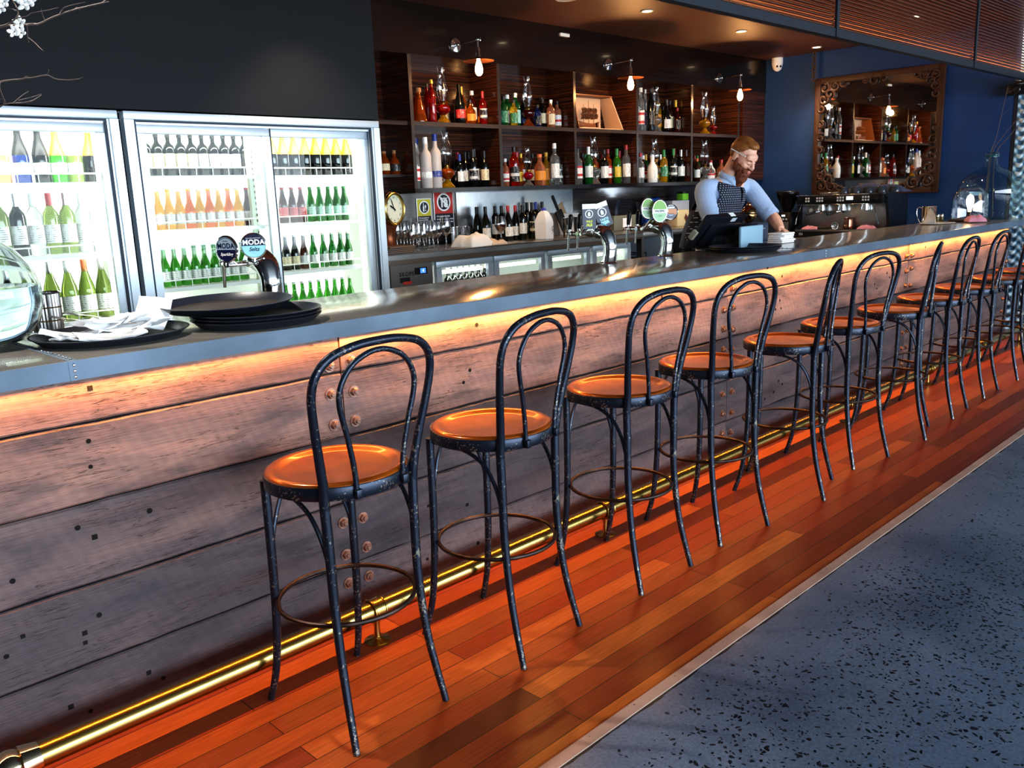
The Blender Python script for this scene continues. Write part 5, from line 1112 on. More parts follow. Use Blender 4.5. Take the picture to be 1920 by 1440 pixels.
def d_orange(b, M, r, D):
    mb = MB(); half(mb, M, r, -r, r); mb.build('badge_face', INK, b, smooth=False); M2 = M @ Matrix.Translation((0, 0, .0007)); mb = MB(); half(mb, M2, r*.97, -.35*r, .45*r); mb.build('badge_middle', ORB, b, smooth=False); mb = MB(); half(mb, M2, r*.55, -.53*r, -.2*r); mb.build('badge_wave', SKB, b, smooth=False)
    mb = MB(); put_text(mb, 'FURPHY', r*.32, M2 @ Matrix.Translation((0, r*.62, .001)), bold=.0008); mb.build('badge_lettering', CRB, b, smooth=False)
def d_lime(b, M, r, D):
    mb = MB(); half(mb, M, r, -r, r); mb.build('badge_face', GRB, b, smooth=False)
badge(t3, (4.315-4.345, .02, .268), (-.62, -.78, 0), .066, d_green, .70)
badge(t3, (4.295-4.345, .09, .285), (-.62, -.78, 0), .060, d_green, .70)
badge(t3, (4.425-4.345, .02, .258), (-.5, -.86, 0), .044, d_orange)
badge(t3, (4.425-4.345, .10, .215), (-.5, -.86, 0), .032, d_lime)
MB().cyl((-.10, .08, .17), (-.11, .03, .22), .007).cyl((0, .05, .18), (0, .03, .22), .007).cyl((-.12, .09, .168), (.0, .09, .178), .009).build('badge_stem', CHROME, t3)
for t_ in (t2, t3): t_.scale = (1.0,)*3
# ------------------------------------------------------------------ serving trays
TRAYM = pm('tray_black_rubber', rgb(38, 42, 52), .33, bump=.06, bscale=200); TRAYB = pm('tray_brown_base', rgb(56, 48, 44), .6, var=.3, vscale=12)
def tray_mesh(r, h=.026):
    return MB().lathe([(0, 0), (r*.84, 0), (r*.88, .002), (r*.985, h*.86), (r, h*.88), (r*1.004, h*.95), (r, h), (r*.975, h), (r*.955, h*.82), (r*.865, .0045), (r*.855, .0035)], 56), MB().lathe([(0, .0036), (r*.857, .0036), (r*.857, .0030), (0, .0030)], 48)
def tray(loc, r, label, tilt=(0, 0), h=.026, group=None):
    t = thing('serving_tray', label, 'serving tray', loc, 0, group)
    t.rotation_euler = (R_(tilt[0]), R_(tilt[1]), 0)
    a, b = tray_mesh(r, h); a.build('tray_rim', TRAYM, t); b.build('tray_mat', TRAYB, t); return t
tray((.985, 2.775, ZT+.001), .230, 'black round tray holding napkins and forks at the near left of the bar', h=.024)
for i in range(3): tray((1.425, 2.665, ZT+.001+.0105*i), .214, ['lowest', 'second', 'third'][i]+' tray in the stack of large black round trays', group='stacked round trays')
tray((1.376, 2.775, ZT+.0505), .222, 'brown-centred black round tray lying offset on top of the tray stack', (1.2, -1.0))
for i in range(2): tray((4.875, 2.835, ZT+.001+.0098*i), .222, ['lower', 'upper'][i]+' black round tray in front of the till', group='trays in front of the till')
# ------------------------------------------------------------------ napkins and forks on the tray
NAP = pm('paper_napkin', rgb(244, 245, 246), .8, bump=.08, bscale=160)
def napkin(loc, sx, sy, rz, rx, ry, label, curl=.02, seed=0):
    mb = MB(); N = 10; vs = []
    for s in (0, 1):
        for i in range(N+1):
            for j in range(N+1):
                u, v = i/N*2-1, j/N*2-1
                z = curl*u*u+.006*noise.noise((u*2+seed, v*2, seed))+.003*(1-abs(v))
                vs.append((u*sx, v*sy, z+(.0045 if s else 0)))
    n1 = (N+1)**2; fs = []
    for i in range(N):
        for j in range(N):
            a = i*(N+1)+j; fs.append((a, a+1, a+N+2, a+N+1)); fs.append((n1+a, n1+a+N+1, n1+a+N+2, n1+a+1))
    for i in range(N):
        for (a, b) in ((i, i+1), (N*(N+1)+i+1, N*(N+1)+i), ((i+1)*(N+1), i*(N+1)), (i*(N+1)+N, (i+1)*(N+1)+N)): fs.append((b, a, n1+a, n1+b))
    mb.add(vs, fs); o = mb.build('folded_napkin', NAP, None, ang=60); o.location = loc; o.rotation_euler = (R_(rx), R_(ry), R_(rz)); tag(o, label, 'napkin', 'paper napkins on the cutlery tray'); return o
tx, ty, tz = .985, 2.775, ZT+.007
napkin((tx-.085, ty-.04, tz+.002), 0.095, 0.053, 30, 0, 3, 'folded white napkin at the left of the cutlery tray', .01, 1)
napkin((tx-.03, ty-.075, tz+.008), 0.095, 0.056, -8, 4, 0, 'folded white napkin along the front of the cutlery tray', .012, 2)
napkin((tx-.06, ty+.03, tz+.013), 0.101, 0.056, 10, -4, -6, 'folded white napkin lying across the middle of the tray heap', .02, 3)
napkin((tx+.03, ty-.01, tz+.020), 0.095, 0.050, -35, 6, 4, 'folded white napkin on top of the tray heap', .02, 4)
napkin((tx+.02, ty+.07, tz+.026), 0.101, 0.053, -50, -8, -8, 'folded white napkin leaning at the back of the cutlery tray', .015, 5)
napkin((tx+.09, ty-.02, tz+.012), 0.084, 0.050, -60, 0, -14, 'greyish folded napkin right of the tray centre', .01, 6)
napkin((tx+.145, ty+.03, tz+.045), 0.062, 0.053, 40, 12, -46, 'square white napkin standing upright at the right rim of the tray', .012, 7)
napkin((tx-.12, ty+.005, tz+.016), .08, .05, -20, 0, 6, 'crumpled white napkin at the far left of the heap', .012, 8)
napkin((tx+.0, ty+.03, tz+.036), .09, .05, 22, -6, 0, 'uppermost white napkin in the middle of the heap', .018, 9)
napkin((tx+.075, ty+.045, tz+.030), .08, .05, -75, 10, -10, 'white napkin rolled beside the upright square one', .02, 10)
def fork(loc, rz, rx, label):
    mb = MB(); P = [(0, -.10, 0), (0, -.04, .002), (0, .02, .003), (0, .045, .001), (0, .06, -.002)]
    mb.tube(spline(P, 4), [.0035, .0036, .0037, .0038, .0036, .0034, .0032, .003, .0028, .0027, .0026, .0026, .003, .0035, .004, .0045, .005][:17], 8, flat=.45)
    mb.box((-.011, .058, -.004), (.011, .072, -.0015), bev=.001)
    for k in range(4): mb.box((-.0112+k*.0066, .070, -.004), (-.0086+k*.0066, .108, -.0018), bev=.0006)
    o = mb.build('fork', SSTEEL); o.location = loc; o.rotation_euler = (R_(rx), 0, R_(rz)); tag(o, label, 'fork', 'forks on the cutlery tray')
fork((tx-.005, ty+.075, tz+.052), 48, 14, 'fork with tines up, rightmost of the pair at the back of the tray')
fork((tx-.055, ty+.075, tz+.047), 40, 12, 'fork with tines up, left of its pair at the back of the tray')
fork((tx-.12, ty+.03, tz+.022), 70, 8, 'fork poking out at the left of the napkin heap')
fork((tx+.09, ty-.03, tz+.036), 130, 6, 'fork lying with its handle toward the right rim of the tray')
# ------------------------------------------------------------------ water demijohn with blossom branches, ribbed tin
CG = pm('thick_clear_glass', rgb(246, 250, 250), .02, trans=1, ior=1.3, spec=.6)
dj = thing('water_demijohn', 'large round clear glass bottle of water at the left end of the bar', 'glass bottle', (.70, 2.975, ZT+.001))
MB().lathe([(0, .004), (.05, .0), (.10, .012), (.142, .06), (.160, .125), (.158, .18), (.138, .238), (.10, .285), (.055, .318), (.034, .345), (.030, .40), (.036, .41), (.034, .415), (.028, .40), (.031, .345), (.052, .316), (.097, .282), (.135, .236), (.155, .18), (.157, .125), (.139, .062), (.098, .016), (.05, .006), (0, .009)], 48).build('glass_body', CG, dj)
MB().lathe([(0, .010), (.05, .008), (.097, .018), (.137, .063), (.1555, .125), (.154, .175), (0, .175)], 40).build('water', pm('clear_water', rgb(232, 246, 250), 0, trans=1, ior=1.28), dj)
TWIG = pm('twig_bark', rgb(92, 78, 72), .7); PETAL = pm('white_petal', rgb(240, 240, 236), .6)
def twig(pxs, d, r0, r1, label, subs=(), blooms=()):
    t = thing('blossom_branch', label, 'branch', tuple(atd(pxs[0][0], pxs[0][1], d)), 0, 'bare blossom branches in the water bottle'); o0 = Vector(t.location)
    pts = [atd(x, y, d+.05*noise.noise((x*.02, y*.02, 1)))-o0 for x, y in pxs]
    P = spline(pts, 5); MB().tube(P, [r0+(r1-r0)*i/(len(P)-1) for i in range(len(P))], 7).build('twig_stem', TWIG, t)
    for s in subs:
        P = spline([atd(x, y, d+.05*noise.noise((x*.02, y*.02, 1)))-o0 for x, y in s], 4); MB().tube(P, [r1*1.1+(.0006-r1*1.1)*i/(len(P)-1) for i in range(len(P))], 6).build('side_twig', TWIG, t)
    for (x, y, s) in blooms:
        c = atd(x, y, d-.01)-o0; mb = MB()
        for k in range(5):
            a = k*2*PI/5+x; dr = (RT*math.cos(a)+UP*math.sin(a)-FW*.4).normalized(); mid = c+dr*.011*s
            mb.sphere((0, 0, 0), (.0095*s, .006*s, .0025*s), 10, 6, axes(mid, dr, dr.cross(FW)))
        mb.build('blossom', PETAL, t)
root = atd(-62, 418, 2.58)
RX, RY = -92, 440
twig([(RX, RY), (-70, 200), (-30, 75), (0, 51), (60, 46), (75, 44), (100, 32), (140, 18), (190, 6), (204, 3)], 2.55, .004, .0016, 'longest blossom branch, reaching right across the top left corner', [[(70, 45), (60, 44), (35, 45)], [(140, 18), (145, 14), (150, 20)], [(190, 6), (200, -2), (196, -8)], [(85, 40), (80, 28), (77, 16)], [(112, 27), (115, 20), (125, 12), (160, 4)], [(50, 46), (52, 60), (52, 72), (55, 80)], [(52, 70), (65, 80), (75, 90), (82, 96)]], [(38, 44, 1.1), (27, 60, 1.0), (40, 62, 1.0)])
twig([(RX, RY), (-80, 160), (-40, 62), (8, 48), (30, 34), (34, 22), (28, 8), (18, -6)], 2.50, .0035, .0014, 'blossom branch with white flowers at the top left edge', [[(30, 34), (50, 30), (60, 24), (85, 20), (110, 14)], [(34, 22), (20, 16), (5, 18)]], [(2, 16, 1.1), (8, 4, 1.2), (48, 8, 1.3), (58, 2, 1.2), (40, -4, 1.2)])
twig([(RX, RY), (-75, 300), (-30, 215), (0, 199), (20, 194), (45, 192), (62, 188), (78, 178)], 2.6, .003, .0010, 'low bare branch tip in front of the fridge top', [[(25, 193), (40, 180), (54, 171)], [(35, 188), (60, 182), (78, 176)], [(10, 192), (8, 186), (0, 186)], [(-5, 205), (8, 192), (0, 165), (2, 150)]])
twig([(RX, RY), (-70, 260), (-20, 165), (42, 148), (60, 146), (88, 141), (105, 148), (130, 150), (150, 148)], 2.65, .003, .0009, 'thin bare branch tip against the dark wall', [[(88, 141), (91, 134), (91, 130)], [(42, 148), (46, 144), (52, 143)], [(130, 150), (145, 148), (156, 145)]])
tn = thing('ribbed_tin', 'ribbed steel tin with brass bands between the water bottle and the fridge', 'tin', (.90, 3.085, ZT+.001)); 
mb = MB(); n_ = 28; pr = [(.046, 0), (.047, .003), (.047, .133), (.045, .135)]
vs = []; 
for z in (.002, .134):
    for k in range(n_*2): a = PI*k/n_; r = .046 if k % 2 else .0435; vs.append((r*math.cos(a), r*math.sin(a), z))
m2 = n_*2; mb.add(vs, [(k, (k+1) % m2, m2+(k+1) % m2, m2+k) for k in range(m2)]+[tuple(range(m2))[::-1]]); mb.build('tin_body', SSTEEL, tn)
for z in (.004, .045, .088): MB().ring((0, 0, z), .0465, .0022, 36).build('brass_band', BRASS, tn)
MB().ring((0, 0, .134), .047, .003, 36).build('rim', CHROME, tn)
# ------------------------------------------------------------------ point-of-sale till
pos = thing('pos_terminal', 'black till touchscreen seen from behind in front of the bartender', 'till', (5.015, 3.05, ZT+.001))
NAVB = pm('till_black', rgb(20, 22, 30), .38)
tilt = Matrix.Translation((0, .175, .022)) @ Matrix.Rotation(R_(132), 4, 'X')
MB().box((-.235, 0, -.016), (.235, .27, .022), tilt, bev=.010).box((-.17, .05, .02), (.19, .22, .045), tilt, bev=.014).build('screen_housing', NAVB, pos)
MB().box((-.215, .018, -.0175), (.215, .255, -.016), tilt).build('touchscreen', pm('dark_screen', rgb(30, 36, 48), .1), pos, smooth=False)
MB().box((-.10, .0, 0), (.14, .17, .018), bev=.006).box((-.05, .06, .015), (.09, .115, .10), bev=.01).build('stand', NAVB, pos)
MB().box((-.262, .085, -.012), (-.232, .15, .022), tilt, bev=.004).build('card_reader', pm('beige_plastic', rgb(140, 140, 122), .5), pos)
MB().box((.02, .268, -.012), (.08, .2715, .018), tilt).build('screen_sticker', WHITE, pos, smooth=False); MB().box((.05, .225, .0215), (.11, .255, .0228), tilt).build('rear_sticker', pm('sticker_pale', rgb(190, 196, 204), .5), pos, smooth=False)
pr_ = thing('receipt_printer', 'dark receipt printer with pale blue-grey front panel beside the till', 'printer', (5.262, 2.985, ZT+.001), R_(4))
MB().box((.024, -.01, .03), (.19, .16, .155), bev=.014).box((.024, .0, 0), (.19, .16, .03), bev=.004).build('printer_body', pm('printer_navy', rgb(40, 48, 70), .42), pr_)
MB().box((-.30, -.05, .0), (.02, -.03, .146), bev=.008).build('front_panel', pm('panel_blue_grey', rgb(138, 170, 188), .45), pr_)
MB().box((-.24, -.03, .0), (.02, -.012, .06), bev=.004).build('rear_block', NAVB, pr_)
mb = MB(); put_text(mb, 'EPSON', .013, axes((.11, -.0108, .115), (1, 0, 0), (0, 0, 1))); mb.build('maker_lettering', pm('print_grey', rgb(170, 176, 186), .5), pr_, smooth=False)
jg = thing('copper_ball_shaker', 'shiny copper-coloured ball ornament on top of the receipt printer', 'ornament', (5.305, 3.06, ZT+.157)); MB().lathe([(0, 0), (.018, 0), (.03, .012), (.048, .035), (.054, .062), (.046, .09), (.028, .106), (.016, .115), (.018, .125), (.010, .135), (0, .136)], 28).build('ball_body', pm('mirror_copper', (.62, .36, .16, 1), .08, 1), jg)
MB().ring((0, 0, .062), .0545, .004, 36).build('ball_band', BLACK, jg)
for i in range(5):
    mb = MB(); mb.box((-.085, -.06, 0), (.085, .06, .0135), bev=.006); o = mb.build('folded_napkin', NAP); o.location = (5.68+random.uniform(-.008, .008), 3.02+random.uniform(-.008, .008), ZT+.001+.0145*i); o.rotation_euler = (0, 0, random.uniform(-.12, .12)); tag(o, ['lowest', 'second', 'third', 'fourth', 'topmost'][i]+' folded white napkin in the pile right of the receipt printer', 'napkin', 'napkin pile by the printer')
# ------------------------------------------------------------------ the bartender
SKIN = pm('skin', rgb(226, 172, 148), .5, var=.05, vscale=20); HAIRM = pm('hair_auburn', rgb(132, 84, 42), .5, bump=.5, bscale=70, var=.35, vscale=30, stretch=(1, .35, 1)); BEARDM = pm('beard_red_brown', rgb(112, 58, 34), .65, bump=.7, bscale=90, var=.4, vscale=40)
SHIRT = pm('pale_blue_shirt', rgb(166, 186, 216), .8, bump=.25, bscale=24, var=.06, vscale=10); TROU = pm('black_trousers', rgb(22, 24, 32), .8)
def m_dots():
    m, n, l, p = _new('navy_dotted_cloth'); v = coords(n, l); s = 62
    xyz = n.new('ShaderNodeSeparateXYZ'); l.new(v, xyz.inputs[0])
    def cell(sock, off):
        return mth(n, l, 'SUBTRACT', mth(n, l, 'FRACT', mth(n, l, 'MULTIPLY', mth(n, l, 'ADD', sock, off), s)), .5)
    row = mth(n, l, 'FLOOR', mth(n, l, 'MULTIPLY', xyz.outputs[2], s)); odd = mth(n, l, 'MULTIPLY', mth(n, l, 'MODULO', row, 2), .5/s)
    a = mth(n, l, 'SUBTRACT', mth(n, l, 'FRACT', mth(n, l, 'MULTIPLY', mth(n, l, 'ADD', xyz.outputs[0], odd), s)), .5); b = cell(xyz.outputs[2], 0)
    d = mth(n, l, 'ADD', mth(n, l, 'MULTIPLY', a, a), mth(n, l, 'MULTIPLY', b, b)); dot = mth(n, l, 'LESS_THAN', d, .036)
    l.new(mixc(n, l, dot, rgb(20, 24, 40), rgb(170, 178, 200)), p.inputs['Base Color']); p.inputs['Roughness'].default_value = .8; return m
VEST = m_dots(); VESTB = pm('vest_satin_back', rgb(24, 26, 38), .45)
PO = Vector((5.80, 3.60, .2))
man = thing('person', 'bearded bartender in dotted navy waistcoat and pale blue shirt, head bowed over the till', 'person', tuple(PO), 0)
inv = Matrix.Translation(-PO)
def fuse(mb, name, mats, voxel, parent, smooth_it=4, keep=None):
    """join the overlapping volumes into one continuous skin"""
    mb.v = [inv @ v for v in mb.v]
    me = mb.mesh(name, mats if isinstance(mats, list) else [mats], True, 180)
    o = bpy.data.objects.new(name, me); COL.objects.link(o)
    r = o.modifiers.new('r', 'REMESH'); r.mode = 'VOXEL'; r.voxel_size = voxel; r.use_smooth_shade = True
    s = o.modifiers.new('s', 'SMOOTH'); s.iterations = smooth_it; s.factor = .5
    bpy.context.view_layer.update()
    dg = bpy.context.evaluated_depsgraph_get(); m2 = bpy.data.meshes.new_from_object(o.evaluated_get(dg))
    o.modifiers.clear(); o.data = m2
    m2.materials.clear()
    for m in (mats if isinstance(mats, list) else [mats]): m2.materials.append(m)
    m2.polygons.foreach_set('use_smooth', [True]*len(m2.polygons)); m2.polygons.foreach_set('material_index', [0]*len(m2.polygons))
    o.parent = parent; return o
V = Vector
HC = V((5.835, 3.415, 1.735)); HM = Matrix.Translation(HC) @ Matrix.Rotation(R_(-9), 4, 'Z') @ Matrix.Rotation(R_(33), 4, 'X')
def ell(mb, c, r, M=HM, seg=20, rings=14): mb.sphere(c, r, seg, rings, M)
neck = V((5.83, 3.535, 1.575)); SR = V((5.612, 3.595, 1.505)); SLs = V((6.055, 3.505, 1.505)); ER = V((5.50, 3.47, 1.275)); EL = V((6.075, 3.315, 1.295)); WR = V((5.40, 3.36, 1.255)); WL = V((5.92, 3.15, 1.20))
TP = [V((5.775, 3.73, 1.06)), V((5.78, 3.70, 1.20)), V((5.805, 3.63, 1.35)), V((5.825, 3.575, 1.47)), V((5.835, 3.55, 1.545)), V((5.835, 3.535, 1.585))]
def torso(mb, d=0, upto=6): mb.tube(spline(TP[:upto], 6), [x+d for x in [.112+.0*k for k in range(1)]][:0] or [(lambda u: ([.118, .112, .120, .122, .085, .060][min(int(u), 5)]*(1-(u-int(u)))+[.118, .112, .120, .122, .085, .060][min(int(u)+1, 5)]*(u-int(u)))+d)(5*i/(len(spline(TP, 6))-1)) for i in range(len(spline(TP[:upto], 6)))], 24, flat=1.42)
def limb(mb, pts, rad): mb.tube(spline(pts, 5), [rad[min(int(u), len(rad)-1)]*(1-(u-int(u)))+rad[min(int(u)+1, len(rad)-1)]*(u-int(u)) for u in [(len(rad)-1)*i/(5*(len(pts)-1)) for i in range(5*(len(pts)-1)+1)]], 16)
b = MB()
# head: cranium, face, jaw, brow, nose, lips, ears, eye sockets filled by lids
ell(b, (0, .020, .048), (.076, .098, .082)); ell(b, (0, -.018, -.012), (.066, .080, .098)); ell(b, (0, -.040, -.066), (.050, .052, .048)); ell(b, (0, -.070, .030), (.058, .030, .034)); ell(b, (0, -.088, .018), (.046, .014, .011))
b.tube([HM @ V((0, -.092, .014)), HM @ V((0, -.108, -.012)), HM @ V((0, -.120, -.034))], [.009, .012, .015], 12); ell(b, (0, -.112, -.038), (.019, .016, .011)); ell(b, (-.014, -.104, -.039), (.009, .010, .008)); ell(b, (.014, -.104, -.039), (.009, .010, .008))
for s in (-1, 1):
    ell(b, (s*.030, -.082, -.006), (.017, .014, .011)); ell(b, (s*.040, -.066, -.030), (.026, .026, .024))
    ell(b, (s*.077, .018, -.008), (.010, .020, .033)); ell(b, (s*.080, .022, .010), (.008, .016, .016))
ell(b, (0, -.094, -.066), (.024, .012, .006)); ell(b, (0, -.092, -.076), (.022, .012, .007))
limb(b, [HM @ V((0, .035, -.035)), HM @ V((0, .045, -.085)), neck+V((0, .01, 0))], [.060, .056, .064])
torso(b)
limb(b, [TP[4]+V((-.08, 0, -.01)), SR, SR*.5+ER*.5+V((-.01, 0, 0)), ER], [.045, .062, .054, .044]); limb(b, [TP[4]+V((.08, -.01, -.01)), SLs, SLs*.5+EL*.5, EL], [.045, .062, .054, .044])
limb(b, [ER, ER*.6+WR*.4+V((0, 0, -.004)), WR], [.045, .042, .028]); limb(b, [EL, EL*.6+WL*.4+V((.012, 0, 0)), WL], [.047, .046, .029])
for s, x in ((-1, 5.70), (1, 5.86)): limb(b, [V((x, 3.73, 1.05)), V((x, 3.74, .68)), V((x, 3.77, .28))], [.092, .062, .045]); b.sphere((x, 3.70, .245), (.045, .11, .04), 14, 8)
def hand_(b, W, fwd, palm_n, side):
    f = fwd.normalized(); n_ = (palm_n-f*palm_n.dot(f)).normalized(); sd = f.cross(n_)*side
    b.tube([W, W+f*.03, W+f*.085], [.027, .033, .034], 14, flat=.55) if False else b.sphere((0, 0, 0), (.030, .048, .016), 14, 10, axes(W+f*.045, sd, f))
    for k, (off, ln) in enumerate(((-.027, .062), (-.009, .072), (.009, .067), (.026, .052))):
        p0 = W+f*.075+sd*off; p1 = p0+f*ln*.45+n_*.004; p2 = p1+(f*.85+n_*.5).normalized()*ln*.32; p3 = p2+(f*.6+n_*.8).normalized()*ln*.28
        b.tube([p0-f*.02, p0, p1, p2, p3], [.0085, .0088, .0082, .0075, .006], 10); b.sphere(p3, .006, 8, 6)
    t0 = W+f*.022-sd*.024; t1_ = t0-sd*.022+f*.028; t2_ = t1_-sd*.004+f*.03+n_*.012; b.tube([W+f*.015-sd*.012, t0, t1_, t2_], [.011, .0105, .0095, .0075], 10); b.sphere(t2_, .0075, 8, 6)
hand_(b, WR, V((-.75, -.45, .05)), V((.1, .3, -.9)), 1); hand_(b, WL, V((-.55, -.80, -.12)), V((-.3, .1, -.9)), 1)
body = fuse(b, 'body', SKIN, .0055, man, 3)
# trousers, shoes
b = MB(); b.tube([V((5.775, 3.735, 1.02)), V((5.775, 3.73, 1.10))], [.128, .128], 22, flat=1.42)
for x in (5.70, 5.86): limb(b, [V((x, 3.73, 1.06)), V((x, 3.74, .68)), V((x, 3.77, .27))], [.108, .082, .068])
fuse(b, 'trousers', TROU, .012, man)
for x in (5.70, 5.86): MB().sphere((x-PO.x, 3.69-PO.y, .045), (.052, .135, .045), 16, 10).build('shoe', BLACK, man)
# shirt with rolled sleeves and collar
b = MB(); torso(b, .010, 6)
limb(b, [TP[4]+V((-.125, .01, -.022)), SR+V((-.004, 0, 0)), SR*.5+ER*.5+V((-.012, .005, 0)), ER*.93+SR*.07], [.056, .077, .072, .060]); limb(b, [TP[4]+V((.125, -.01, -.022)), SLs+V((.004, 0, 0)), SLs*.5+EL*.5+V((.006, 0, 0)), EL*.93+SLs*.07], [.056, .077, .074, .064])
for k in range(7):
    for (S_, E_) in ((SR, ER), (SLs, EL)):
        u = .25+.1*k; c = S_*(1-u)+E_*u; b.sphere(c+V((random.uniform(-.03, .03), random.uniform(-.045, -.02), random.uniform(-.02, .02))), (.036, .036, .018), 10, 8)
shirt = fuse(b, 'shirt', SHIRT, .0075, man, 3)
for E_, S_ in ((ER, SR), (EL, SLs)):
    d = (E_-S_).normalized(); c = E_-d*.012; m_ = axes(c-PO, d.orthogonal(), d.cross(d.orthogonal())); mb = MB(); mb.lathe([(.055, -.028), (.066, -.024), (.068, 0), (.066, .022), (.054, .024), (.052, 0), (.055, -.028)], 22, m_); mb.build('rolled_cuff', SHIRT, shirt)
mb = MB(); NKd = (HM @ V((0, .04, -.06))-neck).normalized(); m_ = axes(neck-PO+NKd*.012, V((1, -.15, 0)), NKd.cross(V((1, -.15, 0))))
vs = []; nn = 30
for k in range(nn+1):
    a = R_(-90+14)+R_(360-28)*k/nn; fx = abs(k/nn-.5)*2
    for (r, z) in ((.064, .042-.012*fx), (.071, .046-.012*fx), (.086+.012*fx**6, .004-.040*fx**5)): vs.append(m_ @ V((r*1.0*math.cos(a), r*1.02*math.sin(a), z)))
mb.add(vs, [(k*3+j, (k+1)*3+j, (k+1)*3+j+1, k*3+j+1) for k in range(nn) for j in range(2)]); co = mb.build('collar', SHIRT, shirt, ang=180); sm = co.modifiers.new('t', 'SOLIDIFY'); sm.thickness = .004
# waistcoat: torso shell with armholes left to the shirt
b = MB(); torso(b, .030, 5); vo = fuse(b, 'waistcoat', [VEST, VESTB], .009, man, 4)
bm = bmesh.new(); bm.from_mesh(vo.data); kill = []
fd = V((.12, -.99, 0)).normalized()
for f in bm.faces:
    c = f.calc_center_median()+PO; nz_ = f.normal
    ax = TP[3]*.5+TP[4]*.5; u = c-ax
    lat = u.x
    if c.z > 1.36 and abs(lat+.0) > .182+.10*max(0, (1.46-c.z)): kill.append(f)
    elif c.z > 1.572: kill.append(f)
    elif c.z > 1.36 and (u-fd*u.dot(fd)).xy.length < (c.z-1.36)*.15 and u.dot(fd) > 0: kill.append(f)
    elif c.z < 1.075: kill.append(f)
    else: f.material_index = 1 if nz_.dot(fd) < -.35 else 0
bmesh.ops.delete(bm, geom=kill, context='FACES'); bm.to_mesh(vo.data); bm.free(); sm = vo.modifiers.new('t', 'SOLIDIFY'); sm.thickness = .005; sm.offset = 1
for k in range(4):
    c = V((5.80+.012*k, 3.50, 1.16+.06*k)); 
b = MB(); b.lathe([(0, 0), (.006, 0), (.006, .002), (0, .003)], 12)
# hair: swept-back top, shaved sides
b = MB(); ell(b, (0, .026, .056), (.079, .100, .084)); ell(b, (0, -.020, .106), (.054, .062, .029)); ell(b, (0, .050, .03), (.074, .080, .070)); ell(b, (0, .062, -.01), (.060, .056, .05))
hair = fuse(b, 'hair', HAIRM, .0055, man, 3)
bm = bmesh.new(); bm.from_mesh(hair.data); hi = (inv @ HM).inverted(); kill = []
for f in bm.faces:
    q = hi @ f.calc_center_median()
    line = .090 if q.y < -.052 else (.090-(q.y+.052)*1.25)
    if q.z < max(line, -.045) or (q.y < .028 and q.z < .052-abs(q.x)*.1 and q.y < -.005): kill.append(f)
bmesh.ops.delete(bm, geom=kill, context='FACES'); bm.to_mesh(hair.data); bm.free()
# beard and moustache
b = MB()
for k in range(11):
    a = R_(-78+15.6*k); b_c = V((.064*math.sin(a), -.030-.058*math.cos(a)+.02, -.066)); ell(b, b_c, (.024, .024, .030), seg=12, rings=8)
for s in (-1, 1): ell(b, (s*.066, -.004, -.036), (.013, .018, .034)); ell(b, (s*.064, -.018, -.062), (.018, .026, .026)); ell(b, (s*.020, -.100, -.058), (.022, .011, .008)); ell(b, (s*.040, -.088, -.070), (.012, .014, .018))
ell(b, (0, -.062, -.100), (.055, .048, .038)); ell(b, (0, -.066, -.135), (.050, .042, .048)); ell(b, (0, -.064, -.178), (.036, .030, .042)); ell(b, (0, -.088, -.092), (.026, .016, .014))
fuse(b, 'beard', BEARDM, .0055, man, 2)
b = MB(); ell(b, (0, -.1065, -.070), (.020, .006, .0035)); ell(b, (0, -.1045, -.0775), (.018, .006, .004)); b.v = [inv @ v for v in b.v]; b.build('lips', pm('lips', rgb(190, 110, 100), .5), man)
for s in (-1, 1):
    b = MB(); b.tube([inv @ HM @ V(p) for p in ((s*.016, -.1005, .012), (s*.030, -.098, .019), (s*.046, -.086, .014))], [.003, .0042, .0022], 8); b.build('eyebrow', HAIRM, man)
    b = MB(); b.tube([inv @ HM @ V(p) for p in ((s*.019, -.0955, -.010), (s*.030, -.0985, -.0135), (s*.043, -.089, -.010))], [.0012, .002, .0012], 8); b.build('eyelashes', pm('lash_brown', rgb(60, 36, 26), .6), man)
b = MB(); b.v = []; ell(b, (-.084, .012, -.040), (.006, .006, .006)); b.v = [inv @ v for v in b.v]; b.build('ear_stud', BLACK, man)
pn = MB().cyl(HM @ V((-.090, .066, .026)), HM @ V((-.080, -.072, .040)), .0042, seg=10); o = pn.build('white_pen', WHITE); tag(o, 'white pen tucked behind the bartender ear', 'pen')
tw = cloth('waist_towel', 'pale towel hanging at the bartender hip behind the till', (5.52, 3.56, 1.06), .05, .03, .11, TOWEL, 44)
# ------------------------------------------------------------------ return counter with espresso machine
rc = thing('return_counter', 'low stainless bench along the blue wall carrying the espresso machine', 'counter', (8.5, 3.2, .2))
MB().box((0, 0, .75), (1.19, 1.78, .78), bev=.003).box((0, 0, .04), (.02, 1.78, .75)).box((0, 1.74, 0), (1.19, 1.78, .75)).build('bench', SSTEEL, rc)
ZR = .9815
em = thing('espresso_machine', 'wide stainless espresso machine with black control panel under the mirror', 'espresso machine', (8.72, 3.55, ZR))
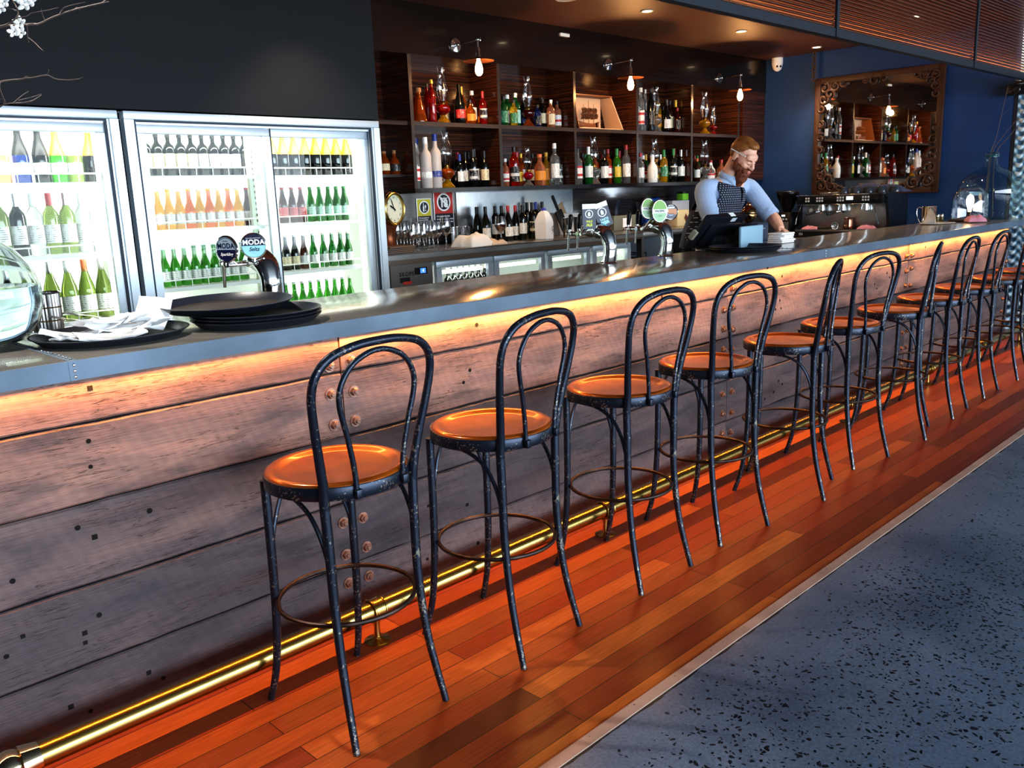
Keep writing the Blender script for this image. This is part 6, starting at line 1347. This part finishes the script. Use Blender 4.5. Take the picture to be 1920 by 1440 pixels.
# local: x into the machine (+X), y along the wall 0..0.9
MB().box((.10, .0, .03), (.52, .90, .40), bev=.008).box((.0, .0, .33), (.12, .90, .335)).build('machine_body', SSTEEL, em)
for yy in (-.03, .90): MB().prism([(-.02, .0), (.54, .0), (.54, .40), (.06, .44), (.02, .40), (.10, .12), (-.02, .08)], 0, .03, Matrix.Translation((0, yy+.03, 0)) @ Matrix.Rotation(PI/2, 4, 'X')).build('side_panel', pm('machine_side', rgb(60, 64, 72), .25, .7), em)
MB().box((-.02, .0, .335), (.14, .90, .425), bev=.006).build('control_panel', BLACK, em)
MB().box((-.024, -.01, .422), (.15, .91, .432), bev=.002).box((-.024, -.01, .328), (.02, .91, .337), bev=.002).build('chrome_trim', CHROME, em)
KEY = pm('key_white', rgb(190, 192, 196), .4)
for y0, c in ((.80, 2), (.68, 3), (.46, 3), (.20, 3)):
    mb = MB()
    for a in range(c):
        for b in range(2): mb.box((-.0225, y0-.028*a-.009, .36+.028*b), (-.0195, y0-.028*a+.009, .378+.028*b), bev=.001)
    mb.build('button_pad', KEY, em)
MB().box((-.0225, .30, .372), (-.0195, .37, .408)).build('display_screen', emis('machine_lcd', (.9, .95, 1, 1), 1.2), em, smooth=False)
for y in (.86, .06): MB().lathe([(0, 0), (.018, 0), (.016, .022), (0, .024)], 18, Matrix.Translation((-.02, y, .38)) @ Matrix.Rotation(-PI/2, 4, 'Y')).build('steam_knob', BLACK, em)
for y in (.66, .44, .20):
    mb = MB(); mb.cyl((.05, y, .335), (.05, y, .285), .036, seg=20).cyl((.05, y, .30), (.05, y, .27), .042, seg=20); mb.build('group_head', CHROME, em)
for y in (.66, .44):
    mb = MB(); mb.lathe([(0, -.02), (.025, -.02), (.038, 0), (.038, .012), (0, .012)], 20, Matrix.Translation((.05, y, .262))); mb.cyl((.02, y, .262), (-.03, y+.03, .255), .008); pf = mb.build('portafilter', CHROME, em)
    MB().tube([(-.03, y+.03, .255), (-.06, y+.045, .25), (-.125, y+.08, .235)], [.011, .014, .012], 12).build('handle', BLACK, pf)
for y, a in ((.86, .03), (.07, -.05)): MB().tube(spline([(.0, y, .32), (-.03, y, .30), (-.05, y+a*.5, .22), (-.055, y+a, .13)], 5), .005, 8).build('steam_wand', CHROME, em)
mb = MB(); mb.box((-.05, .0, .06), (.12, .90, .075)); 
for k in range(30): mb.box((-.05, .01+k*.03, .075), (.12, .022+k*.03, .079))
mb.build('drip_tray', SSTEEL, em, smooth=False); MB().box((-.055, -.01, .0), (.10, .91, .062), bev=.006).build('drip_housing', BLACK, em)
for y in (.80, .72): MB().lathe([(0, 0), (.022, 0), (.022, .004), (0, .006)], 20, Matrix.Translation((.098, y, .27)) @ Matrix.Rotation(-PI/2, 4, 'Y')).build('pressure_gauge', WHITE, em)
mb = MB(); put_text(mb, 'EN', .035, axes((-.056, .83, .032), (0, -1, 0), (0, 0, 1)), bold=.001); mb.build('machine_lettering', KEY, em, smooth=False)
# cups and tray on the machine
mb = MB(); mb.lathe([(0, 0), (.11, 0), (.12, .004), (.125, .018), (.12, .02), (.112, .008), (0, .006)], 36); o = mb.build('steel_plate', SSTEEL); o.location = (8.95, 4.19, ZR+.433); tag(o, 'stack of steel saucers on top of the espresso machine, left end', 'plate')
CUPM = pm('dark_glass_cup', rgb(70, 80, 96), .15, trans=.5); 
cup = MB().lathe([(0, .0), (.026, .0), (.036, .02), (.041, .055), (.040, .062), (.037, .055), (.031, .018), (0, .006)], 22).mesh('cup', [CUPM], True, 60)
for i in range(9):
    o = bpy.data.objects.new('glass_cup', cup); COL.objects.link(o); o.location = (8.90+(.09 if i % 2 else 0), 4.03-.065*i, ZR+.497); o.rotation_euler = (PI, 0, 0); tag(o, f'smoky upturned glass cup on the espresso machine, {ORD[i]} from left', 'cup', 'upturned cups on the espresso machine')
dc = cloth('draped_cloth', 'dark cloth draped over the cups on top of the espresso machine', (9.14, 3.78, ZR+.433), .10, .30, .12, pm('dark_towel', rgb(52, 58, 84), .9, bump=.3, bscale=60), 12)
for i, (x, y, rz, lab) in enumerate(((8.67, 4.28, 1.5, 'pink cloth on the left end of the drip tray'), (8.70, 3.70, 1.7, 'pink cloth on the right end of the drip tray'))): cloth('bar_cloth', lab, (x, y, ZR+.080), .09, .035, .05, PINKC, 20+i, rz, 'pink cloths on the drip tray')
fj = thing('milk_pitcher', 'copper-tinted steel milk pitcher standing on the drip tray', 'pitcher', (8.73, 3.90, ZR+.080)); MB().lathe([(0, 0), (.046, 0), (.05, .004), (.052, .03), (.042, .09), (.045, .115), (.043, .115), (.040, .09), (.049, .03), (0, .005)], 26).build('pitcher_body', pm('rose_steel', rgb(170, 116, 92), .16, .95), fj); MB().tube(spline([(.04, .02, .10), (.08, .03, .09), (.082, .03, .05), (.045, .02, .03)], 5), .004, 8).build('pitcher_handle', CHROME, fj)
tp = thing('loose_portafilter', 'portafilter with black handle lying on the drip tray', 'portafilter', (8.66, 4.02, ZR+.081)); MB().lathe([(0, -.026), (.03, -.026), (.036, 0), (.036, .02), (.032, .02), (.03, .0), (0, -.005)], 22, Matrix.Translation((0, -.02, .037)) @ Matrix.Rotation(-PI/2, 4, 'Y')).build('filter_basket', CHROME, tp); MB().tube([(0, .015, .022), (0, .06, .016), (0, .17, .014)], [.009, .013, .012], 12).build('handle', BLACK, tp)
gd = thing('coffee_grinder', 'black coffee grinder with tinted hopper left of the espresso machine', 'coffee grinder', (8.78, 4.60, ZR)); 
MB().box((-.085, -.085, 0), (.12, .085, .26), bev=.01).box((-.10, -.075, 0), (-.07, .075, .03), bev=.005).build('grinder_body', BLACK, gd); MB().box((-.088, -.06, .03), (-.084, .06, .16)).build('front_plate', SSTEEL, gd, smooth=False)
MB().lathe([(.03, .255), (.045, .275), (.06, .30), (.115, .44), (.115, .465), (.112, .465), (.056, .30), (.04, .275)], 28).build('hopper', pm('smoked_plastic', rgb(40, 30, 30), .1, trans=.7), gd); MB().lathe([(0, .462), (.118, .462), (.12, .475), (.11, .482), (0, .485)], 28).build('hopper_lid', BLACK, gd)
MB().lathe([(0, .262), (.042, .275), (.06, .31), (.07, .33), (0, .34)], 20).build('coffee_beans', pm('coffee_beans', rgb(60, 32, 20), .5, bump=.5, bscale=120), gd)
MB().box((-.0895, -.02, .215), (-.0855, .02, .235)).build('display_screen', emis('grinder_lcd', (.9, .95, 1, 1), 1), gd, smooth=False); mb = MB()
for y in (-.035, 0, .035): mb.box((-.0895, y-.01, .178), (-.0855, y+.01, .196), bev=.001)
mb.build('buttons', KEY, gd); MB().cyl((-.12, 0, .10), (-.085, 0, .12), .012).build('spout', CHROME, gd)
ta = thing('tamper', 'small steel tamper standing at the foot of the coffee grinder', 'tamper', (8.63, 4.63, ZR)); MB().lathe([(0, 0), (.028, 0), (.029, .02), (.012, .03), (.010, .045), (.015, .07), (.012, .09), (0, .095)], 20).build('tamper_body', CHROME, ta)
MB().box((0, 1.76, .78), (1.19, 1.78, 1.06)).build('upstand', SSTEEL, rc, smooth=False)
# ------------------------------------------------------------------ carved mirror on the blue wall
CARV = pm('carved_brown_timber', rgb(70, 44, 32), .45, bump=.25, bscale=40, var=.3, vscale=14)
mr = thing('carved_mirror', 'large wall mirror in a carved brown timber frame on the blue wall', 'mirror', (9.7, 3.375, 1.39)); mw, mh = 1.39, 1.29
fr_ = MB(); s = .065
for lo, hi in (((-.05, 0, 0), (-.004, s, mh)), ((-.05, mw-s, 0), (-.004, mw, mh)), ((-.05, s, 0), (-.004, mw-s, s)), ((-.05, s, mh-s), (-.004, mw-s, mh))): fr_.box(lo, hi, bev=.008)
fr_.build('frame', CARV, mr)
MB().box((-.018, s, s), (-.010, mw-s, mh-s)).build('mirror_glass', pm('mirror_silver', (.86, .86, .86, 1), .015, 1), mr, smooth=False)
def scroll(mb, cy, cz, r, a0, turns, t, dirn=1, n=34):
    P = []
    for i in range(n+1):
        u = i/n; rr = r*(1-.80*u); a = a0+dirn*u*turns*2*PI; P.append((-.034-.012*math.sin(u*PI), cy+rr*math.cos(a), cz+rr*math.sin(a)))
    mb.tube(P, [t*(1-.35*i/n) for i in range(n+1)], 8)
rn = random.Random(5)
def carve(cy, cz, pts, t=.017):
    mb = MB()
    for (dy, dz, r, a, tn_, d) in pts: scroll(mb, cy+dy, cz+dz, r, a, tn_, t, d)
    for k in range(5): mb.sphere((-.036, cy+pts[k % len(pts)][0]*.9, cz+pts[k % len(pts)][1]*.9), (.016, .026, .026), 10, 8)
    mb.build('carved_ornament', CARV, mr)
def corner(cy, cz, sy, sz, big=1.0):
    b = big; carve(cy, cz, [(sy*.06*b, sz*.06*b, .075*b, 0, 1.3, 1), (sy*.18*b, sz*.05*b, .06*b, 1, 1.4, -1), (sy*.05*b, sz*.18*b, .06*b, 2, 1.4, 1), (sy*.27*b, sz*.03*b, .04*b, 3, 1.2, 1), (sy*.03*b, sz*.28*b, .045*b, 0.5, 1.2, -1), (sy*.12*b, sz*.13*b, .06*b, 4, 1.2, -1)], .016*b)
corner(s*.8, s*.8, 1, 1, 1.15); corner(mw-s*.8, s*.8, -1, 1, 1.0); corner(mw-s*.8, mh-s*.8, -1, -1, 1.0); corner(s*.8, mh-s*.8, 1, -1, .85)
carve(mw*.52, mh-s*1.2, [(-.10, 0, .045, 0, 1.2, 1), (0, -.01, .055, 2, 1.3, -1), (.10, 0, .045, 1, 1.2, 1)], .014)
carve(s*1.1, mh*.42, [(0, -.12, .045, 0, 1.2, 1), (.01, 0, .05, 2, 1.3, -1), (0, .12, .045, 1, 1.2, 1)], .013); carve(mw-s*1.1, mh*.50, [(0, -.14, .045, 0, 1.2, 1), (-.01, 0, .05, 2, 1.3, -1), (0, .14, .045, 1, 1.2, 1)], .013)
carve(mw*.5, s*1.1, [(-.12, 0, .045, 0, 1.2, 1), (0, 0, .05, 2, 1.3, -1), (.12, 0, .045, 1, 1.2, 1)], .013)
ch = thing('hanging_chain', 'short bronze chain hanging from the ceiling at the mirror corner', 'chain', (9.6, 4.76, 2.66)); mb = MB()
for k in range(8): mb.tube([(0+.02*math.cos(a)*(k % 2), .02*math.cos(a)*((k+1) % 2), .02+k*.04+.027*math.sin(a)) for a in [2*PI*i/14 for i in range(14)]], .0055, 6, True)
mb.build('chain_links', pm('bronze', rgb(120, 86, 50), .35, .8), ch); MB().cyl((0, 0, .33), (0, 0, .311), .02).build('ceiling_hook', STEEL, ch)
# ------------------------------------------------------------------ far end of the bar
cl = thing('cloche_lamp', 'glass bell lamp with glowing filament bulb at the far end of the bar', 'lamp', (8.95, 2.83, ZT+.001))
MB().lathe([(0, 0), (.17, 0), (.178, .006), (.178, .016), (.165, .024), (0, .024)], 40).build('base', pm('dark_timber_base', rgb(44, 32, 26), .4), cl)
MB().lathe([(.152, .024), (.155, .04), (.154, .19), (.138, .255), (.10, .30), (.05, .322), (.012, .328), (.012, .33), (.051, .325), (.102, .303), (.141, .257), (.157, .19), (.158, .04), (.155, .024)], 40).build('glass_bell', thin_glass('bell_glass', (.97, .98, 1, 1), 1.1, .06), cl)
MB().cyl((0, 0, .024), (0, 0, .09), .016).build('lamp_holder', BLACK, cl); MB().lathe([(0, .088), (.014, .09), (.018, .12), (.032, .17), (.034, .20), (.024, .235), (0, .25)], 20).build('bulb', emis('cloche_bulb', (1, .66, .32, 1), 16), cl)
point('cloche_light', (8.95, 2.83, ZT+.18), BULB, 7, .03)
dm = thing('green_demijohn', 'big blue-green glass demijohn with bare twigs at the far end of the bar', 'glass bottle', (9.385, 2.80, ZT+.001)); TG = thin_glass('demijohn_glass', rgb(222, 240, 241), .8, .06)
MB().lathe([(0, .006), (.14, .0), (.19, .012), (.225, .06), (.268, .16), (.284, .25), (.275, .33), (.235, .40), (.16, .455), (.09, .49), (.058, .525), (.052, .58), (.062, .59), (.064, .62), (.058, .635), (.05, .63)], 48).build('glass_body', TG, dm)
MB().ring((0, 0, .60), .058, .009, 30).build('glass_lip', bgl('teal_lip', rgb(70, 150, 150), .8), dm)
for i, (dx, dy, hgt, lab) in enumerate(((-.02, -.10, 1.1, 'nearly upright bare twig in the green demijohn'), (.06, -.28, .98, 'middle leaning twig in the green demijohn'), (.02, -.52, 1.12, 'most leaning bare twig in the green demijohn'))):
    t = thing('bare_twig', lab, 'twig', (9.385, 2.80, ZT+.02), 0, 'twigs in the green demijohn'); ox, oy = ((-.026, .012), (.022, .014), (0, -.028))[i]; P = spline([(ox*1.6, oy*1.6, 0), (ox, oy, .56), (dx*.3, dy*.25, .75), (dx*.8, dy*.7, hgt*.85+.1), (dx, dy, hgt+.12)], 6); MB().tube(P, [.0045-.003*k/(len(P)-1) for k in range(len(P))], 7).build('twig_stem', TWIG, t)
    for k in range(3):
        b = P[int(len(P)*(.66+.1*k))]; e = b+Vector((.02, -.07-.03*k, .08)); MB().tube([b, (b+e)/2+Vector((0, -.01, .0)), e], [.0016, .0012, .0008], 5).build('side_twig', TWIG, t)
sj = thing('steel_jug', 'straight-sided steel milk jug with wire handle on the bar', 'jug', (8.45, 3.02, ZT+.004)); MB().lathe([(0, 0), (.062, 0), (.064, .003), (.063, .15), (.069, .158), (.066, .158), (.060, .15), (.060, .006), (0, .005)], 30).build('jug_body', CHROME, sj); MB().tube(spline([(-.045, .045, .145), (-.075, .07, .15), (-.085, .075, .09), (-.065, .055, .02), (-.044, .042, .015)], 5), .0035, 8).build('wire_handle', CHROME, sj)
o = MB().lathe([(0, 0), (.16, 0), (.20, .006), (.205, .009), (.20, .010), (.158, .003), (0, .003)], 48).build('white_plate', pm('porcelain', rgb(206, 200, 196), .25)); o.location = (8.45, 2.94, ZT+.001); o.scale = (1, .72, .9); tag(o, 'pale flat plate beneath the steel jug on the bar', 'plate')
cloth('bar_cloth', 'folded pink cloth on the bar in front of the glass bell lamp', (8.66, 2.68, ZT+.011), .09, .08, .08, PINKC, 31, .5)
for i, (x, y, c) in enumerate(((8.90, 3.10, 'left'), (8.985, 3.09, 'right'))):
    t = thing('spice_jar', f'{c} of the two small glass jars with metal lids near the bell lamp', 'jar', (x, y, ZT+.001), 0, 'small jars'); MB().lathe([(0, 0), (.020, 0), (.021, .003), (.021, .045), (.018, .05), (0, .05)], 18).build('jar_glass', bgl('jar_olive', rgb(110, 100, 60), .4), t); MB().lathe([(0, .05), (.019, .05), (.019, .066), (.016, .07), (0, .07)], 18).build('jar_lid', CHROME, t)
# ------------------------------------------------------------------ patterned screen beyond the bar
def m_screen():
    m, n, l, p = _new('pressed_screen')
    v = coords(n, l); xyz = n.new('ShaderNodeSeparateXYZ'); l.new(v, xyz.inputs[0])
    w = mth(n, l, 'SINE', mth(n, l, 'MULTIPLY', xyz.outputs[1], 62)); sh_ = mth(n, l, 'MULTIPLY', w, .6)
    z = mth(n, l, 'SINE', mth(n, l, 'ADD', mth(n, l, 'MULTIPLY', xyz.outputs[2], 74), sh_)); q_ = mth(n, l, 'MULTIPLY', z, mth(n, l, 'ADD', w, .4))
    r = ramp(n, [(.3, rgb(70, 104, 130)), (.5, rgb(140, 178, 200)), (.75, rgb(226, 240, 246))]); l.new(mth(n, l, 'ADD', mth(n, l, 'MULTIPLY', q_, .4), .5), r.inputs[0])
    l.new(r.outputs[0], p.inputs['Base Color']); p.inputs['Metallic'].default_value = .2; p.inputs['Roughness'].default_value = .3
    bump(n, l, p, q_, .5, .02); return m
sc = thing('patterned_screen', 'pale blue pressed-pattern screen standing beyond the far end of the bar', 'screen', (9.705, .9, 0))
MB().box((0, .0, 0), (.05, 1.80, 2.34)).build('screen_panel', m_screen(), sc, smooth=False); MB().box((-.004, 1.80, 0), (.06, 1.835, 2.36)).box((-.03, -.02, 2.33), (.08, 1.835, 2.42)).build('screen_frame', pm('screen_dark_frame', rgb(30, 36, 46), .5), sc, smooth=False)
# ------------------------------------------------------------------ slatted copper canopy over the bar
cn = thing('slatted_canopy', 'long hanging canopy of thin copper-toned slats above the bar', 'canopy', (4, 2.54, 2.384))
SLAT = pm('canopy_slat', rgb(112, 62, 42), .4, .5); CNF = pm('canopy_frame', rgb(34, 40, 50), .5, .3)
ribs = [.416, 2.89, 5.366, 7.84, 10.35, 12.85]
for a, b in zip(ribs, ribs[1:]):
    mb = MB()
    for k in range(29): z = .055+k*.024; mb.box((a-4+.02, -.012, z), (b-4-.02, .016, z+.006))
    mb.build('slat_panel', SLAT, cn, smooth=False)
for x in ribs: MB().box((x-4-.018, -.026, 0), (x-4+.018, -.012, .75)).build('rib', CNF, cn, smooth=False)
MB().box((-3.57, -.02, 0), (8.87, .03, .05)).build('bottom_rail', CNF, cn, smooth=False)
area('canopy_light', (6.2, 2.62, 2.38), (R_(166), 0, 0), 12.5, .03, (1, .40, .16), 26)
bsp = thing('black_corner_block', 'small black speaker hung at the top of the patterned screen', 'speaker', tuple(atx(1908, 168, 9.6))); MB().box((-.05, -.09, -.05), (.05, .09, .05), bev=.01).lathe([(0, 0), (.04, 0), (.03, -.012), (0, -.012)], 20, Matrix.Translation((-.05, 0, 0)) @ Matrix.Rotation(PI/2, 4, 'Y')).build('corner_block_body', BLACK, bsp); MB().box((.05, -.02, -.02), (.105, .02, .02)).build('corner_block_stub', BLACK, bsp, smooth=False)  # block stands in for the screen frame's top corner, stub added behind it
